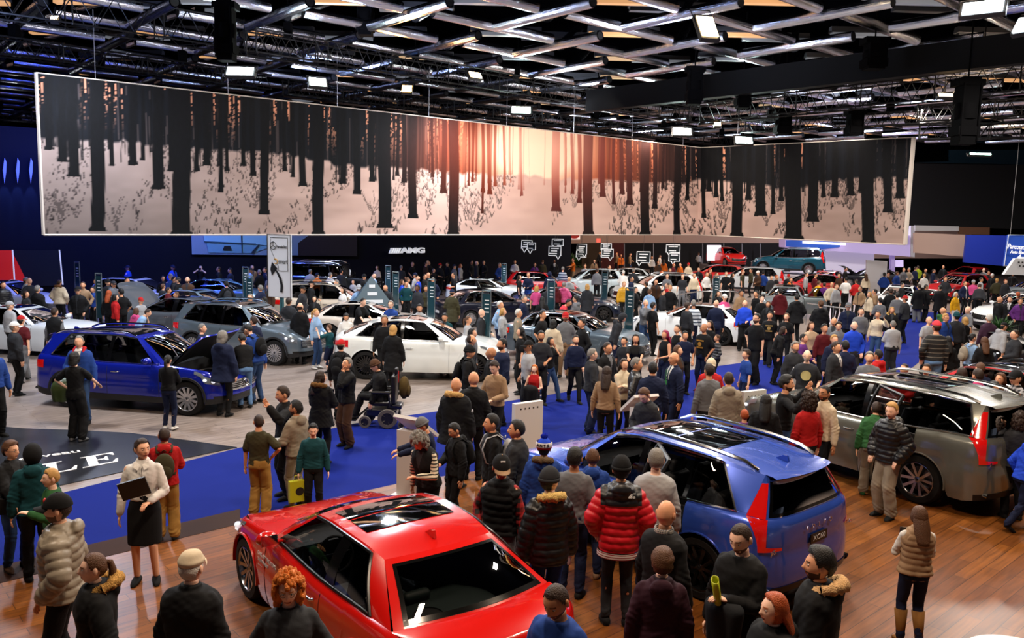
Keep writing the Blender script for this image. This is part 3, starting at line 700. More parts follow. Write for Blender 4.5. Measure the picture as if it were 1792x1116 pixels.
@functools.lru_cache(None)
def m_body(f, bw, arms, legs, L, lod, sleeve, hz, face, headyaw, headpit):
    """skin: body under the clothes, limbs, hands, neck and head in one mesh"""
    J = skel(arms, legs, L); dz = -(HIPZ-.56) if legs == 'S' else 0; k = {2: 14, 1: 10, 0: 7}[lod]
    mb = MB(); loft(mb, torso(f, bw, -.012, .84, 1.46), L, k+4, dz)
    nk = [rotL((0, .01, 1.42), L), rotL((0, -.005, 1.53), L)]
    sc = .92 if f else 1.
    for s in (1, -1):
        S, E, Wr = [J[c+str(s)]+np.array([0, 0, dz]) for c in 'SEW']; seg(mb, [S, E, Wr], [.050*sc, .038*sc, .026*sc], k)
        if lod < 2 or sleeve < 3: pass
        seg(mb, [J['H%d' % s], J['K%d' % s], J['A%d' % s]], [.078, .052, .036], k)
        if lod: m2 = (J['K%d' % s]*.62+J['A%d' % s]*.38)+np.array([0, .018, 0]); mb.blob(m2, (.045, .05, .11), 10)
    mb.tube([q+np.array([0, 0, dz]) for q in nk], [.058*sc, .052*sc], k)
    me = fuse(mb, VX[lod]*.9, 2) if lod else mb.mesh('b', BLK())
    V0, _ = mverts(me); F0 = [tuple(p.vertices) for p in me.polygons]; bpy.data.meshes.remove(me)
    mb = MB(); mb.add(V0, F0, 0)
    # hands
    for s in (1, -1):
        E, Wr = J['E%d' % s]+np.array([0, 0, dz]), J['W%d' % s]+np.array([0, 0, dz]); d = Wr-E; d /= np.linalg.norm(d); code = arms[0 if s == 1 else 1]
        up = np.array([0, 0, 1.]) if abs(d[2]) < .8 else np.array([-s*1., 0, 0]); side = np.cross(up, d); side /= np.linalg.norm(side); pal = np.cross(d, side)
        # side: across the knuckles; pal: back of the hand
        if abs(d[2]) >= .8: side, pal = np.array([0, -1., 0]), np.array([s*1., 0, 0]); side -= d*(side@d); side /= np.linalg.norm(side); pal = np.cross(side, d)*s
        M = np.stack([side, pal, d], 1); mb.blob(Wr+d*.045, (.036*sc, .016*sc, .055*sc), 12 if lod else 6, 0, M=M)
        if lod:
            cur = .9 if code in 'fhxrupwco' else .45; thumb = -side if abs(d[2]) < .8 and s > 0 else (side if abs(d[2]) < .8 else side)
            for i, (o, ln) in enumerate(((-.026, .070), (-.009, .080), (.009, .076), (.026, .058))):
                b0 = Wr+d*.085+side*o*sc; p = [b0-d*.02]; dr = d.copy(); cpt = b0
                for j, fr in enumerate((.45, .32, .23)):
                    dr = dr*math.cos(cur*.55)-pal*math.sin(cur*.55)*1.; dr /= np.linalg.norm(dr); cpt = cpt+dr*ln*fr*sc; p.append(cpt)
                mb.tube(p, [.0095*sc, .0088*sc, .008*sc, .0065*sc], 7 if lod == 2 else 5)
            t0 = Wr+d*.03+thumb*.028*sc; mb.tube([t0-thumb*.01, t0+thumb*.018+d*.02, t0+thumb*.022+d*.05-pal*.015], [.012*sc, .011*sc, .008*sc], 7 if lod == 2 else 5)
    Hm = headmat(L, dz, headyaw, headpit, sc)
    nt, npn = {2: (34, 44), 1: (18, 24), 0: (9, 12)}[lod]; hv, hf = headgrid(nt, npn, f, hz)
    fm = []
    for q in hf:
        c = hv[list(q)].mean(0); x, y, z = c; m = 0
        if lod and y < -.045:
            if abs(z+.058) < .0075 and abs(x) < .024: m = 3
            elif .026 < z < .034 and .014 < abs(x) < .046: m = 4
            elif lod == 1 and abs(z-.012) < .008 and .020 < abs(x) < .044: m = 2
            elif face == 'beard' and (z < -.066 or (z < -.040 and abs(x) > .030) or (-.052 < z < -.042 and abs(x) < .030)): m = 4
            elif face == 'goatee' and z < -.045 and abs(x) < .035: m = 4
        elif lod and face == 'beard' and z < -.030-.3*abs(y) and y < .0: m = 4
        fm.append(m)
    mb.add(hv@Hm[0].T+Hm[1], hf, 0); mb.m[-len(hf):] = fm
    if lod:
        kk = 10 if lod == 2 else 6
        for s in (1, -1):
            mb.blob(np.array([s*.0785, .010, .002])@Hm[0].T+Hm[1], (.010, .019, .033), kk, 0, M=Hm[0])
        if lod == 2:
            for s in (1, -1):
                mb.blob(np.array([s*.030, -.0765, .012])@Hm[0].T+Hm[1], (.0125, .0105, .0072), 10, 1, M=Hm[0]); mb.blob(np.array([s*.030, -.0835, .012])@Hm[0].T+Hm[1], (.0056, .0046, .0058), 8, 2, M=Hm[0])
    return slots(mb.mesh('body', [None]*1, smooth='full'), 5) if False else _fin(mb, 5)
def _fin(mb, n):
    me = bpy.data.meshes.new('m'); me.from_pydata(mb.v, [], mb.f)
    for i in range(n): me.materials.append(None)
    me.polygons.foreach_set('material_index', mb.m); me.polygons.foreach_set('use_smooth', [True]*len(mb.f)); me.update(); return me
def headmat(L, dz, yaw, pit, sc=1.):
    """rotation and place of the head centre"""
    c = rotL((0, -.012, 1.615), L)+np.array([0, 0, dz]); R1 = np.array(Matrix.Rotation(math.radians(yaw), 3, 'Z'))@np.array(Matrix.Rotation(L*.6+math.radians(pit), 3, 'X'))
    sh = R1@np.array([0, 0, .09])-np.array([0, 0, .09]); return R1*(1.0 if sc < 1 else 1.05), c+sh*.8
def headgrid(nt, npn, f=0, hz=0, off=0., rad=None):
    th = np.linspace(.0, PI, nt); ph = np.linspace(-PI/2, 3*PI/2, npn, endpoint=False); A = []
    for t in th:
        z0 = math.cos(t); r = math.sin(t)
        # denser around the face is not needed
        x = r*np.cos(ph); y = r*np.sin(ph)
        sx = np.sign(x)*abs(x)**.94; X = .074*sx; Y = .094*y; Z = np.full(npn, .118*z0)
        lo = sm(0, 1, -z0); X *= 1-.30*lo; front = np.clip(-y, 0, 1); back = np.clip(y, 0, 1)
        Y -= .012*lo*front; Y -= .040*lo*back*1.3; Y += .006*sm(.1, .9, z0)*back
        Y += (.010*front*sm(.35, .9, z0))
        g = lambda cx, cz, wx, wz: np.exp(-((X-cx)/wx)**2-((Z-cz)/wz)**2)*(y < 0)
        Y -= .024*g(0, -.018, .012, .016)+.010*g(0, .010, .010, .022)
        Y += .009*(g(.031, .010, .015, .012)+g(-.031, .010, .015, .012))
        Y -= .004*(g(.03, .034, .022, .008)+g(-.03, .034, .022, .008))
        Y -= .005*g(0, -.058, .022, .010)+.008*g(0, -.098, .022, .014)-.004*g(0, -.075, .02, .006)
        A.append(np.stack([X, Y, Z], 1))
    A = np.array(A); V = A.reshape(-1, 3)
    F = [(i*npn+j, (i+1)*npn+j, (i+1)*npn+(j+1) % npn, i*npn+(j+1) % npn) for i in range(nt-1) for j in range(npn)]
    return V, F
def hairline(d, style):
    """signed height above the hair's edge for a direction (x,y,z in head units)"""
    x, y, z = d[:, 0]/.074, d[:, 1]/.094, d[:, 2]/.118
    front = np.clip(-y, 0, 1)
    e = -.55+.20*sm(-.6, .5, -y)+1.05*sm(.08, .55, front)           # back of neck -> temples -> forehead
    e = np.where((np.abs(x) > .72) & (np.abs(y) < .42) & (z < .30), np.maximum(e, .10-.25*np.abs(y-.1)), e) if style == 'n' else e
    if style == 'long': e = np.where(y > -.35, -.75, e+.02)
    if style == 'bald': return np.minimum(z-e, .12-z+.25*y)
    if style == 'balding': return np.where(y < .15, np.minimum(z-e, .34-z), z-e)
    if style == 'hat': e = .16+.04*sm(.2, .9, front); return z-e
    if style == 'cap': e = .24+.02*front; return z-e
    if style == 'hood': e = np.where(y > -.1, -1.1, -.9+1.55*sm(.55, .95, front)*(z > 0)); return np.where((y < -.42) & (z < .62), -1, z-e)
    if style == 'scarf': return np.where((y < -.35) & (z < .60) & (abs(x) < .62), -1, 1.)
    return z-e
@functools.lru_cache(None)
def m_hair(f, style, lod, L, dz, yaw, pit, arms, legs):
    sc = .92 if f else 1.; Hm = headmat(L, dz, yaw, pit, sc); mb = MB(); r = np.random.RandomState(3)
    nt, npn = {2: (44, 56), 1: (22, 28), 0: (11, 14)}[lod]; V, F = headgrid(nt, npn); D = V/np.array([.074, .094, .118]); D /= np.linalg.norm(D, axis=1)[:, None]+1e-9
    base = {'short': .011, 'crop': .006, 'thick': .022, 'long': .020, 'tail': .014, 'bun': .014, 'curly': .036, 'bald': .006, 'balding': .010, 'cap': .020, 'capb': .020, 'beanie': .022, 'hood': .034, 'scarf': .022, 'mohawk': .008, 'bob': .022, 'flatcap': .020}[style]
    hs = {'cap': 'cap', 'capb': 'cap', 'flatcap': 'cap', 'beanie': 'hat', 'hood': 'hood', 'scarf': 'scarf', 'long': 'long', 'bald': 'bald', 'balding': 'balding', 'bob': 'long'}.get(style, 'n')
    hl = hairline(V, hs); nz = wob(V, 90, 5) if style not in ('cap', 'capb', 'beanie', 'hood') else 0
    off = base*(sm(-.04, .22, hl)*.85+.15)+nz*base*.14
    if style in ('short', 'thick', 'tail', 'bun', 'long', 'bob') and lod == 2:
        ph_ = np.arctan2(V[:, 0], V[:, 1]+.03); off += base*.10*np.sin(ph_*34+V[:, 2]*60+nz*2)*np.clip(1.1-D[:, 2], 0, 1)
    if style in ('beanie',): off += .012*np.clip(D[:, 2], 0, 1)**2+.004*np.sign(np.sin(np.arctan2(D[:, 1], D[:, 0])*30))*.3
    if style == 'mohawk': off += .018*np.exp(-(V[:, 0]/.025)**2)
    if style in ('short', 'thick'): off += base*.7*np.clip(D[:, 2], 0, 1)**.8+base*.5*np.clip(-D[:, 1], 0, 1)*np.clip(D[:, 2], 0, 1)
    if style in ('curly',): off += .02*np.clip(-D[:, 2]+.4, 0, 1)+wob(V, 160, 8)*.006
    if style in ('cap', 'capb'): off = base+.006*np.clip(D[:, 2], 0, 1)
    P_ = V+D*off[:, None]; keep = [q for q in F if hl[list(q)].min() > -.01]
    if style in ('cap', 'capb', 'beanie', 'flatcap') or True:
        mb.add(P_@Hm[0].T+Hm[1], keep, 0)
    T_ = lambda p: np.array(p, float)@Hm[0].T+Hm[1]
    k = {2: 16, 1: 10, 0: 6}[lod]
    if style == 'curly':
        for s in (1, -1): mb.blob(T_((s*.075, .01, -.045)), (.04, .06, .09), k, 0, M=Hm[0])
        mb.blob(T_((0, .06, -.05)), (.09, .055, .10), k, 0, M=Hm[0])
        if lod:
            for i in range(260 if lod == 2 else 70):
                d_ = r.normal(size=3); d_ /= np.linalg.norm(d_)
                if d_[1] < -.35 and d_[2] < .52: continue
                if d_[2] < -.75: continue
                q_ = d_*np.array([.108, .122, .142])*(1+.08*r.rand())+np.array([0, .005, -.02 if d_[2] < 0 else 0]); s_ = .013+.010*r.rand(); mb.blob(T_(q_), (s_, s_, s_*(1.2+r.rand())), 7, 0)
    if style in ('long', 'bob', 'scarf'):
        zb = -.30 if style == 'long' else -.12; st = []
        for q in np.linspace(0, 1, 9 if lod else 4):
            z = .02+(zb-.02)*q; st.append((z, .086+.016*math.sin(q*PI)-.012*q*q, .050-.018*q, .050+(.125 if style == 'long' else .05)*q**.8))
        A = []
        for z, rx, ry, cy in st:
            t = np.linspace(0, 2*PI, k+6, endpoint=False); A.append(T_(np.stack([rx*np.cos(t)*(1+.05*np.sin(t*9)), cy+ry*np.sin(t)*(1+.07*np.sin(t*11))-.035*np.abs(np.cos(t))**3, np.full(k+6, z)], 1)))
        # hair hangs straight down below the neck
        A = np.array(A); mb.grid(A, 0, closed=True); b = mb.n-(k+6); mb.f.append(tuple(range(b, b+k+6))); mb.m.append(0)
    if style == 'tail':
        p = [T_(q) for q in ((0, .088, .045), (0, .125, .035), (0, .140, -.03), (0, .135, -.12), (0, .12, -.22), (0, .115, -.26))]; mb.tube(p, [.018, .024, .030, .030, .020, .006], k)
    if style == 'bun': mb.blob(T_((0, .115, .04)), (.038, .034, .038), k, 0)
    if style in ('cap', 'capb', 'flatcap'):
        s = 1 if style != 'capb' else -1; A = []
        for q in np.linspace(0, 1, 5):
            row = []
            for u in np.linspace(-1, 1, 9):
                a = u*1.05; R0 = np.array([.088*math.sin(a), -s*(.104)*math.cos(a), .036]); ln = (.075 if style != 'flatcap' else .035)*(1-.55*u*u)
                row.append(R0+np.array([0, -s*ln*q, -.010*q-.022*u*u*q]))
            A.append(row)
        A = np.array(A); mb.grid(A.reshape(-1, 3).dot(Hm[0].T).reshape(A.shape)+Hm[1], 1); A[..., 2] -= .006; mb.grid(A.reshape(-1, 3).dot(Hm[0].T).reshape(A.shape)+Hm[1], 1, flip=True)
        if style != 'flatcap': mb.blob(T_((0, 0, .145)), (.008, .008, .005), 6, 1)
        # hair below the cap
        hl2 = hairline(V, 'n'); kk = [q for q in F if hl2[list(q)].min() > -.01 and hl[list(q)].max() < .08]; mb.add((V+D*.008)@Hm[0].T+Hm[1], kk, 2)
    if style == 'beanie':
        mb.tube([T_((.091*math.cos(a), .008+.108*math.sin(a), .028+.004*math.sin(a))) for a in np.linspace(0, 2*PI, k*2, endpoint=False)], .013, 6, mi=1, closed=True, flat=(.6, 1.6))
        hl2 = hairline(V, 'n'); kk = [q for q in F if hl2[list(q)].min() > -.01 and hl[list(q)].max() < .08]; mb.add((V+D*.008)@Hm[0].T+Hm[1], kk, 2)
    return _fin(mb, 3)
SLV = {'tee': .42, 'tank': 0, 'long': 1., 'none': 0}
@functools.lru_cache(None)
def m_top(f, bw, arms, legs, L, lod, kind, th, hem, part='all'):
    """upper garment; part: all / torso / sleeves (for a waistcoat over a shirt)"""
    J = skel(arms, legs, L); dz = -(HIPZ-.56) if legs == 'S' else 0; k = {2: 20, 1: 14, 0: 10}[lod]; mb = MB(); hem = max(hem, .86) if legs == 'S' else hem
    sl = {'tee': .55, 'tank': 0.}.get(kind, 1.)
    if part != 'sleeves':
        st = torso(f, bw, th, max(hem, .80), 1.47)
        if hem < .80:
            w0 = torso(f, bw, th, .88, 1.0)[0]; st = [(hem, w0[1]*1.12+.02, w0[2]*1.15+.02, 0), ((hem+.88)/2, w0[1]*1.06+.01, w0[2]*1.07+.01, 0)]+[s for s in st if s[0] > .86]
        else:
            st[0] = (st[0][0], max(st[0][1], st[1][1])*1.01, max(st[0][2], st[1][2]), st[0][3])
        loft(mb, st, L, k+8, dz)
        if kind not in ('tee', 'tank', 'sweater'):  # collar
            mb.tube([rotL((0, .008, 1.45), L)+np.array([0, 0, dz]), rotL((0, .004, 1.505), L)+np.array([0, 0, dz])], [.072+th*.4, .066+th*.5], k)
        if kind in ('hoodie', 'parka', 'puffer'):
            mb.blob(rotL((0, .085+th, 1.44), L)+np.array([0, 0, dz]), (.105, .055, .085), 12); 
            for s in (1, -1): mb.blob(rotL((s*.065, .02, 1.475), L)+np.array([0, 0, dz]), (.042, .06, .035), 10)
    if sl and part != 'torso':
        sc = .92 if f else 1.
        for s in (1, -1):
            S, E, Wr = [J[c+str(s)]+np.array([0, 0, dz]) for c in 'SEW']; S = S-np.array([s*.01, 0, 0])
            a = th*1.0+.006
            if sl < 1: E2 = S+(E-S)*.78; seg(mb, [S, E2], [.048*sc+a, .050*sc+a*1.3], k)
            else: W2 = E+(Wr-E)*.93; seg(mb, [S, E, W2], [.046*sc+a*.85, .043*sc+a*1.0, .030*sc+a*.95], k)
    me = fuse(mb, VX[lod]*(1.1 if kind in ('puffer', 'parka', 'quilt') else 1.), {2: 5, 1: 2, 0: 1}[lod])
    V, N = mverts(me); ad, par = armdist(V-np.array([0, 0, dz]), J); onarm = ad < .085+th*.5; up = rotL(V-np.array([0, 0, dz]), -L)[:, 2]
    if lod:
        if kind in ('puffer', 'quilt'):
            c = np.where(onarm & (np.abs(V[:, 0]) > .12), par, up); d = .014*np.abs(np.sin(PI*c/.075))**.6-.009+wob(V, 70, 2)*.0025
        else:
            amp = {'tee': .003, 'tank': .003, 'shirt': .0035, 'sweater': .0028, 'suit': .0022}.get(kind, .004)
            d = wob(V*np.array([1.2, 1.2, .9]), 38, 4)*amp+wob(V*np.array([1, 1, 1.2]), 85, 9)*amp*.4
            el = np.exp(-((par-.285)/.07)**2)*onarm; d += el*.004*np.sin(par*120+V[:, 0]*40+V[:, 1]*60)
            if part != 'sleeves': d += np.exp(-((up-1.03)/.06)**2)*(~onarm)*.003*np.sin(up*90+V[:, 0]*34+V[:, 1]*25)
        d *= np.clip((1.475-up)/.04, .1, 1); V = V+N*d[:, None]; setv(me, V)
    n = len(me.polygons); C = np.empty(n*3); me.polygons.foreach_get('center', C); C = C.reshape(-1, 3)-np.array([0, 0, dz]); Cu = rotL(C, -L); mi = np.zeros(n, int)
    adc, _ = armdist(C, J)
    if kind == 'suit':  # open front showing the shirt
        m = (Cu[:, 1] < -.05) & (np.abs(Cu[:, 0]) < (Cu[:, 2]-1.14)*.20) & (Cu[:, 2] > 1.12); mi[m] = 1
        m = (Cu[:, 1] < -.05) & (np.abs(Cu[:, 0]) < .016) & (Cu[:, 2] > 1.12); mi[m] = 2
    if kind in ('jacket', 'parka', 'leather'):
        m = (Cu[:, 1] < -.05) & (np.abs(Cu[:, 0]) < .014+.05*np.clip((Cu[:, 2]-1.28)/.2, 0, 1)) & (adc > .075); mi[m] = 1
    if kind == 'yoke':
        pass
    slots(me, 3); me.polygons.foreach_set('material_index', mi.tolist()); me.update(); return me
@functools.lru_cache(None)
def m_pants(f, bw, legs, L, lod, kind, arms='dd'):
    J = skel(arms, legs, L); dz = -(HIPZ-.56) if legs == 'S' else 0; k = {2: 18, 1: 12, 0: 8}[lod]; mb = MB()
    th = {'slim': .006, 'jeans': .012, 'wide': .022, 'skirt': .01, 'shorts': .018}[kind]
    if legs == 'S': mb.blob((0, .0, .58), (.18, .15, .12), 16)
    else:
        loft(mb, torso(f, bw, th*.6, .845, 1.0), L*.35, k+8, dz)
    if kind == 'skirt': loft(mb, [(.50, .185, .15, -.01), (.62, .188, .15, 0), (.75, .19, .145, 0), (.90, .185, .135, 0), (1.02, .15, .115, 0), (1.10, .145, .105, 0)], 0, k+8)
    else:
        for s in (1, -1):
            Hh, K, A = J['H%d' % s], J['K%d' % s], J['A%d' % s]; th2 = th*(1.5 if kind == 'wide' else 1)
            if kind == 'shorts': seg(mb, [Hh, K+np.array([0, 0, .03])], [.090+th, .070+th*1.5], k)
            else: seg(mb, [Hh, K, A+np.array([0, 0, .01])], [.086+th*.8, .058+th2, .044+th2*1.25], k, 5)
            if not (kind == 'wide'): mb.blob((K*.64+A*.36)+np.array([0, .015, 0]), (.050+th*.5, .054+th*.5, .12), 10)
    me = fuse(mb, VX[lod], {2: 4, 1: 2, 0: 1}[lod]); V, N = mverts(me)
    if lod:
        amp = .004 if kind != 'slim' else .0025
        if kind == 'skirt': d = wob(V*np.array([1, 1, .3]), 30, 3)*.003
        else: d = wob(V*np.array([1, 1, 1.]), 40, 6)*amp*.8+(np.exp(-((V[:, 2]-.48)/.06)**2)+np.exp(-((V[:, 2]-.13)/.05)**2)*1.5)*amp*.8*np.sin(V[:, 2]*100+V[:, 0]*40+V[:, 1]*50)
        setv(me, V+N*d[:, None])
    return slots(me, 1)
@functools.lru_cache(None)
def m_shoe(legs, s, lod, kind, L=0):
    J = skel('dd', legs, L); A = J['A%d' % s]; mb = MB(); k = {2: 20, 1: 12, 0: 8}[lod]; toe = -.165; r = []
    tilt = .55 if (legs in 'wv' and A[1] > .2) else 0
    for q in np.linspace(0, 1, 9 if lod else 5):
        y = .075+(toe-.075)*q; w = .034+.014*math.sin(min(1, q*1.15)*PI)**.8*(1 if q < .93 else .8); w *= (.55 if q in (0, 1) else 1); h = np.interp(q, [0, .2, .4, .7, .93, 1], [.055, .085, .075, .052, .036, .018])
        t = np.linspace(0, 2*PI, k, endpoint=False); row = np.stack([w*np.cos(t), np.full(k, y), np.maximum(.004, .5*h+.5*h*np.sign(np.sin(t))*np.abs(np.sin(t))**.8)], 1); r.append(row)
    A3 = np.array(r)
    def place(p):
        p = p.copy(); ca, sa = math.cos(.18*s), math.sin(.18*s); x, y = p[..., 0]*ca-p[..., 1]*sa, p[..., 0]*sa+p[..., 1]*ca; p[..., 0], p[..., 1] = x, y
        if tilt: c, s_ = math.cos(tilt), math.sin(tilt); y, z = p[..., 1]+.10, p[..., 2]; p[..., 1] = y*c-z*s_*-1*0-z*s_-.10; p[..., 2] = y*s_+z*c
        return p+np.array([A[0], A[1], A[2]-.085 if not tilt else A[2]-.135])
    G0 = place(A3); mb.grid(G0, 0, closed=True)
    b = mb.n
    mb.f.append(tuple(range(k-1, -1, -1))); mb.m.append(0); mb.f.append(tuple(b-k+j for j in range(k))); mb.m.append(0)
    hi = {'boot': .20, 'tall': .40}.get(kind, .10)
    if kind == 'flat': return _fin(mb, 2)
    K = J['K%d' % s]; up = (K-A)/np.linalg.norm(K-A)
    mb.tube([A-up*.03, A+up*(hi-.07), A+up*(hi-.065)], [.042, .048 if kind != 'tall' else .078, .03], k)
    sole = A3.copy(); sole[..., 2] = np.minimum(sole[..., 2], .014); sole[..., 0] *= 1.06; mb.grid(place(sole), 1, closed=True)
    return _fin(mb, 2)
@functools.lru_cache(None)
def m_fur(L, dz, lod, big):
    mb = MB(); n = {2: 40, 1: 22, 0: 12}[lod]; k = {2: 14, 1: 9, 0: 6}[lod]; r = np.random.RandomState(1); pts = []; rs = []
    for i in range(n):
        a = 2*PI*i/n; pts.append(rotL((.112*math.cos(a)*big, .045+.115*math.sin(a)*big, 1.475+.035*math.sin(a)-.03*max(0, -math.sin(a))), L)+np.array([0, 0, dz])); rs.append((.036+.014*max(0, math.sin(a)))*big*(1+.12*r.randn()))
    mb.tube(pts, rs, k, closed=True); V = np.array(mb.v); V += r.normal(size=V.shape)*.0055; mb.v = [tuple(v) for v in V]; return _fin(mb, 1)
@functools.lru_cache(None)
def m_glasses(f, L, dz, yaw, pit):
    sc = .92 if f else 1.; Hm = headmat(L, dz, yaw, pit, sc); mb = MB(); T_ = lambda p: np.array(p, float)@Hm[0].T+Hm[1]
    for s in (1, -1):
        mb.tube([T_((s*.030+.021*math.cos(a), -.095+.004*abs(math.cos(a)), .010+.015*math.sin(a))) for a in np.linspace(0, 2*PI, 14, endpoint=False)], .0022, 4, closed=True)
        mb.tube([T_((s*.051, -.090, .015)), T_((s*.074, -.04, .014)), T_((s*.077, .01, .008))], .0022, 4)
    mb.tube([T_((-.010, -.096, .013)), T_((.010, -.096, .013))], .002, 4); return _fin(mb, 1)
@functools.lru_cache(None)
def m_pack(L, lod, dz=0):
    mb = MB(); t = lambda p: rotL(p, L)+np.array([0, 0, dz]); k = 12
    mb.blob(t((0, .22, 1.20)), (.145, .085, .21), 16); mb.blob(t((0, .28, 1.13)), (.11, .05, .12), 14)
    for s in (1, -1):
        mb.tube([t((s*.09, .16, 1.40)), t((s*.10, .05, 1.485)), t((s*.10, -.09, 1.44)), t((s*.115, -.15, 1.30)), t((s*.15, -.10, 1.12)), t((s*.13, .13, 1.05))], .017, 6, flat=(1.5, .5))
    mb.tube([t((-.03, .17, 1.42)), t((0, .18, 1.45)), t((.03, .17, 1.42))], .008, 5); return _fin(mb, 1)
SKIN = dict(a='#e6b090', b='#d79c78', c='#b57f5c', d='#6a4430', p='#efc0a6')
HC = dict(k='#0d0b0b', b='#2b1a10', n='#53341d', g='#77736e', w='#c9c6c0', y='#b98d4e', r='#a5481a', m='#8e1242', o='#c46a1e')
def addpart(name, me, root, mats, label=None):
    o = bpy.data.objects.new(name, me); COL.objects.link(o); o.parent = root
    for i, m in enumerate(mats):
        if i < len(o.material_slots): o.material_slots[i].link = 'OBJECT'; o.material_slots[i].material = m
    if label: o['label'] = label
    return o
def person(loc, yaw, h=1.75, f=0, skin='a', hair='short', hc='b', top='jacket', tc='#15161a', tc2=None, hem=None, bot='jeans', bc='#1c2436', shoe='#141414', sole='#2a2a2a', skind='', arms='dd', legs='s', lean=0,
           hy=0, hp=0, bw=1.0, face='', glasses=False, fur=None, pack=None, hatc=None, hatc2=None, lod=1, label='', group=None, sleeves=None, inner=None, mat=None, packlabel=None, name='person', hs=None, extra=None, smat=None):
    L = math.radians(lean); dz = -(HIPZ-.56) if legs == 'S' else 0
    th = dict(tee=.012, tank=.006, shirt=.013, sweater=.016, suit=.020, jacket=.026, leather=.022, hoodie=.026, puffer=.046, parka=.046, coat=.03, vest=.03)[top]
    hem = hem if hem is not None else dict(tee=.90, tank=.93, shirt=.90, sweater=.92, suit=.80, jacket=.88, leather=.92, hoodie=.88, puffer=.86, parka=.72, coat=.60, vest=.92)[top]
    ff = 1 if f else 0; sk = SKIN[skin]; skm = P(sk, .5, spec=.35, noise=.05, nscale=14)
    hcm = fabric(HC.get(hc, hc)); hcm = P(HC.get(hc, hc), .5, spec=.35, noise=.30, nscale=30, bump=.5, bscale=120)
    face2 = face; me = m_body(ff, bw, arms, legs, L, lod, 0, 0, face2, hy, hp)
    body = bpy.data.objects.new(name, me); COL.objects.link(body)
    body.location = loc; body.rotation_euler = (0, 0, math.radians(yaw)); s = h/1.745*(1.0 if legs != 'S' else 1.); body.scale = (s, s, s)
    def mixc(a, b, t): a, b = a.lstrip('#'), b.lstrip('#'); return '#'+''.join('%02x' % int(int(a[i:i+2], 16)*t+int(b[i:i+2], 16)*(1-t)) for i in (0, 2, 4))
    brow = P(mixc(HC.get(hc, '#2b1a10'), sk, .66), .7, spec=.2)
    for i, m in enumerate((skm, P('#cfc8c0', .3), P('#1a1210', .2), P('#8f4038' if skin != 'd' else '#4a2420', .5), brow)):
        body.material_slots[i].link = 'OBJECT'; body.material_slots[i].material = m
    tags(body, label, 'person', group)
    kk = {'jacket': 'cloth', 'parka': 'cloth', 'puffer': 'puffer', 'leather': 'leather'}.get(top, 'cloth'); tm = mat or fabric(tc, kk); in_ = fabric(inner or ('#d8d8d6' if top == 'suit' else '#2a2c30'))
    nm = dict(tee='t_shirt', tank='tank_top', shirt='shirt', sweater='sweater', suit='suit_jacket', jacket='jacket', leather='leather_jacket', hoodie='hoodie', puffer='puffer_jacket', parka='parka', coat='coat', vest='vest')[top]
    if top == 'vest':
        addpart('vest', m_top(ff, bw, arms, legs, L, lod, 'quilt' if sleeves else 'jacket', .034, hem, 'torso'), body, [tm, in_, in_]); addpart('sleeves', m_top(ff, bw, arms, legs, L, lod, 'shirt', .010, hem, 'sleeves'), body, [smat or fabric(tc2 or '#888888')]*3)
    elif tc2 and top == 'puffer':
        addpart(nm, m_top(ff, bw, arms, legs, L, lod, top, th, hem), body, [tm, tm, tm])
    else: addpart(nm, m_top(ff, bw, arms, legs, L, lod, top, th, hem), body, [tm, in_ if top != 'parka' or inner else tm, fabric(tc2 or '#23304a') if top == 'suit' else in_])
    if bot == 'skirt': addpart('skirt', m_pants(ff, bw, legs, L, lod, 'skirt', arms), body, [fabric(bc)])
    else: addpart('jeans' if bot == 'jeans' else ('shorts' if bot == 'shorts' else 'trousers'), m_pants(ff, bw, legs, L, lod, bot, 'dd'), body, [fabric(bc, 'denim' if bot == 'jeans' else 'cloth')])
    for s_ in (1, -1): addpart('boot' if skind in ('boot', 'tall') else 'shoe', m_shoe(legs, s_, lod, skind), body, [fabric(shoe), P(sole, .7)])
    if hair != 'none':
        hat = hair in ('cap', 'capb', 'beanie', 'hood', 'scarf', 'flatcap'); hm_ = fabric(hatc or '#15161a') if hat else hcm
        addpart({'cap': 'cap', 'capb': 'cap', 'beanie': 'beanie', 'hood': 'hood', 'scarf': 'headscarf', 'flatcap': 'flat_cap'}.get(hair, 'hair'), m_hair(ff, hair, lod, L, dz, hy, hp, '', ''), body, [hm_, fabric(hatc2) if hatc2 else hm_, hcm])
    if fur: addpart('fur_collar', m_fur(L, dz, lod, 1.), body, [fabric(fur, 'fur')], 'pale fur trim of the hood')
    if glasses and lod: addpart('glasses', m_glasses(ff, L, dz, hy, hp), body, [P('#141414', .3)])
    if pack:
        o = bpy.data.objects.new('backpack', m_pack(L, lod, dz)); COL.objects.link(o); o.location = loc; o.rotation_euler = body.rotation_euler; o.scale = body.scale
        o.material_slots[0].link = 'OBJECT'; o.material_slots[0].material = fabric(pack); tags(o, packlabel or ('backpack worn by the '+label), 'backpack')
    return body
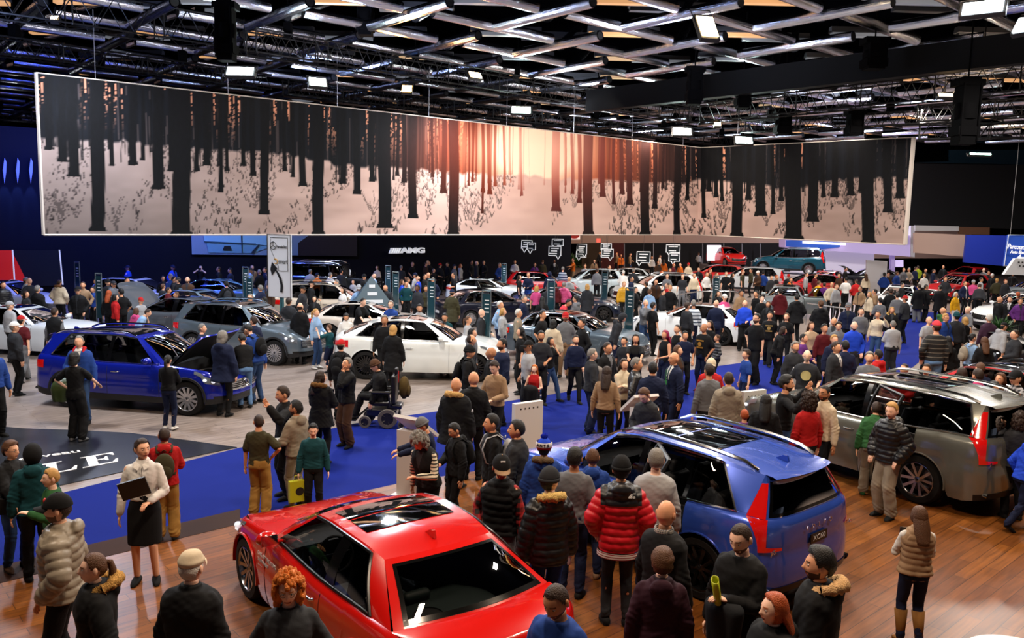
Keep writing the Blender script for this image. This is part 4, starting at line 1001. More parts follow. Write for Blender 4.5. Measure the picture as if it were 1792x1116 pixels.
# ================================================================= the hall
def woodmat(name, c1, c2, ang, pw=.19, plen=2.2, rough=.22, coat=.0):
    m, nt, out = newmat(name); N = nt.nodes.new; Lk = nt.links.new
    b = N('ShaderNodeBsdfPrincipled'); Lk(b.outputs[0], out.inputs[0]); b.inputs['Roughness'].default_value = rough; b.inputs['Coat Weight'].default_value = coat
    tc = N('ShaderNodeTexCoord'); mp = N('ShaderNodeMapping'); mp.inputs['Rotation'].default_value = (0, 0, ang); Lk(tc.outputs['Object'], mp.inputs[0])
    br = N('ShaderNodeTexBrick'); br.inputs['Scale'].default_value = 1; br.inputs['Brick Width'].default_value = plen; br.inputs['Row Height'].default_value = pw; br.inputs['Mortar Size'].default_value = .004
    br.inputs['Color1'].default_value = lin(c1); br.inputs['Color2'].default_value = lin(c2); br.inputs['Mortar'].default_value = tuple(v*.25 for v in lin(c2)[:3])+(1,); br.offset = .37
    Lk(mp.outputs[0], br.inputs['Vector'])
    mp2 = N('ShaderNodeMapping'); mp2.inputs['Scale'].default_value = (1.2, 14, 1); Lk(mp.outputs[0], mp2.inputs[0]); n = N('ShaderNodeTexNoise'); n.inputs['Scale'].default_value = 1.6; n.inputs['Detail'].default_value = 6; Lk(mp2.outputs[0], n.inputs['Vector'])
    n2 = N('ShaderNodeTexNoise'); n2.inputs['Scale'].default_value = .7; Lk(mp.outputs[0], n2.inputs['Vector'])
    mx = N('ShaderNodeMix'); mx.data_type = 'RGBA'; mx.blend_type = 'MULTIPLY'; mx.inputs['Factor'].default_value = .75; cr = N('ShaderNodeValToRGB'); cr.color_ramp.elements[0].color = (.45, .45, .45, 1); cr.color_ramp.elements[0].position = .3; cr.color_ramp.elements[1].color = (1.25, 1.25, 1.25, 1); cr.color_ramp.elements[1].position = .7
    Lk(n.outputs['Fac'], cr.inputs[0]); Lk(br.outputs['Color'], mx.inputs['A']); Lk(cr.outputs[0], mx.inputs['B'])
    Lk(mx.outputs['Result'], b.inputs['Base Color']); return m
def poly_floor(name, px, z, mat, thick=.006):
    pts = [G(x, y, z)[:2] for x, y in px]; m = MB(); a = sum(pts[i-1][0]*pts[i][1]-pts[i][0]*pts[i-1][1] for i in range(len(pts)))
    if a < 0: pts = pts[::-1]
    m.prism([tuple(p) for p in pts], z-thick, z); return m.build(name, mat, smooth=False)
STRIP = math.atan2(*(G(1340, 628)-G(971, 689))[[1, 0]])
fl = MB(); fl.box((0, 45, -.05), (130, 110, .1)); struct(fl.build('floor', woodmat('pale_laminate', '#968880', '#8a7c74', -STRIP, .19, 2.0, .34), smooth=False))
bluec = P('#0d1f76', .85, spec=.1, noise=.10, nscale=30, bump=.25, bscale=300)
struct(poly_floor('floor_carpet_aisle', [(-260, 985), (-60, 905), (415, 784), (640, 737), (860, 706), (971, 689), (1203, 648), (1343, 628), (1480, 604), (1560, 560), (1600, 545), (1700, 548), (1660, 590), (1600, 640), (1545, 680), (1290, 760), (1000, 800), (700, 850), (415, 917), (-40, 1030), (-300, 1100)], .006, bluec))
struct(poly_floor('floor_carpet_far_aisle', [(850, 545), (900, 525), (1010, 505), (1030, 512), (960, 545), (880, 570)], .006, bluec))
wood = woodmat('brown_wood_planks', '#86501f', '#6b3c14', -STRIP-.02, .17, 1.6, .36)
o = struct(poly_floor('floor_brown_planks', [(-420, 1150), (-300, 1095), (-40, 1022), (415, 908), (700, 845), (1000, 797), (1290, 757), (1545, 678), (1800, 650), (2300, 700), (2600, 1500), (1800, 2600), (-900, 2600)], .014, wood, .012))
o = struct(poly_floor('trim_carpet_edge', [(-300, 1068), (-40, 999), (170, 949), (420, 890), (420, 916), (170, 977), (-40, 1030), (-300, 1102)], .018, P('#2e170c', .7, spec=.15), .012))
mat_o = poly_floor('floor_mat', [(-120, 735), (40, 749), (130, 752), (228, 757), (330, 770), (415, 782), (300, 806), (95, 851), (-80, 893), (-200, 930)], .012, P('#23252b', .25, spec=.5), .008); mat_o['kind'] = 'structure'
# floor lettering on the dark mat
def letters():
    O_ = G(72, 832, .014); ax = G(214, 806, .014)-O_; ax[2] = 0; ln = np.linalg.norm(ax); ax /= ln; up = np.array([-ax[1], ax[0], 0])
    wht = P('#e9eaec', .4)
    def put(name, polys, z1=.004):
        m = MB()
        for poly in polys: m.prism(poly, 0, z1)
        o = m.build(name, wht, smooth=False); o.matrix_world = Matrix(((ax[0], up[0], 0, O_[0]), (ax[1], up[1], 0, O_[1]), (0, 0, 1, .013), (0, 0, 0, 1))); return o
    s = ln/2.25; sh = .22
    def T(pts, dx): return [((x+y*sh+dx)*s, y*s) for x, y in pts]
    hh = 1.15
    L_ = [T([(.0, 0), (.95, 0), (1.0, .40), (.93, .40), (.80, .09), (.46, .09), (.46, hh-.07), (.62, hh-.05), (.62, hh), (.02, hh), (.02, hh-.05), (.18, hh-.07), (.18, .09), (0, .06)][::1], 0)]
    E_ = [T([(.0, 0), (1.0, 0), (1.05, .36), (.98, .36), (.86, .09), (.46, .09), (.46, .53), (.66, .53), (.72, .38), (.78, .38), (.78, .80), (.72, .80), (.66, .62), (.46, .62), (.46, hh-.09), (.84, hh-.09), (.95, hh-.32), (1.0, hh-.32), (.98, hh), (.02, hh), (.02, hh-.05), (.18, hh-.07), (.18, .07), (0, .05)], 1.12)]
    tags(put('floor_letter', L_), 'big white serif letter L printed on the dark floor mat', 'lettering', 'white letters on the dark floor mat')
    tags(put('floor_letter', E_), 'big white serif letter E printed on the dark floor mat', 'lettering', 'white letters on the dark floor mat')
    t = text('floor_lettering', 'nouveau', .48*s, wht, ext=.002, xs=1.25, align='RIGHT', bold=.004)
    p = G(141, 788, .015); t.matrix_world = Matrix(((ax[0], up[0]*1+ax[0]*.2, 0, p[0]), (ax[1], up[1]+ax[1]*.2, 0, p[1]), (0, 0, 1, .015), (0, 0, 0, 1)))
    tags(t, 'small white word nouveau printed above the big floor letters', 'lettering')
letters()
# ---------------------------------------------------------------- walls
navy = P('#0c1030', .85, spec=.1); blk_w = P('#08080b', .85, spec=.1)
WA, WB = G(-260, 548), G(998, 499)
wd = (WB-WA)[:2]; wl_ = np.linalg.norm(wd); wd /= wl_; wn = np.array([wd[1], -wd[0]])
def onwall(px, py, off=.06, A=WA):
    """point of the display wall seen at a pixel, pushed out by off"""
    d = ray(px, py); n = wn; t = ((A[:2]+n*off-CC[:2])@n)/(d[:2]@n); return CC+d*t
wm = MB(); mid = (WA+WB)/2; wm.box((mid[0]-wn[0]*.2, mid[1]-wn[1]*.2, 3.9), (wl_, .35, 7.8), rz=math.atan2(wd[1], wd[0])); struct(wm.build('wall_display', P('#0a0b16', .8, spec=.15, noise=.2, nscale=.6), smooth=False))
bw = MB(); bw.box((0, 96, 8), (140, .4, 16)); struct(bw.build('wall_back', blk_w, smooth=False))
for s, n in ((-1, 'left'), (1, 'right')):
    w_ = MB(); w_.box((s*64, 45, 8), (.4, 110, 16)); struct(w_.build('wall_'+n, navy if s < 0 else blk_w, smooth=False))
cl = MB(); cl.box((0, 45, 16.2), (130, 110, .3)); struct(cl.build('ceiling', P('#020203', 1., spec=0.), smooth=False))
def wallrect(name, x0, y0, x1, y1, mat, off=.06, th=.05, A=WA):
    a, b, c, d = onwall(x0, y1, off), onwall(x1, y1, off), onwall(x1, y0, off), onwall(x0, y0, off); z0, z1 = min(a[2], b[2]), max(c[2], d[2])
    z0 = (a[2]+b[2])/2; z1 = (c[2]+d[2])/2
    m = MB(); cx, cy = (a[0]+b[0])/2, (a[1]+b[1])/2; w2 = math.hypot(b[0]-a[0], b[1]-a[1]); m.box((cx, cy, (z0+z1)/2), (w2, th, z1-z0), rz=math.atan2(wd[1], wd[0])); return m.build(name, mat, smooth=False), (cx, cy, z0, z1, w2)
# AMG lettering: five slanted bars and the letters
def amg():
    r = empty('wall_lettering', onwall(716, 443, .10), math.atan2(wd[1], wd[0])); wht = P('#e6e8ea', .4, es=.35, emit='#ffffff')
    s = (onwall(752, 438)-onwall(682, 438))[:2]; Wd = np.linalg.norm(s); hh = (onwall(716, 434)-onwall(716, 443.2))[2]
    k = .45*hh
    def bar(x0, x1): m = MB(); m.prism([(x0, 0), (x1, 0), (x1+k, hh), (x0+k, hh)], -.05, .05, M=((1, 0, 0), (0, 0, -1), (0, 1, 0))); return m
    x = -Wd/2
    for i, w_ in enumerate((.055, .035, .032, .030, .028)):
        bar(x, x+w_*Wd).build('letter_bar', wht, r, smooth=False); x += (w_+.018)*Wd
    t = text('letter', 'AMG', hh*1.36, wht, r, loc=(x+.30*Wd+k*.5, 0, hh*.49), rot=(PI/2, 0, 0), ext=.05, bold=.02, xs=1.0); 
    bb = t.dimensions; mx = max(v.co.x for v in t.data.vertices)-min(v.co.x for v in t.data.vertices)
    for v in t.data.vertices: v.co.x *= (.62*Wd)/mx
    tags(r, 'large white AMG lettering with slanted bars on the black wall', 'sign')
amg()
# wide car picture on the wall under the forest banner
def carpic():
    r = empty('wall_picture', onwall(440, 430, .07), 0)
    r0 = np.array(r.location)
    def flat(name, pts, mat, off): m = MB(); P3 = [onwall(x, y, off)-r0 for x, y in pts]; n = len(P3); B = [p-np.array([wn[0], wn[1], 0])*.02 for p in P3]; m.add(P3+B, [tuple(range(n)), tuple(range(2*n-1, n-1, -1))]+[(i, n+i, n+(i+1) % n, (i+1) % n) for i in range(n)]); return m.build(name, mat, r, smooth=False)
    flat('picture_panel', [(336, 445), (560, 447), (560, 385), (334, 385)], P('#7d92a6', .5), .07)
    flat('car_side', [(365, 442), (440, 443), (475, 432), (475, 385), (352, 385)], P('#6fa0b4', .4), .10)
    flat('car_flank', [(358, 424), (395, 424), (448, 427), (475, 431), (475, 385), (352, 385)], P('#8ec0d0', .35), .13)
    flat('door_line', [(421, 386), (424, 386), (425, 442), (423, 442)], P('#1c2c38', .5), .15)
    flat('sill_line', [(440, 441), (452, 428), (455, 428), (443, 443)], P('#1c2c38', .5), .15)
    flat('body_crease', [(357, 421.5), (448, 426), (448, 427), (357, 423)], P('#3b6070', .5), .15)
    flat('side_vent', [(390, 437), (406, 437), (403, 430), (393, 430)], P('#10181e', .5), .15)
    flat('dark_flank', [(522, 447), (625, 448), (625, 412), (540, 412), (522, 425)], P('#241c24', .5), .10)
    tags(r, 'wide picture of a pale blue car flank on the display wall', 'picture')
carpic()
# ---------------------------------------------------------------- forest banner
_tw = None
def forest_paint(X, Y):
    n = len(X); rs = np.random.RandomState(11)
    def vn(a, b, seed):  # value noise
        r = np.random.RandomState(seed).rand(256, 256); ia, ib = np.floor(a).astype(int), np.floor(b).astype(int); fa, fb = a-ia, b-ib; fa = fa*fa*(3-2*fa); fb = fb*fb*(3-2*fb)
        g = lambda i, j: r[i % 256, j % 256]
        return (g(ia, ib)*(1-fa)+g(ia+1, ib)*fa)*(1-fb)+(g(ia, ib+1)*(1-fa)+g(ia+1, ib+1)*fa)*fb
    snowy = np.interp(X, [60, 207, 339, 489, 600, 788, 939, 1089, 1198, 1222, 1380, 1474, 1600], [241, 246, 260, 268, 290, 301, 310, 316, 320, 316, 330, 314, 312])+(vn(X/9, X*0, 1)-.5)*8
    sun = np.exp(-(((X-937)/95)**2+((Y-258)/75)**2)); sun2 = np.exp(-(((X-940)/235)**2+((Y-270)/150)**2))
    botY = 411+np.clip(X-1222, 0, 999)*.048; topY = np.where(X < 1222, 127+(X-57)*.1124, 258-(X-1222)*.047)
    q = np.clip((Y-snowy)/(botY-snowy), 0, 1)
    # snow
    shade = vn(X/60, Y/28, 2)*.6+vn(X/22, Y/9, 3)*.4
    left = np.clip((620-X)/420, 0, 1)
    sn = np.stack([.68+.14*shade, .575+.13*shade, .53+.13*shade], 1)*(1-.42*left*(.4+.6*q))[:, None]
    sn = sn*(1-left[:, None]*.25)+np.stack([.44*np.ones(n), .44*np.ones(n), .44*np.ones(n)], 1)*left[:, None]*.25
    rt = np.clip((X-1200)/300, 0, 1); sn *= (1-.22*rt)[:, None]
    sn = sn*(1-sun2[:, None]*.35)+np.array([.90, .66, .57])*sun2[:, None]*.35
    # dark wood behind with gaps of light
    gaps = (vn(X/3.1, Y/90, 5) > .60)*np.clip(1.25-(Y-topY)/75, 0, 1)*(vn(X/24, X*0+3, 6) > .50)
    leaf = (vn(X/2.2, Y/2.6, 7) > .48)
    bk = np.stack([.030+.045*vn(X/5, Y/70, 8), .038+.045*vn(X/5, Y/70, 8), .055+.045*vn(X/5, Y/70, 8)], 1)
    fine = (vn(X/1.7, Y/120, 9) > .80)*.16; bk = bk+fine[:, None]*np.array([1., .8, .7])
    bk = bk*(1-(gaps*leaf)[:, None])+np.array([.80, .55, .43])*(gaps*leaf)[:, None]
    streak = .65+.35*vn(X/4, Y/200, 12)
    glow = np.array([.78, .36, .22])*(streak)[:, None]
    bk = bk*(1-np.clip(sun2*1.5-.28, 0, 1)[:, None])+glow*np.clip(sun2*1.5-.28, 0, 1)[:, None]
    wht = np.clip(sun*2.1-.25, 0, 1)[:, None]; bk = bk*(1-wht)+np.array([1., .84, .72])*wht
    soft = np.clip((Y-snowy+3)/5, 0, 1)[:, None]; C = bk*(1-soft)+sn*soft
    # twigs on the snow
    global _tw
    if _tw is None:
        _tw = np.zeros((470, 1800)); rt_ = np.random.RandomState(5)
        for i in range(5200):
            x = rt_.uniform(62, 1600); sy = float(np.interp(x, [60, 207, 339, 489, 600, 788, 939, 1089, 1198, 1380, 1474, 1600], [241, 246, 260, 268, 290, 301, 310, 316, 320, 330, 314, 312])); u = rt_.rand()**1.9; y = sy+2+u*(412-sy); sc_ = .5+1.1*u
            cl = math.sin(x/23.+u*5)+math.sin(x/61.+1.3)*.8+math.sin(x/9.+y/30.)*.5
            if cl < .1-.5*(1-u)+.6*abs(math.exp(-((x-930)/160)**2)): continue
            ln = rt_.uniform(3, 8)*sc_; sl = rt_.uniform(-.55, .55); wd_ = rt_.uniform(.5, 1.25)*sc_**.5; al = rt_.uniform(.45, .95)
            for k in np.arange(0, ln, .5):
                xx, yy = x+sl*k, y-k; ww = wd_*(1-.6*k/ln)
                for ix in range(int(xx-ww), int(xx+ww)+2):
                    if 0 <= ix < 1800 and 0 <= int(yy) < 470: _tw[int(yy), ix] = max(_tw[int(yy), ix], al*max(0, min(1, ww+.6-abs(ix-xx))))
        for i in range(26):   # taller leafless bushes
            x, y = rt_.uniform(70, 1580), rt_.uniform(345, 405)
            for b_ in range(9):
                a_, ln = rt_.uniform(-.6, .6), rt_.uniform(16, 46)
                for k in np.arange(0, ln, .5):
                    ix, iy = int(x+math.sin(a_)*k+2*math.sin(k/7+b_)), int(y-k)
                    if 0 <= ix < 1800 and 0 <= iy < 470: _tw[iy, ix] = max(_tw[iy, ix], .45)
    t_ = (_tw[np.clip(Y.astype(int), 0, 469), np.clip(X.astype(int), 0, 1799)]*(Y > snowy))[:, None]*(1-.45*sun2[:, None]); C = C*(1-t_)+np.array([.10, .085, .085])*t_
    # small trunks, random
    T = []
    for i in range(230):
        x = rs.uniform(60, 1600); T.append((x, rs.uniform(1.2, 4.5), float(np.interp(x, [60, 600, 1200, 1600], [248, 296, 322, 322]))+rs.uniform(-4, 26), rs.uniform(.5, .95)))
    big = [(171, 26, 405), (318, 34, 413), (128, 20, 309), (109, 16, 283), (277, 20, 331), (233, 15, 289), (361, 14, 290), (386, 9, 337), (463, 17, 375), (397, 8, 299), (442, 11, 308), (427, 9, 291), (529, 13, 326), (557, 21, 413), (85, 14, 262), (196, 9, 290), (250, 8, 281), (345, 10, 300), (300, 12, 300), (498, 8, 300), (512, 7, 310), (600, 11, 322),
        (624, 13, 340), (673, 24, 399), (722, 16, 382), (707, 9, 320), (696, 7, 308), (650, 9, 318), (756, 6, 310), (777, 11, 338), (794, 19, 413), (845, 7, 337), (856, 8, 340), (828, 5, 318), (867, 6, 326), (882, 5, 324), (820, 4, 325), (912, 5, 343), (973, 15, 370), (1001, 6, 340), (1014, 8, 355), (1029, 18, 413), (1055, 10, 345), (1074, 6, 357), (1101, 11, 358), (1129, 17, 413), (1146, 9, 365), (1185, 12, 411), (1161, 6, 330), (845, 5, 374), (1088, 8, 340),
        (1203, 7, 350), (1231, 8, 381), (1252, 8, 345), (1263, 7, 352), (1242, 9, 335), (1290, 20, 415), (1331, 19, 378), (1352, 8, 375), (1388, 30, 420), (1423, 19, 388), (1461, 13, 346), (1489, 12, 342), (1519, 24, 428), (1553, 16, 372), (1576, 15, 347), (1310, 10, 350), (1368, 9, 352), (1440, 8, 345), (1505, 6, 335)]
    T += [(x, w, b, 1.) for x, w, b in big]
    for x, w, b, al in T:
        m = (np.abs(X-x) < w*.75) & (Y < b); 
        if not m.any(): continue
        xx, yy = X[m], Y[m]; hw = w*.5*(1.08-.12*(yy < b-8))*(1+.22*np.clip((yy-b+9)/9, 0, 1)); a = np.clip((hw-np.abs(xx-x+1.0*np.sin(yy/35+x)))/1.0, 0, 1)*al
        base = np.array([.035, .037, .045])*(.75+.5*vn(xx/2, yy/7, 31))[:, None]; s2 = np.clip(sun2[m]*1.35-.32, 0, 1)[:, None]*(1 if w < 17 else .8); warm = np.array([.55, .20, .11]) if x < 900 else np.array([.60, .27, .22])
        base = base*(1-s2)+warm*s2; s3 = np.clip(sun[m]*1.4-.25, 0, 1)[:, None]*.75; base = base*(1-s3)+np.array([.98, .74, .64])*s3
        C[m] = C[m]*(1-a[:, None])+base*a[:, None]
    return np.clip(C, 0, 1)
def banner():
    r = empty('forest_banner', (0, 0, 0)); tags(r, 'long hanging banner printed with a snowy pine forest at sunset', 'banner')
    A, B, D_ = np.array([-16.4, 28.6]), np.array([11.8, 53.]), np.array([20.5, 43.])
    m, nt, out = newmat('printed_forest'); b = nt.nodes.new('ShaderNodeBsdfPrincipled'); at = nt.nodes.new('ShaderNodeAttribute'); at.attribute_name = 'print'; nt.links.new(at.outputs['Color'], b.inputs['Base Color']); nt.links.new(b.outputs[0], out.inputs[0]); b.inputs['Roughness'].default_value = .75; b.inputs['Specular IOR Level'].default_value = .15
    def top_bot(P2, i):
        z0 = {0: 3.40, 1: 3.58, 2: 3.44}[i]; z1 = {0: 8.90, 1: 9.11, 2: 8.96}[i]; return z0, z1
    for (P0, i0), (P1, i1), nu, nv in (((A, 0), (B, 1), 1250, 190), ((B, 1), (D_, 2), 420, 150)):
        # columns evenly spaced as the eye meets them are unnecessary: even spacing along the cloth, finer at the far end by a smooth law
        q = np.linspace(0, 1, nu); s0, s1 = 1/P0[1], 1/P1[1]; t = q*s1**-1/((1-q)*s0**-1+q*s1**-1) if False else q
        t = (q*s0)/((1-q)*s1+q*s0) if P1[1] > P0[1] else (q*s0)/((1-q)*s1+q*s0)
        z = np.linspace(0, 1, nv); XY = P0+(P1-P0)*t[:, None]; za, zb = top_bot(P0, i0); zc_, zd = top_bot(P1, i1); lo = za+(zc_-za)*t; hi = zb+(zd-zb)*t
        V = np.zeros((nu, nv, 3)); V[:, :, :2] = XY[:, None, :]; V[:, :, 2] = lo[:, None]+(hi-lo)[:, None]*z[None]
        vv = V.reshape(-1, 3)-CC; k = vv@CF; X = W/2+FPX*(vv@CR)/k; Y = H/2-FPX*(vv@CU)/k
        # print is laid out along the cloth; its columns are looked up on the photo's measured trunk positions
        col = forest_paint(X, Y)
        me = bpy.data.meshes.new('printed_cloth'); me.vertices.add(nu*nv); me.vertices.foreach_set('co', V.reshape(-1))
        ii, jj = np.meshgrid(np.arange(nu-1), np.arange(nv-1), indexing='ij'); a = (ii*nv+jj).reshape(-1); Q = np.stack([a, a+nv, a+nv+1, a+1], 1).astype(np.int32)
        me.loops.add(Q.size); me.loops.foreach_set('vertex_index', Q.reshape(-1)); me.polygons.add(len(Q)); me.polygons.foreach_set('loop_start', np.arange(0, Q.size, 4, dtype=np.int32)); me.update(calc_edges=True)
        ca = me.color_attributes.new('print', 'FLOAT_COLOR', 'POINT'); lc = np.where(col <= .04045, col/12.92, ((col+.055)/1.055)**2.4); ca.data.foreach_set('color', np.concatenate([lc, np.ones((len(lc), 1))], 1).reshape(-1).astype(np.float32))
        me.materials.append(m); o = bpy.data.objects.new('printed_cloth', me); COL.objects.link(o); o.parent = r
        n2 = np.array([(P1-P0)[1], -(P1-P0)[0]]); n2 /= np.linalg.norm(n2); bk = MB(); off = -n2*.06
        bk.add([tuple(P0+off)+(za,), tuple(P1+off)+(zc_,), tuple(P1+off)+(zd,), tuple(P0+off)+(zb,), tuple(P0)+(za,), tuple(P1)+(zc_,), tuple(P1)+(zd,), tuple(P0)+(zb,)], [(3, 2, 1, 0), (0, 1, 5, 4), (2, 3, 7, 6)]); bk.build('banner_backing', P('#1a1a1c', .8), r, smooth=False)
        fr = MB(); e = [tuple(P0)+(za,), tuple(P1)+(zc_,), tuple(P1)+(zd,), tuple(P0)+(zb,)]
        fr.tube([e[0], e[1]], .035, 6); fr.tube([e[3], e[2]], .025, 6); fr.tube([e[0], e[3]] if i0 == 0 else [e[1], e[2]], .06 if i0 == 0 else .12, 6); fr.build('banner_frame', P('#c9bfb4', .4, metal=.2), r)
        wm = MB()
        for f in (np.linspace(.05, .95, 8) if i0 == 0 else (.2, .8)): p = P0+(P1-P0)*f; zt_ = zb+(zd-zb)*f; wm.tube([(p[0], p[1], zt_), (p[0], p[1], 11.3)], .012, 5)
        wm.build('suspension_wire', P('#8a8a90', .4, metal=.8), r)
banner()
# ---------------------------------------------------------------- roof lattice of foil-wrapped tubes
def foil():
    m, nt, out = newmat('crinkled_foil'); b = nt.nodes.new('ShaderNodeBsdfPrincipled'); nt.links.new(b.outputs[0], out.inputs[0]); b.inputs['Metallic'].default_value = 1; b.inputs['Roughness'].default_value = .19; b.inputs['Base Color'].default_value = lin('#e4e8f4')
    tc = nt.nodes.new('ShaderNodeTexCoord'); mp = nt.nodes.new('ShaderNodeMapping'); mp.inputs['Scale'].default_value = (.22, 11, 11); nt.links.new(tc.outputs['Object'], mp.inputs[0]); n = nt.nodes.new('ShaderNodeTexNoise'); n.inputs['Scale'].default_value = 1.6; n.inputs['Detail'].default_value = 5; nt.links.new(mp.outputs[0], n.inputs['Vector'])
    bp = nt.nodes.new('ShaderNodeBump'); bp.inputs['Strength'].default_value = .5; bp.inputs['Distance'].default_value = .05; nt.links.new(n.outputs['Fac'], bp.inputs['Height']); nt.links.new(bp.outputs[0], b.inputs['Normal']); return m
def lattice():
    fm = foil(); tl = []; rs = random.Random(4)
    for L in (5.0, 5.9, 3.6):
        m = MB(); n = 14; A = []
        for i in range(n+1):
            x = L*i/n; r = .20; A.append([(x, r*math.cos(t)*(1+.04*math.sin(5*t+i)), r*math.sin(t)) for t in np.linspace(0, 2*PI, 14, endpoint=False)])
        m.grid(np.array(A), 0, closed=True)
        for e in (0, L): m.lathe([(0, e), (.15, e)], 14, 'x', mi=1); 
        tl.append(m.mesh('foil_tube', [fm, P('#060606', .9)], smooth=50))
    fx = MB(); fx.prism([(-.20, -.02), (.20, -.02), (.12, .20), (-.12, .20)], 0, 2.9, M=((0, 0, 1), (1, 0, 0), (0, 1, 0))); fxm = fx.mesh('trough', P('#55575c', .45, metal=.2), smooth=False)
    tb = MB(); tb.box((1.45, 0, -.10), (2.8, .30, .13)); lit = {c: tb.mesh('tube_panel', P(c, .35, spec=.6, es=e, emit=c), smooth=False) for c, e in (('#cf9a68', .8), ('#8f949c', .3), ('#3a3d42', .0), ('#d8b48a', .55))}
    def put(name, me, p, ang, tilt=0, label='', cat='', grp=''):
        o = bpy.data.objects.new(name, me); COL.objects.link(o); o.location = p; o.rotation_euler = (rs.random()*.1 if name == 'roof_tube' else 0, tilt, ang); tags(o, label, cat, grp); return o
    cnt = {'a': 0, 'b': 0, 'f': 0, 'w': 0}
    for j in range(-2, 9):
        for i in range(-9, 12):
            ox, oy = -5.6+4.75*i+.75*j, 32.1-.4*i+4.9*j
            cx, cy = PX((ox+2, oy, 11.5)); dpt = oy
            if not (-160 < cx < 1950) or cy < -90 or oy > 74: continue
            put('roof_tube', tl[0], (ox, oy, 11.45), math.radians(-49), 0, 'silver foil-wrapped roof tube slanting towards the right front', 'tube', 'foil-wrapped roof tubes slanting to the front')
            put('roof_tube', tl[1], (ox+2.5, oy-1.6, 11.62), math.radians(41), 0, 'silver foil-wrapped roof tube slanting towards the right back', 'tube', 'foil-wrapped roof tubes slanting to the back')
            if (i+j) % 2 == 0 or oy < 40: put('roof_tube', tl[2], (ox+6.6, oy-1.8, 11.5), math.radians(72), -.42, 'short silver roof tube rising steeply between the long ones', 'tube', 'short rising roof tubes')
            col_ = '#cf9a68' if rs.random() < .38 else ('#8f949c' if rs.random() < .5 else ('#d8b48a' if rs.random() < .4 else '#3a3d42'))
            f = put('ceiling_light', fxm, (ox+2.9, oy-2.4, 11.9), 0, 0, 'long ceiling light trough between the silver roof tubes', 'ceiling light', 'ceiling light troughs')
            t = bpy.data.objects.new('diffuser', lit[col_]); COL.objects.link(t); t.parent = f
            if (i*3+j) % 2 == 0: g = put('ceiling_light', fxm, (ox+.2, oy+.5, 12.3), .04, 0, 'long ceiling light trough between the silver roof tubes', 'ceiling light', 'ceiling light troughs'); t = bpy.data.objects.new('diffuser', lit['#8f949c' if rs.random() < .6 else '#3a3d42']); COL.objects.link(t); t.parent = g
lattice()
# ---------------------------------------------------------------- trusses
def truss(P0, P1, h, label, grp='black lighting trusses', cell=None, r=.035, mat=None):
    P0, P1 = np.array(P0, float), np.array(P1, float); d = P1-P0; L = np.linalg.norm(d); d /= L; up = np.array([0, 0, 1.]); s = np.cross(up, d); s /= np.linalg.norm(s); cell = cell or h*1.1
    root = empty('lighting_truss', P0); tags(root, label, 'truss', grp); mat = mat or P('#070708', .55, spec=.25)
    c = MB(); cor = [(-.5, 0), (.5, 0), (.5, 1), (-.5, 1)]; f = lambda t, k: d*t+s*h*cor[k][0]+up*h*cor[k][1]
    for k in range(4): c.tube([f(0, k), f(L, k)], r, 6)
    c.build('chords', mat, root)
    b = MB(); n = max(2, int(L/cell)); 
    for i in range(n):
        a0, a1 = L*i/n, L*(i+.5)/n; a2 = L*(i+1)/n
        for k, l in ((0, 3), (1, 2), (0, 1), (3, 2)): b.tube([f(a0, k), f(a1, l)], r*.5, 4, cap=False); b.tube([f(a1, l), f(a2, k)], r*.5, 4, cap=False)
    b.build('lacing', mat, root)
    j = MB()
    for t in np.arange(0, L, 3.0):
        for k in range(4): j.blob(f(t, k), (r*1.7,)*3, 6)
        j.tube([f(t, 0), f(t, 3)], r*.8, 5); j.tube([f(t, 1), f(t, 2)], r*.8, 5)
    j.build('joints', mat, root)
    m = MB()
    for t in np.arange(1.5, L, 6.0): m.box(f(t, 0)*.5+f(t, 1)*.5+up*(h+.25), (.28, .28, .5)); m.tube([f(t, 0)*.5+f(t, 1)*.5+up*h, f(t, 0)*.5+f(t, 1)*.5+up*(13-P0[2])], .02, 5)
    m.build('hoist', P('#040405', .9, spec=.05), root)
    return root
truss(G(-60, 18, 10.6), G(560, 112, 10.6), 1.1, 'big black truss crossing the top left corner of the hall')
truss(G(-60, 88, 9.7), G(470, 158, 9.7), .62, 'black truss just above the left end of the forest banner')
truss(G(440, 93, 10.3), G(1215, 216, 10.3), .85, 'black truss running above the middle of the forest banner')
truss(G(500, 165, 9.7), G(1300, 259, 9.7), .62, 'thin black truss close above the forest banner top edge')
truss(G(1215, 216, 9.3), G(1860, 153, 9.3), .88, 'black truss crossing the upper right of the hall')
truss(G(1608, 214, 9.0), G(1860, 200, 9.0), .70, 'upper of two short trusses beside the banner right end')
truss(G(1608, 244, 8.6), G(1860, 240, 8.6), .70, 'lower of two short trusses beside the banner right end')
truss(G(1300, 232, 9.3), G(1620, 216, 9.3), .62, 'black truss behind the right wing of the banner')
truss(G(-60, 205, 9.0), G(75, 215, 9.0), .5, 'small black truss left of the forest banner')
truss(G(-60, 250, 8.3), G(75, 252, 8.3), .4, 'lowest small truss left of the banner above the blue wall')
def beam(P0, P1, h, label):
    m = MB(); P0, P1 = np.array(P0), np.array(P1); d = P1-P0; c = (P0+P1)/2; m.box(c+np.array([0, 0, h/2]), (np.linalg.norm(d[:2]), .5, h), rz=math.atan2(d[1], d[0])); o = m.build('roof_girder', P('#05070a', .7, spec=.15), smooth=False); tags(o, label, 'girder'); return o
beam(G(1030, 196, 9.9), G(1900, 100, 9.9), 1.05, 'deep dark roof girder crossing the upper right above the truss')
beam(G(-40, 62, 11), G(-39, 20, 11), .4, 'short dark roof girder in the far left corner') if False else None
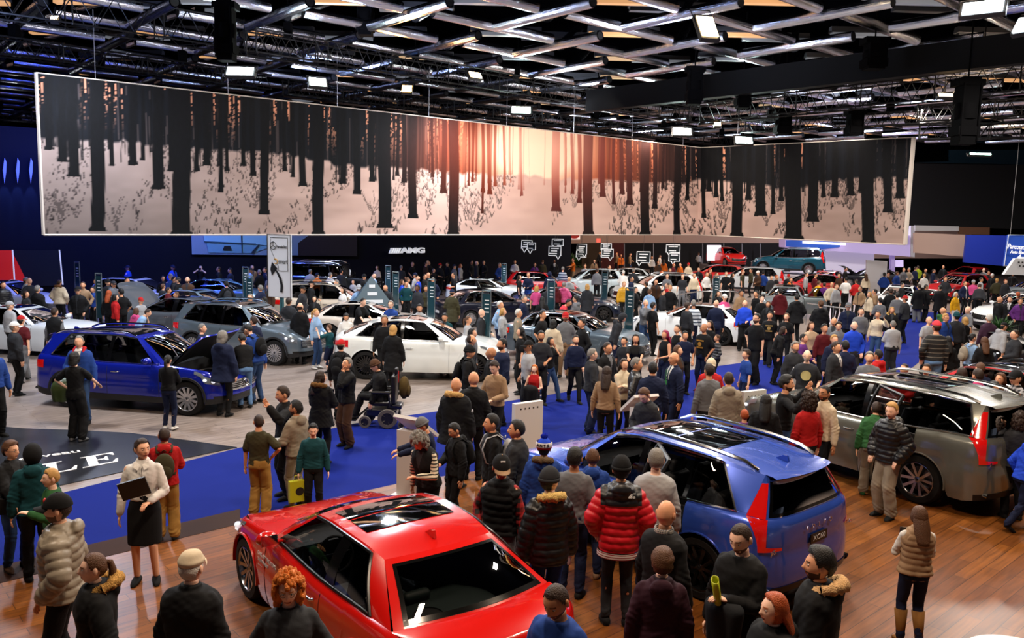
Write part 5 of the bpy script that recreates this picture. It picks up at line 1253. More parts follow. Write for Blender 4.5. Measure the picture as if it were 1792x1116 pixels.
ml = [(396, 55, 10.2, 1.9, .5), (1215, 150, 10.2, 1.6, .55), (1370, 215, 9.4, 1.1, .6), (1495, 215, 9.4, 1.2, .6), (1690, 195, 8.4, 2.3, .6), (640, 25, 12, 1.6, .5), (1300, 165, 10, 1.2, .5), (1530, 95, 10.6, 1.1, .6)]
for k, (x, y, z, hh, ww) in enumerate(ml):
    p = G(x, y, z); m = MB(); m.box((0, 0, 0), (ww, ww, hh)); m.box((0, 0, hh*.42), (ww*1.5, ww*1.1, .22)); m.box((0, 0, -hh*.3), (ww*1.25, ww*1.2, .3)); m.tube([(0, 0, hh/2), (0, 0, 13.5-z)], .03, 6); m.lathe([(ww*.62, -hh*.12), (ww*.7, 0), (ww*.62, hh*.12)], 14); m.tube([(-ww*.5, -ww*.6, -hh*.45), (-ww*.5, -ww*.6, hh*.4)], .035, 6); m.tube([(ww*.5, -ww*.6, -hh*.45), (ww*.5, -ww*.6, hh*.4)], .035, 6)
    o = m.build('chain_hoist', P('#040405', .9, spec=.05), loc=p); tags(o, ['black motor hoist on the big top left truss', 'black hoist tower where the two main trusses meet', 'left of two hoists above the right wing of the banner', 'right of two hoists above the right wing of the banner', 'tall black hoist beside the right end of the banner', 'black hoist among the roof tubes top centre left', 'black hoist hanging under the deep girder', 'black hoist among the silver tubes at the upper right'][k], 'hoist')
# ---------------------------------------------------------------- lamps of the hall
def flood(x, y, z, w, h, col, es, label, yaw=0, energy=0, tilt=35):
    p = G(x, y, z); r = empty('flood_light', p, 0); tags(r, label, 'flood light'); q = math.radians(tilt)
    M = np.array(Matrix.Rotation(math.radians(yaw), 3, 'Z'))@np.array(Matrix.Rotation(-q, 3, 'X'))
    hs = MB(); hs.box(M@np.array([0, .09, 0]), (w*1.15, .16, h*1.25), M=M); hs.tube([M@np.array([-w*.6, .05, 0]), M@np.array([-w*.6, .1, h]), M@np.array([w*.6, .1, h]), M@np.array([w*.6, .05, 0])], .02, 6); hs.build('housing', P('#0b0b0d', .5), r, smooth=False)
    ln = MB(); n = 3 if w > h else 2
    for i in range(n): ln.box(M@np.array([(i-(n-1)/2)*w/n, 0, 0]), (w/n*.93, .03, h), M=M)
    ln.build('lamp_face', P(col, .5, es=es, emit=col), r, smooth=False)
    if energy:
        l = bpy.data.lights.new('lamp', 'SPOT'); l.energy = energy; l.color = lin(col)[:3]; l.spot_size = math.radians(120); l.spot_blend = .6; l.shadow_soft_size = .5
        lo = bpy.data.objects.new('lamp', l); COL.objects.link(lo); lo.parent = r; lo.location = M@np.array([0, -.15, 0]); d = Vector(M@np.array([0, -1, 0])); lo.rotation_euler = Vector(d).to_track_quat('-Z', 'Y').to_euler()
    return r
flood(420, 124, 9.4, .95, .34, '#e9fbff', 60, 'brightest cool white flood light over the left part of the banner', 0, 900)
flood(556, 143, 9.3, .62, .34, '#e9fff8', 55, 'cool white flood light tilted beside the truss above the banner', 25, 500)
flood(912, 192, 9.5, .9, .36, '#e2fff6', 55, 'cool white flood light above the sunset of the banner', 0, 700)
flood(1194, 230, 9.2, .95, .42, '#e6fffa', 50, 'cool white flood light left of the banner corner', 0, 600)
flood(1302, 245, 8.9, .9, .42, '#e6fffa', 50, 'cool white flood light right of the banner corner', 0, 600)
flood(1720, 12, 10.4, 1.0, .42, '#e8f8ff', 60, 'cool white flood light in the top right corner', -35, 900)
flood(1793, 42, 10.0, .5, .5, '#e8f8ff', 60, 'round-looking cool white flood light cut by the right frame edge', -60, 500)
flood(1238, 46, 10.2, .55, .80, '#ffd9a0', 40, 'large warm yellow lamp hanging at the top right of centre', 15, 700)
flood(712, 155, 9.6, .40, .32, '#ffc070', 50, 'small warm yellow lamp on the truss above the dark trees', 0, 300)
flood(832, 131, 10.6, .62, .28, '#ffd49a', 30, 'warm slanted lamp among the tubes above the truss', 40, 0)
flood(95, 32, 10.8, .25, .18, '#ffd49a', 30, 'tiny warm lamp on the big top left truss', 0, 0)
flood(1655, 166, 9.2, .5, .12, '#ffcf90', 30, 'small warm lamp on the right truss', 0, 0)
flood(1256, 217, 9.2, .3, .2, '#ffcf90', 25, 'small warm lamp beside the hoist tower', 0, 0)
flood(1716, 269, 8.2, 1.1, .10, '#c8ffee', 12, 'thin cool strip light right of the banner', 0, 0)
flood(36, 262, 7.9, .45, .18, '#ffffff', 25, 'small white spot left of the banner above the blue wall', 0, 0)
def area(x, y, z, sx, sy, e, col, tgt=None):
    l = bpy.data.lights.new('hall_and_fill_light', 'AREA'); l.shape = 'RECTANGLE'; l.size = sx; l.size_y = sy; l.energy = e; l.color = lin(col)[:3]
    o = bpy.data.objects.new('hall_and_fill_light', l); COL.objects.link(o); o.location = (x, y, z)
    if tgt is not None: o.rotation_euler = (Vector(tgt)-Vector((x, y, z))).to_track_quat('-Z', 'Y').to_euler()
    return o
LE = 1.0
for k, (x, y, e, c) in enumerate([(-7, 8, 520, '#ffe6cc'), (0, 6, 620, '#ffe2c4'), (7, 8, 560, '#ffe2c4'), (-12, 17, 900, '#eef4ff'), (-4, 16, 850, '#fff4e6'), (5, 15, 800, '#fff0e0'), (12, 16, 700, '#ffeedd'), (-14, 27, 900, '#dfe9ff'), (-4, 26, 1100, '#f4f8ff'), (6, 25, 1000, '#fffaf4'), (16, 26, 900, '#fff4e8'),
                                  (-12, 36, 700, '#c9dcff'), (-2, 38, 900, '#f2f6ff'), (8, 37, 1100, '#fffaf4'), (18, 38, 1100, '#fff4e8'), (28, 36, 800, '#fff4e8'), (8, 50, 1000, '#ffe9d6'), (20, 52, 1300, '#fff0e6'), (32, 52, 1000, '#ffffff'), (10, 64, 900, '#ffd8b8'), (26, 66, 1300, '#f0eaff')]):
    area(x, y, 9.6, .5, 1.6, e*.8, c)
# ---------------------------------------------------------------- light washing the banner, the blue wall and the ceiling
for f in np.linspace(.06, .94, 6):
    p = np.array([-16.4, 28.6])*(1-f)+np.array([11.8, 53.])*f; n2 = np.array([.654, -.756]); q = p+n2*4.5; area(q[0], q[1], 10.2, 3, .4, 160*(.7+.6*f), '#fff1e6', (p[0], p[1], 5.6))
area(17, 45, 10.2, 3, .4, 200, '#fff1e6', (16.5, 48, 5.8))
for x, y, c, e in ((-16, 26, '#a8c0ff', 900), (-6, 30, '#cfd8ff', 700), (6, 32, '#e8ecff', 800), (18, 32, '#ffdcb8', 800), (2, 44, '#e8f0ff', 800), (18, 46, '#e0e8ff', 900), (34, 40, '#8898ff', 600), (30, 56, '#ffe0c0', 500), (6, 58, '#e8f0ff', 600), (-10, 42, '#b0c4ff', 700), (10, 66, '#e8f0ff', 800), (24, 62, '#dfe6ff', 800), (-2, 20, '#c8d4ff', 600), (10, 22, '#ffe6d0', 700)):
    o = area(x, y, 9.4, 2.2, .5, e*.45, c, (x+.5, y+1.5, 14))  # unseen uplights, added to brighten the foil roof tubes
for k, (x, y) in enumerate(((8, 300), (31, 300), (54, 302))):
    kt = MB(); P4 = [onwall(a, b_, .08) for a, b_ in ((x, 276), (x+3.5, 284), (x+3, 300), (x, 321), (x-3, 298))]; B4 = [p-np.array([wn[0], wn[1], 0])*.04 for p in P4]; kt.add(P4+B4, [(0, 1, 2, 3, 4), (9, 8, 7, 6, 5)]+[(i, 5+i, 5+(i+1) % 5, (i+1) % 5) for i in range(5)]); tags(kt.build('wall_light_patch', P('#b8c0d0', .7), smooth=False), ['leftmost', 'middle', 'rightmost'][k]+' of three pale pointed panels standing for light on the blue wall', 'light patch')  # pale kite panels shaped and coloured as the light patches on the wall
    p = onwall(x, y, .5); l = bpy.data.lights.new('wall_uplight', 'SPOT'); l.energy = 260; l.color = (.12, .22, 1.); l.spot_size = math.radians(24); l.spot_blend = .5
    q = onwall(x, y-10, .45); o = bpy.data.objects.new('wall_uplight', l); COL.objects.link(o); o.location = q; o.rotation_euler = (Vector(onwall(x, 345, .02))-Vector(q)).to_track_quat('-Z', 'Y').to_euler()
for x in (40, 160, 300):
    p = onwall(x, 430, 4.); area(p[0], p[1], 8.5, 2, .4, 330, '#3a55ff', tuple(onwall(x, 440, 0)))
# ---------------------------------------------------------------- far end of the hall, right
def panel(name, corners, depth, mat, th=.3, label=None, cat=None, kind=None):
    P3 = [GY(x, y, depth) for x, y in corners]; n = len(P3); Bk = [p+np.array([0, th, 0]) for p in P3]; m = MB(); m.add(P3+Bk, [tuple(range(n)), tuple(range(2*n-1, n-1, -1))]+[(i, n+i, n+(i+1) % n, (i+1) % n) for i in range(n)]); o = m.build(name, mat, smooth=False)
    if kind: o['kind'] = kind
    else: tags(o, label, cat)
    return o
beige = P('#b8998a', .7)
panel('wall_soffit_far', [(990, 426), (1380, 426), (1400, 452), (1700, 452), (1700, 350), (990, 380)], 77, P('#c9a793', .7), kind='structure')
panel('wall_dark_upper', [(1588, 395), (1900, 404), (1900, 290), (1592, 286)], 66, P('#050506', .8), kind='structure')
panel('ceiling_bulkhead_glass', [(1600, 284), (1900, 290), (1900, 262), (1662, 262), (1662, 282)], 70, P('#15303a', .4), .2, kind='structure')
for x in (1092, 1143, 1229, 1266, 1298, 1330): 
    o = panel('drape_pole', [(x, 472), (x+1.4, 472), (x+1.4, 426), (x, 426)], 75, P('#8c8d92', .4, metal=.6), .1, 'thin silver pole of the black drape line far back', 'pole'); o['group'] = 'poles of the far drape line'
panel('drape', [(1092, 476), (1385, 476), (1385, 425), (1092, 425)], 76, P('#0a0a0c', .9), .1, 'long black drape closing the far right of the hall', 'drape')
panel('drape', [(1040, 470), (1092, 470), (1092, 425), (1058, 425)], 76, P('#4a1210', .8), .1, 'dark red drape under the beige bulkhead far back', 'drape')
panel('drape', [(1018, 470), (1040, 470), (1058, 425), (1018, 425)], 75.8, P('#3a2a16', .8), .1, 'brown lit drape beside the speech bubble signs', 'drape')
panel('light_box', [(995, 419), (1015, 419), (1015, 411), (995, 411)], 74, P('#efe4dc', .5, es=.5, emit='#ffece0'), .2, 'small white box with a red half disc above the far drapes', 'sign')
hd = MB(); c0 = GY(1005, 411.5, 73.9); rr = .48; hd.prism([(0, 0)]+[(rr*math.cos(a), -rr*.62*math.sin(a)) for a in np.linspace(0, PI, 12)][::-1], -.02, .02, M=((1, 0, 0), (0, 0, -1), (0, 1, 0)), c=c0); tags(hd.build('red_disc', P('#d0281e', .5), smooth=False), 'red half disc on the small white box above the drapes', 'emblem')
panel('exit_sign', [(1044, 424), (1051, 424), (1051, 417), (1044, 417)], 73, P('#e05a4a', .5, es=.8, emit='#ff6050'), .2, 'tiny red exit sign on the beige bulkhead', 'sign')
panel('screen', [(1238, 456), (1262, 456), (1262, 429), (1238, 429)], 66, P('#e6d8e8', .4, es=.9, emit='#f4e6f6'), .2, 'bright pinkish white screen standing far back', 'screen')
# white and lilac booth
bo = empty('exhibit_booth', GY(1480, 470, 64)); tags(bo, 'white and lilac exhibit booth under the right end of the banner', 'booth'); b0 = np.array(bo.location)
def bpanel(name, corners, depth, mat, th=.3):
    P3 = [GY(x, y, depth)-b0 for x, y in corners]; n = len(P3); Bk = [p+np.array([0, th, 0]) for p in P3]; m = MB(); m.add(P3+Bk, [tuple(range(n)), tuple(range(2*n-1, n-1, -1))]+[(i, n+i, n+(i+1) % n, (i+1) % n) for i in range(n)]); return m.build(name, mat, bo, smooth=False)
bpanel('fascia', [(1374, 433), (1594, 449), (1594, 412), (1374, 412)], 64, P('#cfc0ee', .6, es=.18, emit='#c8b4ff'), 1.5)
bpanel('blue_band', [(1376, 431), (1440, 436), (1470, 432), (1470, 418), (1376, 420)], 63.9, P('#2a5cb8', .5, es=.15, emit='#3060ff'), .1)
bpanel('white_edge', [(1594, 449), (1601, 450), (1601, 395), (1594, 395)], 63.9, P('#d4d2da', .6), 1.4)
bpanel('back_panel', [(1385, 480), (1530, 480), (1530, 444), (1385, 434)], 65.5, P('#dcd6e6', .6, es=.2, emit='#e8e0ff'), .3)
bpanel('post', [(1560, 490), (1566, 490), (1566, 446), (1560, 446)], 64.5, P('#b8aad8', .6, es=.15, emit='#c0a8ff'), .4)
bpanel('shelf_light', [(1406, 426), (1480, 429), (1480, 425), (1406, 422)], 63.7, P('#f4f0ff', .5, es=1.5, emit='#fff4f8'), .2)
panel('hanging_panel', [(1600, 442), (1688, 449), (1692, 411), (1600, 407)], 60, beige, .2, 'large plain beige panel hanging beside the booth', 'panel')
panel('hanging_panel', [(1602, 404), (1678, 404), (1678, 396), (1602, 394)], 62, P('#b9b6b4', .6), .2, 'narrow pale grey panel under the dark upper wall', 'panel')
panel('hanging_panel', [(1678, 410), (1732, 411), (1732, 398), (1678, 397)], 62, P('#5c3a22', .6), .2, 'narrow brown panel under the dark upper wall', 'panel')
panel('hanging_panel', [(1687, 459), (1764, 466), (1764, 412), (1692, 411)], 58, P('#0f2a9a', .6), .2, 'large plain deep blue panel left of the direction sign', 'panel')
panel('display_board', [(1516, 510), (1550, 512), (1553, 457), (1517, 455)], 47, P('#d2d0d4', .6), .15, 'tall blank white board standing in the crowd', 'board')
panel('lilac_poster', [(1567, 467), (1581, 467), (1581, 455), (1567, 455)], 58, P('#cabde8', .5, es=.3, emit='#d0c0ff'), .05, 'small lilac poster under the booth fascia', 'poster')
# direction sign, right
ds = empty('direction_sign', GY(1776, 438, 40)); tags(ds, 'blue direction sign reading Parcours and Auto Show with white arrow', 'sign'); d0 = np.array(ds.location); bl = P('#1c46a8', .5, es=.12, emit='#2050c0')
sg = MB(); a = [GY(x, y, 40)-d0 for x, y in ((1757, 465), (1812, 468), (1816, 411), (1765, 411))]; sg.add(a+[p+np.array([0, .12, 0]) for p in a], [(0, 1, 2, 3), (7, 6, 5, 4), (0, 4, 5, 1), (1, 5, 6, 2), (2, 6, 7, 3), (3, 7, 4, 0)]); sg.build('sign_panel', bl, ds, smooth=False)
fr = MB(); fr.tube([p+np.array([0, -.01, 0]) for p in a], .03, 4, closed=True); fr.build('sign_frame', P('#cdd6e6', .5), ds)
wt = P('#f2f4f8', .5, es=.3, emit='#ffffff')
text('sign_text', 'Parcours du Salon', .33, wt, ds, loc=tuple(GY(1763, 431, 39.9)-d0), rot=(PI/2, .04, 0), align='LEFT', ext=.01, xs=.74, shear=.2, bold=.006)
text('sign_text', 'Auto Show Tour', .22, wt, ds, loc=tuple(GY(1768, 440.5, 39.9)-d0), rot=(PI/2, .04, 0), align='LEFT', ext=.01, xs=.8, shear=.2, bold=.004)
ar = MB(); ar.prism([(-.24, 0), (0, -.24), (0, -.10), (.22, -.10), (.22, .10), (0, .10), (0, .24)], -.01, .01, M=((1, 0, 0), (0, 0, -1), (0, 1, 0)), c=GY(1786, 453, 39.9)-d0); ar.build('arrow', wt, ds, smooth=False)
wr = MB()
for x in (1768, 1806): p = GY(x, 411, 40)-d0; wr.tube([p, p+np.array([0, 0, 6.])], .012, 4)
wr.build('suspension_wire', P('#808080', .5), ds)
# perforated white info desk under it
pk = MB(); pk.prism([(0, 0), (2.4, 0), (2.4, .75), (.45, .75)], -.1, .1, M=((1, 0, 0), (0, 0, -1), (0, 1, 0))); po = pk.build('info_desk', P('#d9dbde', .5), loc=GY(1755, 480, 38), smooth=False); tags(po, 'white slanted perforated panel below the blue direction sign', 'display panel')
hm_ = MB()
for i in range(7):
    for j in range(2): hm_.box((.62+i*.17+j*.06, -.11, .58-j*.17), (.07, .03, .07))
hm_.build('perforation', P('#222222', .6), po, smooth=False)
# Mercedes sign on a post
sp = G(491, 592); ms = empty('direction_sign', sp, math.radians(-24)); tags(ms, 'tall white direction sign with curved black arrow on a post, left of centre', 'sign'); wp = P('#cfcfd2', .5); bk_ = P('#101012', .5)
sgn = MB(); sgn.box((0, 0, 2.52), (1.0, .06, 2.18)); sgn.build('sign_panel', wp, ms, smooth=False)
bd = MB(); z0, z1 = 1.44, 3.60
bd.tube([(-.5, -.035, z0), (.5, -.035, z0), (.5, -.035, z1), (-.5, -.035, z1)], .02, 4, closed=True); bd.build('sign_border', bk_, ms)
ib = MB(); ib.tube([(-.36, -.04, 3.5), (.38, -.04, 3.5), (.38, -.04, 2.36), (-.02, -.04, 2.36), (-.02, -.04, 2.5), (-.36, -.04, 3.1)], .008, 4, closed=True); ib.build('logo_frame', bk_, ms)
lg = MB(); c_ = np.array([-.24, -.045, 3.22]); lg.tube([c_+.13*np.array([math.cos(t), 0, math.sin(t)]) for t in np.linspace(0, 2*PI, 24, endpoint=False)], .012, 4, closed=True)
for t in (PI/2, PI*7/6, PI*11/6): lg.tube([c_, c_+.13*np.array([math.cos(t), 0, math.sin(t)])], .011, 4)
lg.build('star_emblem', bk_, ms)
text('sign_text', 'Mercedes-Benz', .15, bk_, ms, loc=(-.08, -.045, 3.18), rot=(PI/2, 0, 0), align='LEFT', ext=.003, xs=.46)
text('sign_text', 'smart', .24, bk_, ms, loc=(-.02, -.045, 2.68), rot=(PI/2, 0, 0), align='LEFT', ext=.003, xs=.72)
rg = MB(); rg.tube([np.array([-.14, -.045, 2.68])+.085*np.array([math.cos(t), 0, math.sin(t)]) for t in np.linspace(-2.4, 2.6, 16)], .016, 4); rg.build('ring_emblem', P('#b88a2a', .5), ms)
ap = MB(); cv = [(.10, 1.62), (.12, 1.85), (.06, 2.1), (-.06, 2.3), (-.20, 2.44)]; A = np.array([[(x-w_, -.05, z), (x+w_, -.05, z)] for (x, z), w_ in zip(cv, (.055, .055, .052, .048, .045))]); ap.grid(A); ap.add([(-.30, -.05, 2.18), (-.06, -.05, 2.44), (-.29, -.05, 2.66), (-.37, -.05, 2.4)], [(0, 1, 2, 3)]); ap.build('arrow', bk_, ms, smooth=False)
ps = MB(); ps.box((.03, .06, 1.25), (.10, .10, 2.5)); ps.box((.03, .06, .02), (.6, .5, .04)); ps.box((.03, -.02, 1.0), (.05, .04, .5)); ps.build('post', P('#3f6f78', .35, metal=.5), ms, smooth=False)
# info pylons
def pylon(x, y, h, label, dark=True):
    """base pixel x,y"""
    r = empty('info_pylon', G(x, y), math.radians(-20)); tags(r, label, 'info pylon', 'slim steel info pylons between the cars'); m = MB()
    for s in (-1, 1): m.tube([(s*.13, 0, 0), (s*.13, 0, h)], .022, 6)
    m.tube([(-.13, 0, h), (.13, 0, h)], .022, 6); m.box((0, 0, .015), (.42, .42, .03)); m.build('frame', P('#9fb4bc', .25, metal=.9), r)
    d = MB(); d.box((0, 0, h*.62), (.22, .02, h*.68)); p = d.build('glass_panel', P('#1c3a44', .15, spec=.6), r, smooth=False)
    t = MB()
    for k in range(4): t.box((.02, -.014, h*.88-k*.11), (.13, .004, .028))
    t.build('printed_line', P('#d8dee2', .5), p, smooth=False)
    return r
for x, y, h, l in ((138, 548, 2.15, 'info pylon in front of the dark wall near the far left'), (176, 587, 2.15, 'info pylon among the crowd behind the blue car'), (431, 560, 2.15, 'info pylon left of the tall white sign, farther one'), (438, 577, 2.0, 'info pylon left of the tall white sign, nearer one'), (679, 545, 2.1, 'info pylon right of the black off-roader'), (692, 566, 2.1, 'dark info pylon beside the crowd under the AMG lettering'),
                   (754, 600, 2.2, 'info pylon behind the white coupe windscreen'), (849, 650, 2.3, 'info pylon in front of the dark blue sedan'), (881, 528, 2.0, 'info pylon left of the red hatchback'), (962, 598, 2.2, 'info pylon between red hatchback and silver sedan'), (1056, 556, 2.1, 'info pylon beside the people at the white van'), (1098, 622, 2.2, 'thin info pylon in front of the white coupe at centre right'), (1250, 562, 2.0, 'info pylon at the end of the curved railing')):
    pylon(x, y, h, l)
# kiosks
def kiosk(x, y, yaw, label, h=1.05, wide=.42):
    r = empty('touchscreen_kiosk', G(x, y, .02), math.radians(yaw)); r.location.z = .016; tags(r, label, 'kiosk'); wm_ = P('#c9c6c4', .4)
    m = MB(); m.box((0, 0, .02), (wide+.12, .42, .04)); m.box((0, .05, h/2), (wide, .16, h)); m.build('kiosk_body', wm_, r, smooth=False)
    t = MB(); Mx = np.array(Matrix.Rotation(-.62, 3, 'X').inverted()); t.box((0, -.08, h+.05), (wide+.06, .62, .05), M=Mx); to = t.build('kiosk_top', P('#d6d4d2', .35), r, smooth=False)
    s_ = MB(); s_.box((0, -.08-.012, h+.05+.03), (wide-.06, .40, .012), M=Mx); s_.build('touchscreen', P('#20242c', .1, spec=.8), to, smooth=False)
    return r
kiosk(722, 868, 150, 'white touchscreen kiosk beside the red coupe roof', 1.05, .42)
kiosk(1118, 812, 200, 'white tilted kiosk top behind the blue suv bonnet', 1.05)
kiosk(1400, 745, 170, 'white kiosk top behind the grey suv bonnet', 1.05)
def rearboard(x, y, yaw, h, w_, label):
    r = empty('display_stand', G(x, y), math.radians(yaw)); tags(r, label, 'display stand'); m = MB(); m.box((0, 0, h/2), (w_, .10, h)); m.box((0, 0, .02), (w_+.1, .4, .04)); m.build('stand_panel', P('#cfcdca', .5), r, smooth=False)
    d = MB()
    for i in range(5): d.lathe([(0, -.053), (.016, -.053), (.016, -.04)], 8, 'y', c=((i-2)*w_*.15, 0, h-.10))
    d.build('screw_dot', P('#151515', .5), r)
rearboard(921, 812, 35, 1.12, .60, 'white display stand with black dots behind the blue suv nose')
rearboard(1313, 782, 30, 1.12, .60, 'white display stand with black dots beside the grey suv bonnet')
# speech bubble signs
def bubble(x, y, w_, h_, tail, lines, label, depth=56, dark=True):
    c = GY(x, y, depth); s = FPX/depth; r = empty('speech_bubble_sign', c); tags(r, label, 'sign', 'white outlined speech bubble signs hanging far back'); hw, hh = w_/2/s, h_/2/s; wt2 = P('#dfe6ea', .5, es=.35, emit='#ffffff')
    m = MB(); m.tube([(-hw, 0, -hh), (tail/s-.12, 0, -hh), (tail/s, 0, -hh-.22), (tail/s+.12, 0, -hh), (hw, 0, -hh), (hw, 0, hh), (-hw, 0, hh)], .035, 5, closed=True); m.build('bubble_outline', wt2, r)
    p = MB(); p.box((0, .03, 0), (2*hw, .03, 2*hh)); p.build('bubble_panel', P('#16242c', .6), r, smooth=False)
    t = MB()
    for k in range(lines): wv = hw*(1.3-.25*(k % 2)); t.box((-.05*(k % 3), -.01, hh*.55-k*hh*1.1/max(1, lines-1)), (wv, .02, hh*.22))
    t.build('printed_line', wt2, r, smooth=False)
    wv = MB(); wv.tube([(0, .03, hh), (0, .03, hh+4)], .008, 4); wv.build('suspension_wire', P('#555555', .5), r)
for b_ in ((922, 428, 18, 14, -4, 3, 'left of two overlapping speech bubbles on the black wall', 49), (930, 431, 14, 12, -2, 2, 'right of two overlapping speech bubbles on the black wall', 48.7), (976, 424, 19, 11, -4, 2, 'upper speech bubble at the right end of the black wall', 49), (971, 439, 21, 16, 6, 3, 'lower speech bubble at the right end of the black wall', 48.6),
           (1018, 436, 17, 17, 5, 4, 'tall speech bubble in front of the brown drape', 56), (1017, 445, 17, 10, -4, 2, 'speech bubble half hidden below the tall one', 56.5), (1061, 432, 18, 11, 0, 3, 'upper speech bubble before the red drape', 56), (1063, 443, 20, 14, 5, 3, 'lower speech bubble before the red drape', 55.6), (1126, 450, 23, 19, -7, 3, 'large speech bubble low over the far crowd', 55), (1178, 435, 24, 13, -7, 2, 'upper speech bubble right of the large one', 56), (1180, 450, 19, 14, -2, 2, 'speech bubble just above the far crowd heads', 55.5)):
    bubble(*b_[:7], depth=b_[7])
# red sail, poles left
def wallpoly(name, pts, mat, off, label, cat, th=.05):
    m = MB(); P3 = [onwall(x, y, off) for x, y in pts]; n = len(P3); B = [p-np.array([wn[0], wn[1], 0])*th for p in P3]; m.add(P3+B, [tuple(range(n)), tuple(range(2*n-1, n-1, -1))]+[(i, n+i, n+(i+1) % n, (i+1) % n) for i in range(n)]); o = m.build(name, mat, smooth=False); return tags(o, label, cat)
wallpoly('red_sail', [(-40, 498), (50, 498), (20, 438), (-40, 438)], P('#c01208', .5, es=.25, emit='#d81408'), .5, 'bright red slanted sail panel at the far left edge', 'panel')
wallpoly('dark_doorway', [(20, 500), (108, 500), (104, 438), (20, 438)], P('#020203', .9), .10, 'black doorway beside the red sail panel', 'doorway')
for x0, x1, l in ((22, 26, 'thin white pole in front of the red sail'), (104, 110, 'thin white pole right of the black doorway')):
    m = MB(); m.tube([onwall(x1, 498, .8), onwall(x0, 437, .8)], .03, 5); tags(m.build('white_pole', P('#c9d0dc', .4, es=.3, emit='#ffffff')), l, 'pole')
# price pyramid
py = G(650, 580); pr = empty('price_pyramid', (py[0], py[1], 0), math.radians(20)); tags(pr, 'dark triangular information pyramid between the pale cars', 'display stand'); m = MB(); m.add([(-.95, -.3, .75), (.95, -.3, .75), (.95, .3, .75), (-.95, .3, .75), (0, 0, 2.1)], [(0, 1, 4), (1, 2, 4), (2, 3, 4), (3, 0, 4), (3, 2, 1, 0)]); m.build('pyramid', P('#35505e', .3), pr, smooth=False)
m = MB(); m.box((0, 0, .375), (.5, .4, .75)); m.build('stand', P('#1a2228', .5), pr, smooth=False)
for k, (t_, zz, sz) in enumerate((('GLC', 1.72, .20), ('2018', 1.42, .22), ('43 4MATIC', 1.14, .2), ('SUV COUPE', .92, .2))):
    pass
m = MB()
for k, (wv, zz) in enumerate(((.22, 1.72), (.36, 1.44), (.78, 1.16), (.86, .96))): m.box((0, -.3+(zz-.75)*.2-.012, zz), (wv, .01, .12), M=None)
m.build('printed_line', P('#dfe4e8', .5), pr, smooth=False)
# curved railing and low railings
def railing(pts, h, label, mat=None):
    Q = [G(x, y) for x, y in pts]; r = empty('railing', Q[0]); tags(r, label, 'railing'); q0 = Q[0]; m = MB(); m.tube([q-q0+np.array([0, 0, h]) for q in Q], .03, 6); m.build('handrail', P('#c4c8cc', .25, metal=.9), r)
    for q in Q: p = MB(); p.tube([q-q0, q-q0+np.array([0, 0, h])], .022, 6); p.build('post', P('#c4c8cc', .25, metal=.9), r)
railing([(1184, 552), (1200, 547), (1222, 543), (1250, 542), (1275, 542), (1300, 545)], .95, 'curved silver railing behind the white coupe at centre right')
railing([(1410, 568), (1432, 572), (1456, 576), (1480, 580)], .95, 'silver railing in front of the grey sedan on the right')
# potted plants
def bush(x, y, r_, label, n=170, pot=True):
    c = G(x, y); r = empty('potted_plant', c); tags(r, label, 'plant'); rs = random.Random(int(x)); m = MB()
    for i in range(n):
        a, b = rs.uniform(0, 2*PI), rs.uniform(.1, 1.25); d = np.array([math.cos(a)*math.cos(b), math.sin(a)*math.cos(b), math.sin(b)]); L = r_*rs.uniform(.7, 1.15); w_ = r_*.05; s = np.cross(d, (0, 0, 1)); s /= np.linalg.norm(s); base = np.array([0, 0, .45]); tip = base+d*L-np.array([0, 0, L*.25*(1-d[2])]); md = base+d*L*.55+np.array([0, 0, L*.06])
        m.add([base, md-s*w_, tip, md+s*w_], [(0, 1, 2, 3)])
    m.build('leaves', P('#1f4a16', .5, noise=.4, nscale=5), r, smooth=False); p = MB(); p.lathe([(0, 0), (.22, 0), (.28, .5), (.24, .5), (.22, .42), (0, .42)], 16); p.build('pot', P('#222222', .5), r)
bush(1748, 606, .75, 'leafy green potted plant in front of the white suv far right')
bush(1000, 478, 1.3, 'tall green plant at the right end of the black wall')
# white round table corner bottom right
tb = G(1792, 1160, .75); r = empty('round_table', (tb[0], tb[1], 0)); tags(r, 'white round table cut by the bottom right corner', 'table'); m = MB(); m.lathe([(0, .72), (.44, .72), (.455, .735), (.455, .75), (.44, .765), (0, .765)], 48); m.build('table_top', P('#d9d7d4', .3, coat=.4), r); m = MB(); m.lathe([(0, 0), (.25, 0), (.25, .02), (.04, .05), (.035, .72)], 20); m.build('table_leg', P('#8a8a8c', .3, metal=.8), r)
w = bpy.data.worlds.new('world'); SC.world = w; w.use_nodes = True; w.node_tree.nodes['Background'].inputs[0].default_value = (.5, .55, .7, 1); w.node_tree.nodes['Background'].inputs[1].default_value = .05
SC.view_settings.exposure = .3
SC.cycles.max_bounces = 6; SC.cycles.diffuse_bounces = 3; SC.cycles.glossy_bounces = 4; SC.cycles.transparent_max_bounces = 8; SC.cycles.caustics_reflective = False
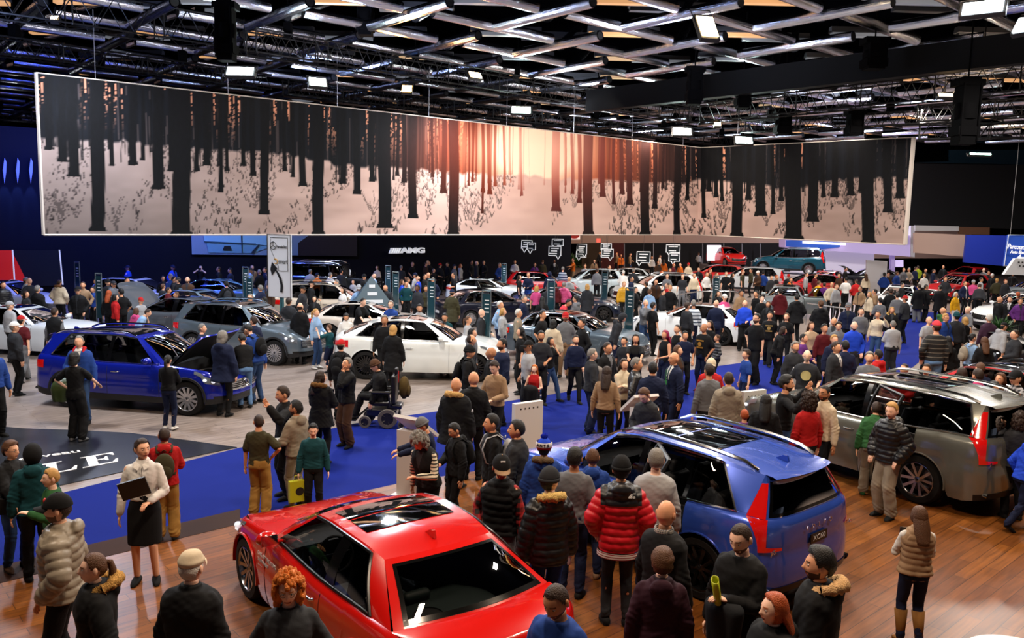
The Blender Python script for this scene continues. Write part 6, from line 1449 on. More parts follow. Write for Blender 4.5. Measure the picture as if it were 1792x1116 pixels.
# ================================================================= cars in the hall
def anchor(typ, px, wheel_, head, z=0.):
    """centre of a car whose wheel contact (FL, FR, RL, RR) or centre (C) is seen at a pixel"""
    T = CT[typ]; p = G(px[0], px[1], z)[:2]; h = math.radians(head)
    if wheel_ == 'C': return p, h
    lx = T['wb']/2*(1 if wheel_[0] == 'F' else -1); ly = (T['W']/2-.03)*(1 if wheel_[1] == 'L' else -1)
    return np.array([p[0]-(lx*math.cos(h)-ly*math.sin(h)), p[1]-(lx*math.sin(h)+ly*math.cos(h))]), h
CT['suv7'] = dict(CT['suv'], L=4.95, W=1.98, wb=2.98, R=.385, gc=.25,
  zt=[(0, .86), (.35, 1.02), (.9, 1.10), (1.4, 1.13), (2.6, 1.13), (3.6, 1.17), (4.4, 1.22), (4.95, 1.22)], cowl=1.30, head=(2.12, 1.68), roof=[(2.12, 1.68), (2.8, 1.76), (3.7, 1.76), (4.68, 1.69)], rend=4.68, rgb=4.88,
  side=[(1.66, 2.26), (2.84, 2.82), (3.76, 3.68), (4.60, 4.42)], yr=.64)
CARS = []
def C(label, short, typ, px, wh, head, col, det=1, z=0., **k):
    pos, h = anchor(typ, px, wh, head, 0); CARS.append((short, pos, label))
    return car(label, typ, pos, h, col, det, zbase=z if z else .0, **k)
C('glossy red coupe with black sunroof in the foreground', 'red foreground coupe', 'coupe', (432, 1046), 'FL', 127, '#c5120c', 2, over=dict(yr=.62, cowl=1.28, head=(2.08, 1.32), roof=[(2.08, 1.32), (2.6, 1.38), (3.1, 1.37), (3.52, 1.31)], rend=3.52, rgb=4.22, side=[(1.62, 2.20), (2.85, 2.85), (2.98, 2.95), (3.72, 3.28)]), rim=('two', 5, True), plate=None, chrome='#0a0a0b', glass=.45, rough=.2, interior='#20302e',
  tailtext=[('V O L V O', 0, .72, .06)] if False else None)
C('bright blue suv with an open rear door and black plate', 'blue suv', 'suv', (1218, 1050), 'RL', 130, '#3350b4', 2, rim=('black', 5, True), plate='XC60', tailtext=[('V   O   L   V   O', 0, .80, .075), ('XC60', .5, .62, .075), ('AWD', -.5, .62, .055)], opened=[('Lr', 52)], metal=.35, glass=.3, cover=None, zbase=0) if False else None
pos, h = anchor('suv', (1218, 1050), 'RL', 130); CARS.append(('blue suv', pos, ''))
car('bright blue suv with an open rear door and black plate', 'suv', pos, h, '#3355c0', 2, zbase=.014, rim=('black', 5, True), plate='XC60', tailtext=[('V   O   L   V   O', 0, .80, .075), ('XC60', .5, .60, .075), ('AWD', -.5, .60, .055)], opened=[('Lr', 40)], metal=.3, glass=.3, over=dict(clad=False, W=1.90), rough=.25)
pos, h = anchor('suv7', (1600, 882), 'RL', 124); CARS.append(('grey suv', pos, ''))
car('large pebble grey suv with dark doors and an open door at right', 'suv7', pos, h, '#74756e', 2, zbase=.014, rim=('two', 5, True), opened=[('Lr', 35)], metal=.55, glass=.3, over=dict(clad=False), rough=.25, tailtext=[('V   O   L   V   O', 0, .80, .07), ('XC90', .5, .60, .07)])
p0 = G(1700, 650, 1.5)[:2]; h = math.radians(121); pos = p0+np.array([math.sin(h), -math.cos(h)])*-.62*-1; CARS.append(('red suv with black roof', pos, ''))
car('red car with a black panoramic roof behind the big grey suv', 'suv', p0+np.array([math.cos(h-PI/2), math.sin(h-PI/2)])*.62, h, '#b81a20', 1, zbase=.008, roofcol='#0a0a0c', rim=('two', 5, True))
C('dark blue suv with raised bonnet at the left', 'dark blue suv', 'suv', (327, 728), 'FR', -11, '#1222a2', 2, rim=('silver', 12, False), hoodopen=50, metal=.35, glass=.28, over=dict(tail='slim'), rough=.22)
C('white coupe-roofed suv in the middle of the pale floor', 'white suv coupe', 'suvcoupe', (640, 664), 'RR', -1.5, '#e2e8e8', 2, rim=('black', 10, True), over=dict(clad=False), glass=.25)
C('silver grey suv facing right under the tall white sign', 'silver suv', 'suv', (480, 640), 'FR', -20, '#6d7c88', 1, rim=('silver', 10, True), metal=.5, hoodopen=0, over=dict(tail='slim'))
C('cream white coupe with a rounded roof behind the white suv', 'cream coupe', 'coupe', (575, 603), 'RR', 2, '#cfc6bb', 1, rim=('black', 10, True), over=dict(yr=.56), metal=.2)
C('cream suv seen between the black off-roader and the cream coupe', 'cream suv', 'suv', (584, 566), 'C', 8, '#c9bba8', 1, over=dict(tail='slim'))
C('black boxy off-roader under the left end of the AMG wall', 'black off-roader', 'boxy', (590, 524), 'C', -4, '#0a0b0e', 1, opened=[('Rf', 60)], rim=('black', 5, True))
C('white roadster with its door open below the AMG wall', 'white roadster', 'coupe', (862, 531), 'C', -10, '#d0d8da', 1, opened=[('Rf', 50)], over=dict(roof=[(2.30, 1.27), (2.75, 1.29), (3.2, 1.27), (3.65, 1.2)], head=(2.30, 1.27)))
C('dark navy sedan seen from its rear side in the middle of the crowd', 'navy sedan', 'sedan', (862, 566), 'C', 28, '#0b1024', 1, metal=.3)
C('slate grey sedan with chrome grille facing the lower right', 'slate sedan', 'sedan', (1012, 626), 'C', -27, '#5a6a78', 2, rim=('silver', 10, True), opened=[('Rf', 45)], metal=.5, hoodopen=0)
C('red hatchback in front of the right end of the black wall', 'red hatchback', 'hatch', (948, 522), 'C', -8, '#c4131a', 1, rim=('black', 5, True))
C('midnight blue sports car with a big black wheel', 'midnight sports car', 'coupe', (1056, 564), 'FR', -8, '#0c1830', 1, rim=('black', 5, True))
C('pale blue minivan behind the midnight sports car', 'pale minivan', 'hatch', (1032, 517), 'C', 180, '#b8c8cc', 1, over=dict(roof=[(1.85, 1.52), (2.4, 1.60), (3.1, 1.585), (3.72, 1.50)], head=(1.85, 1.52)))
C('white four-door coupe at the centre right facing left', 'white grand coupe', 'coupe', (1262, 605), 'RL', 152, '#e4e8ea', 1, rim=('black', 10, True))
C('silver sedan facing the camera on the right', 'silver sedan', 'sedan', (1372, 552), 'C', -112, '#8d999e', 1, opened=[('Lf', 55)], metal=.5)
C('red crossover behind the silver sedan', 'red crossover', 'hatch', (1412, 522), 'C', 176, '#b8161e', 1)
C('white small suv among the far crowd', 'far white suv', 'suv', (1306, 511), 'C', 165, '#cfd6da', 0)
C('red car left of the far white suv', 'far red car', 'hatch', (1250, 500), 'C', 170, '#c81c1c', 0)
C('far red car with its bonnet raised', 'far red bonnet car', 'hatch', (1444, 514), 'C', 235, '#a8121c', 1, hoodopen=40)
C('far dark blue car with its bonnet raised beside the white board', 'far dark bonnet car', 'sedan', (1516, 503), 'C', 172, '#10141f', 1, hoodopen=42)
C('white sedan facing the camera right of centre', 'white sedan', 'sedan', (1572, 550), 'C', -122, '#dfe5e8', 1)
C('red suv facing left in the far right crowd', 'far right red suv', 'suv', (1672, 527), 'C', -150, '#b8141a', 1)
C('small red car under the dark blue panel far right', 'red car below blue panel', 'hatch', (1692, 499), 'C', 95, '#c4181c', 0)
C('white suv with black roof rails cut by the right edge', 'white suv at right edge', 'suv', (1785, 578), 'C', -158, '#dfe2e4', 1, chrome=False)
C('silver suv with black rails behind the white suv at the right edge', 'silver suv far right', 'suv', (1812, 537), 'C', 175, '#7c8488', 0)
C('black car with raised bonnet behind the red black-roofed car', 'black car at right', 'sedan', (1865, 668), 'C', 150, '#0c0e14', 1, hoodopen=30)
C('white two-door sports car behind the dark blue suv', 'white sports car', 'coupe', (62, 614), 'C', -10, '#d2d8de', 1, rim=('black', 10, True))
C('white hatchback with a blue glowing windscreen far left', 'white hatchback', 'hatch', (20, 556), 'C', -8, '#c4ccdc', 1, glass=.3)
C('dark grey coupe with raised bonnet behind the dark blue suv', 'grey coupe', 'coupe', (300, 585), 'C', 168, '#4a5057', 1, hoodopen=55)
C('pale blue coupe with a wide windscreen left of the tall sign', 'pale blue coupe', 'coupe', (364, 569), 'C', -14, '#7f98a4', 1, metal=.5)
C('grey blue roadster in front of the dark wall', 'grey blue roadster', 'coupe', (400, 541), 'C', -12, '#5f7c8a', 1, metal=.5)
C('small white car between the crowd and the dark wall', 'small white car', 'hatch', (246, 546), 'C', -12, '#c8ccd6', 0)
C('silver convertible under the speech bubbles far back', 'far silver car', 'sedan', (1084, 508), 'C', 175, '#a8b0b4', 0)
C('white boxy van in front of the far speech bubbles', 'white van', 'suv', (1146, 533), 'C', -172, '#d8dad8', 1)
# raised platform and the teal suv on it
pf = GY(1384, 470, 56); m = MB(); m.box((pf[0], 57, .5), (5.6, 4.6, 1.0)); tags(m.build('platform', P('#b8b4bc', .5), smooth=False), 'low pale platform under the teal suv far back', 'platform')
CARS.append(('teal suv', pf[:2], '')); car('large teal suv raised on a platform under the booth', 'suv7', (pf[0], 57), math.radians(160), '#145a72', 1, zbase=1.0, metal=.4)
p2 = GY(1270, 470, 66); m = MB(); m.box((p2[0], 66, .5), (3.2, 5., 1.0)); tags(m.build('platform', P('#55535a', .5), smooth=False), 'low platform under the red car beside the pinkish screen', 'platform')
car('red small car on a platform beside the pinkish screen', 'hatch', (p2[0], 66), math.radians(-75), '#d0201a', 0, zbase=1.0)
m = MB(); c_ = (G(1240, 556)+G(1190, 560))/2; m.lathe([(0, 0), (2.6, 0), (2.6, .18), (0, .18)], 48); o = m.build('round_plinth', P('#3c4146', .5), loc=G(1236, 566), smooth=30); tags(o, 'low round grey plinth behind the curved railing', 'plinth')
# ================================================================= the crowd
PAL = dict(black='#0e0f12', charcoal='#26282d', grey='#66686d', lightgrey='#a0a2a6', white='#d6d4d0', navy='#111a36', blue='#1d3d86', royal='#1b42c4', lightblue='#86a6cc', teal='#0f4048', green='#28562e', olive='#383522', brown='#432c1d', tan='#94785c', beige='#b89e82', cream='#cbbca2', red='#a8181a', darkred='#521018', pink='#c84a80', coral='#d03c46', purple='#5a2870', orange='#c8621a', yellow='#d29c16', denim='#2a4268', lightdenim='#5c7ea8', khaki='#98743a', maroon='#2e1220', plum='#3c2438', lime='#8a9a1a', stone='#8a8070')
CN = dict(lightgrey='light grey', royal='bright blue', lightblue='light blue', darkred='dark red', denim='blue', lightdenim='pale blue', lime='yellow green', stone='stone grey')
TN = dict(tee='t-shirt', tank='tank top', shirt='shirt', sweater='sweater', suit='suit', jacket='jacket', leather='leather jacket', hoodie='hoodie', puffer='puffer jacket', parka='parka', coat='long coat', vest='vest')
HN = dict(k='black', b='dark brown', n='brown', g='grey', w='white', y='blond', r='auburn', m='magenta', o='ginger')
def hairdesc(hr, hc, hatc):
    c = HN.get(hc, ''); 
    if hr in ('short', 'thick', 'crop'): return 'short %s hair' % c
    if hr == 'long': return 'long %s hair' % c
    return {'tail': '%s ponytail' % c, 'bun': '%s hair in a bun' % c, 'curly': 'curly %s hair' % c, 'bald': 'a bald head', 'none': 'a shaved head', 'balding': 'thinning %s hair' % c, 'cap': '%s cap' % CN.get(hatc, hatc), 'capb': '%s backward cap' % CN.get(hatc, hatc), 'beanie': '%s beanie' % CN.get(hatc, hatc), 'hood': 'hood up', 'scarf': '%s headscarf' % CN.get(hatc, hatc), 'mohawk': '%s mohawk' % c, 'bob': '%s bobbed hair' % c, 'flatcap': '%s flat cap' % CN.get(hatc, hatc)}[hr]
ROWS = []
def parse(block):
    for ln in block.strip().split('\n'):
        ln = ln.strip()
        if not ln or ln[0] == '#': continue
        lab = None
        if '|' in ln: ln, lab = ln.split('|'); lab = lab.strip()
        t = ln.split(); x, y, hf, yaw = float(t[0]), float(t[1]), float(t[2]), float(t[3]); d = dict(legs='s', arms='dd', hair='short', hc='b', top='jacket', tcn='black', bot='jeans', bcn='navy')
        for k in t[4:]:
            if k in ('F', 'beard', 'goatee', 'gl'):
                if k == 'F': d['f'] = 1
                elif k == 'gl': d['glasses'] = True
                else: d['face'] = k
                continue
            if ':' in k:
                a, b = k.split(':')
                if a == 'A': d['arms'] = b
                elif a == 'L': d['legs'] = b
                elif a == 'lean': d['lean'] = float(b)
                elif a == 'hp': d['hp'] = float(b)
                elif a == 'hy': d['hy'] = float(b)
                elif a == 'bw': d['bw'] = float(b)
                elif a == 'sk': d['skin'] = b
                elif a == 'hat': d['hatn'] = b
                elif a == 'hat2': d['hatc2'] = PAL[b]
                elif a == 'fur': d['fur'] = b
                elif a == 'pack': d['pack'] = PAL.get(b, b)
                elif a == 'slv': d['slv'] = b
                elif a == 'in': d['inner'] = PAL[b]
                elif a == 'shoe': d['shoe'] = PAL.get(b, b)
                elif a == 'boot': d['skind'] = b
                elif a == 'st': d['st'] = b
                elif a == 'dx': d['dx'] = float(b)
                elif a == 'hem': d['hem'] = float(b)
                elif a == 'z': d['z'] = float(b)
                continue
            a, b = k.split('.')
            if a in TN: d['top'] = a; d['tcn'] = b
            elif a in ('jeans', 'slim', 'wide', 'skirt', 'shorts'): d['bot'] = a; d['bcn'] = b
            else: d['hair'] = a; d['hc'] = b
        ROWS.append((x, y, hf, yaw, d, lab))
parse('''
257 768 1020 15 shirt.white skirt.black bun.b F A:hd sk:a hy:35 shoe:black boot:flat hem:1.02 | person in white blouse and black skirt holding a dark folder
293 750 945 -160 hoodie.red wide.khaki crop.b A:ff sk:c pack:olive | person in red top and khaki trousers with an olive backpack
30 776 1000 60 jacket.black jeans.denim thick.n F A:fr gl boot:boot shoe:brown hy:20 | person in black jacket and jeans with boots at the left edge
56 778 1.60 -150 hoodie.teal jeans.black hood.k F hat:black A:dd | person in teal jacket with black hood beside the child in green
90 822 1.44 -50 sweater.green jeans.navy short.y sk:p A:fd | child with short blond hair in a green top at the left
103 868 1.80 -75 puffer.stone jeans.black cap.b hat:black beard A:pp bw:1.12 sk:a | person in padded stone grey jacket and black cap
165 970 1.66 -60 parka.black jeans.black tail.n F fur:#b58a4c A:pp sk:p | person with brown ponytail in black parka with golden fur hood
333 968 1.76 170 jacket.black jeans.black flatcap.w hat:cream A:dd bw:1.18 sk:p | person in cream flat cap and black jacket, back turned
505 1003 1.66 10 sweater.grey jeans.black curly.o F gl A:pp sk:p hp:12 bw:1.1 st:dark | person with curly ginger hair, glasses and grey turtleneck
980 1018 1.78 -35 tee.blue jeans.navy crop.b beard sk:c A:dd hp:25 bw:1.1 | person with dark beard in blue t-shirt at the bottom edge
455 727 905 175 tee.olive wide.khaki crop.b A:dw sk:b hy:30 | person in dark olive t-shirt and khaki trousers, back turned
500 682 880 -60 jacket.black jeans.black short.b A:gd sk:b hp:10 | person in black jacket pointing left in front of the red coupe
520 697 880 -120 hoodie.stone jeans.stone mohawk.k beard sk:c A:hd hy:20 | person with black mohawk in stone grey hoodie and trousers
549 741 905 15 sweater.teal jeans.black short.k sk:p A:dd hp:15 | child in teal sweater holding a yellow bag
562 650 812 165 parka.black jeans.black long.b F fur:#6a4a28 A:ff hy:-40 | person with long dark hair and fur hood, back turned
607 627 782 -40 jacket.black wide.brown short.g sk:b A:cd hp:-15 | person in black jacket and brown trousers looking up
597 596 735 170 jacket.black jeans.black cap.k hat:red pack:black A:dd | person in red cap and black jacket with backpack
736 755 1.62 -30 vest.black jeans.black curly.g F slv:cream A:fd hp:35 lean:14 st:stripe | person in black vest over a striped top using the touchscreen
752 736 912 -80 sweater.navy jeans.charcoal beanie.b hat:grey A:oo hp:20 lean:8 sk:b | person in navy sweater and grey beanie touching the touchscreen
797 735 912 -60 hoodie.black jeans.black short.k gl A:dh hp:25 pack:black | person in black hoodie and glasses with a dark backpack
862 733 1.72 -80 jacket.black jeans.black short.k pack:lightgrey A:dd sk:b | person in black jacket with a pale grey backpack
905 738 1.74 -110 jacket.charcoal jeans.black short.k A:dd sk:b hy:20 | person in charcoal jacket beside the white display stand
878 797 1.80 -20 vest.black jeans.grey cap.n hat:black hat2:tan slv:plaid A:dp beard sk:b hy:30 hp:15 | person in black vest and red plaid sleeves with black cap
952 762 1.60 170 parka.blue jeans.navy beanie.k hat:royal hat2:red fur:#6a5844 A:dd | person in blue parka and red-blue pom hat reading ANTS
963 823 1.78 -160 puffer.black jeans.blue beanie.k hat:charcoal fur:#c8a868 A:dd hy:-60 hem:.80 sk:p | person in black padded jacket with pale fur hood and beanie
1006 785 1.74 165 tee.grey jeans.navy short.k A:dd sk:c | person in grey t-shirt beside the open car window
1030 786 1010 175 hoodie.blue jeans.navy balding.n A:dd boot:boot shoe:tan sk:b | person in blue pullover and tan boots, back turned
1077 803 1092 178 puffer.red slim.charcoal beanie.k hat:black A:pp st:yoke boot:boot shoe:black hem:.80 | person in red and black padded jacket and black beanie
1149 788 1.78 170 sweater.lightgrey jeans.navy short.g A:dd bw:1.2 sk:p | person with grey hair in light grey sweater, back turned
1165 878 1.80 130 sweater.black jeans.black none.k gl A:dd bw:1.2 sk:b hy:15 | bald person in black sweater with checked collar
1160 965 1.62 172 hoodie.maroon jeans.black thick.n A:dd sk:p | person with tousled brown hair in maroon hoodie, back turned
1302 915 1.82 -45 sweater.black jeans.black crop.b beard A:fd sk:p hp:20 bw:1.15 | person with dark beard in black sweater holding a rolled leaflet
1438 964 1.80 -120 parka.black jeans.black thick.k beard A:dd fur:#d0a878 bw:1.1 sk:b hy:20 | person with dark beard in black parka with wide fur hood
1358 1040 1.68 -70 parka.black jeans.black long.r F A:dd sk:p hy:-10 | person with straight auburn hair at the bottom edge
1590 888 1128 172 vest.tan slim.navy long.n F slv:white A:ff boot:tall shoe:#7a5428 hy:10 sk:p | person with long brown hair in tan vest and tall boots
1547 705 906 -60 puffer.black wide.stone short.y A:pp sk:p in:white hy:10 hp:8 | person with blond hair in black padded jacket and stone trousers
1520 706 868 150 jacket.green wide.stone short.b A:dr lean:15 shoe:green | person in green jacket leaning into the open grey suv door
1783 752 925 100 hoodie.royal jeans.navy short.b A:pd L:w lean:12 | person in bright blue hoodie walking at the right edge
1434 747 858 -100 puffer.navy jeans.navy tail.y F A:dd pack:cream sk:p hp:12 | person with long blond ponytail in navy padded jacket
1376 659 1.84 70 sweater.black jeans.denim thick.k beard A:gg sk:b | person in black sweater raising both hands beside the grey suv
1445 673 1.78 -60 shirt.cream jeans.black crop.k beard gl A:dd sk:c | person in cream shirt with dark beard and glasses
1417 687 1.72 -160 sweater.red jeans.black curly.b A:dd | person in red sweater, back turned, beside the grey suv
1341 688 1.66 160 jacket.black jeans.black long.k F A:dd | person with long black hair in black jacket near the blue suv
1303 722 1.30 175 sweater.purple jeans.black short.r | child with auburn hair in purple between the two big suvs
1276 652 1.80 175 hoodie.stone jeans.black crop.b A:dd bw:1.15 | person in stone grey hoodie, back turned, behind the blue suv
1242 638 1.78 -165 sweater.grey jeans.black short.b A:dd bw:1.05 | person in grey sweater, back turned, left of the stone hoodie
1245 629 1.72 170 sweater.red jeans.black capb.g hat:cream A:dd bw:1.15 | person in red sweater and cream cap, back turned
1181 617 1.82 -65 suit.navy slim.navy none.k A:dd sk:b hy:-5 | person in navy suit and white shirt with a shaved head
1130 677 1.74 -40 shirt.charcoal jeans.black short.n gl A:hh hp:30 bw:1.15 sk:p lean:10 | person in charcoal shirt and glasses reading at the tilted kiosk
1143 634 1.80 175 jacket.navy jeans.black crop.k A:dd bw:1.15 | person in navy jacket, back turned, left of the navy suit
1113 627 1.76 80 leather.black jeans.black short.g A:dp sk:b | person in black leather jacket with grey hair
1092 628 1.66 20 shirt.cream slim.black long.b F A:xx sk:a | person in cream blouse with folded arms and dark hair
1062 642 1.66 165 sweater.tan slim.black long.b F A:dd | person with long dark hair in tan sweater, back turned
1031 611 758 100 jacket.charcoal wide.navy short.g gl A:dd sk:p | person with grey hair and glasses in charcoal jacket, standing
1063 600 1.78 40 jacket.black jeans.black short.b gl A:dd sk:b in:grey | person in black jacket and glasses with a grey coat on the arm
1004 587 703 10 sweater.navy jeans.black short.b beard A:pd L:w bw:1.12 sk:a | person in navy sweater walking towards the camera
960 590 702 60 tee.black jeans.denim long.k F A:cd L:w sk:b | person in black t-shirt and jeans with hand on mouth
926 598 1.72 -70 tee.lightgrey jeans.charcoal cap.k hat:black A:dp bw:1.15 sk:c | person in light grey t-shirt and black cap
933 638 745 -20 tank.red jeans.black long.o F A:hh sk:p | person with long ginger hair in red top carrying a black coat
868 630 1.76 -30 sweater.tan jeans.black short.b A:hh hp:30 sk:p | person in tan sweater looking down beside the ginger person
880 593 1.82 -70 sweater.navy jeans.black short.k beard A:dd sk:b bw:1.2 | big person in dark navy sweater near the white suv front
861 608 1.78 -100 jacket.black jeans.black none.k A:dd sk:c | person with shaved head in black jacket near the white suv front
829 653 1.80 175 jacket.black jeans.black none.b A:dd sk:b bw:1.1 hy:40 | person with shaved head in black coat, back turned
798 660 1.78 160 parka.black jeans.black none.b fur:#c09a62 A:dd bw:1.2 sk:b hy:50 | person with shaved head in black parka with golden fur hood
821 606 1.74 80 jacket.black jeans.black beanie.k hat:black A:dd sk:b pack:black | person in black jacket and black knitted hat with a backpack
824 586 1.74 100 jacket.charcoal jeans.black balding.b A:dd sk:b | person with thinning hair in charcoal jacket by the white bonnet
826 575 1.70 80 hoodie.grey jeans.black bob.k A:dd | person with black bobbed hair in grey hoodie by the white bonnet
673 552 1.80 10 sweater.black jeans.black short.g sk:c A:dd bw:1.1 | person with grey hair in black sweater before the white suv door
688 569 1.70 172 coat.black slim.black bob.y F A:dd bw:1.05 | person with blond hair in black coat before the white suv
553 540 645 70 shirt.lightblue slim.denim tail.y F A:hd sk:a shoe:white | person in pale blue shirt and jeans beside a child
577 568 652 -110 tee.teal shorts.navy short.n A:gd sk:p | small child in teal t-shirt pulling at a hand
145 588 742 10 jacket.blue jeans.denim crop.g A:dh sk:a in:white bw:1.15 shoe:black | person with grey hair in open blue and red jacket
136 617 772 175 tee.black wide.black bob.k F A:wr sk:p shoe:grey | person in black t-shirt and trousers holding a green jacket
297 622 752 178 sweater.black slim.navy tail.k F A:ff sk:p shoe:white | person in black sweater with white shoes at the dark blue suv
392 580 728 165 parka.navy slim.black bob.g A:rd bw:1.1 shoe:black | person in big navy parka at the raised bonnet
430 583 712 -150 sweater.black jeans.lightdenim short.k gl A:rr hp:30 lean:14 bw:1.1 | person in black sweater and jeans bending at the engine
450 566 705 -120 jacket.blue jeans.denim short.k A:rd hp:25 pack:black lean:8 | person in blue jacket with a black backpack at the bonnet
42 553 668 178 tee.darkred wide.grey cap.k hat:red A:qq L:w sk:a | person in dark red t-shirt and red cap walking away
100 538 655 175 vest.black jeans.black crop.b slv:grey A:dd | person in black vest and grey sleeves beside the white sports car
-16 600 1.80 60 sweater.blue jeans.black short.b A:dd | person in blue sweater cut by the left edge
16 528 1.72 150 jacket.lightgrey jeans.black cap.g hat:lightgrey A:dd | person in light grey jacket and pale cap at the left edge
5 493 1.74 60 puffer.black jeans.black short.k A:dd | person in black padded jacket at the left edge, standing far back
24 564 1.70 140 jacket.charcoal jeans.black cap.g hat:white A:dd bw:1.1 | person in charcoal jacket and white cap left of the red cap
''')
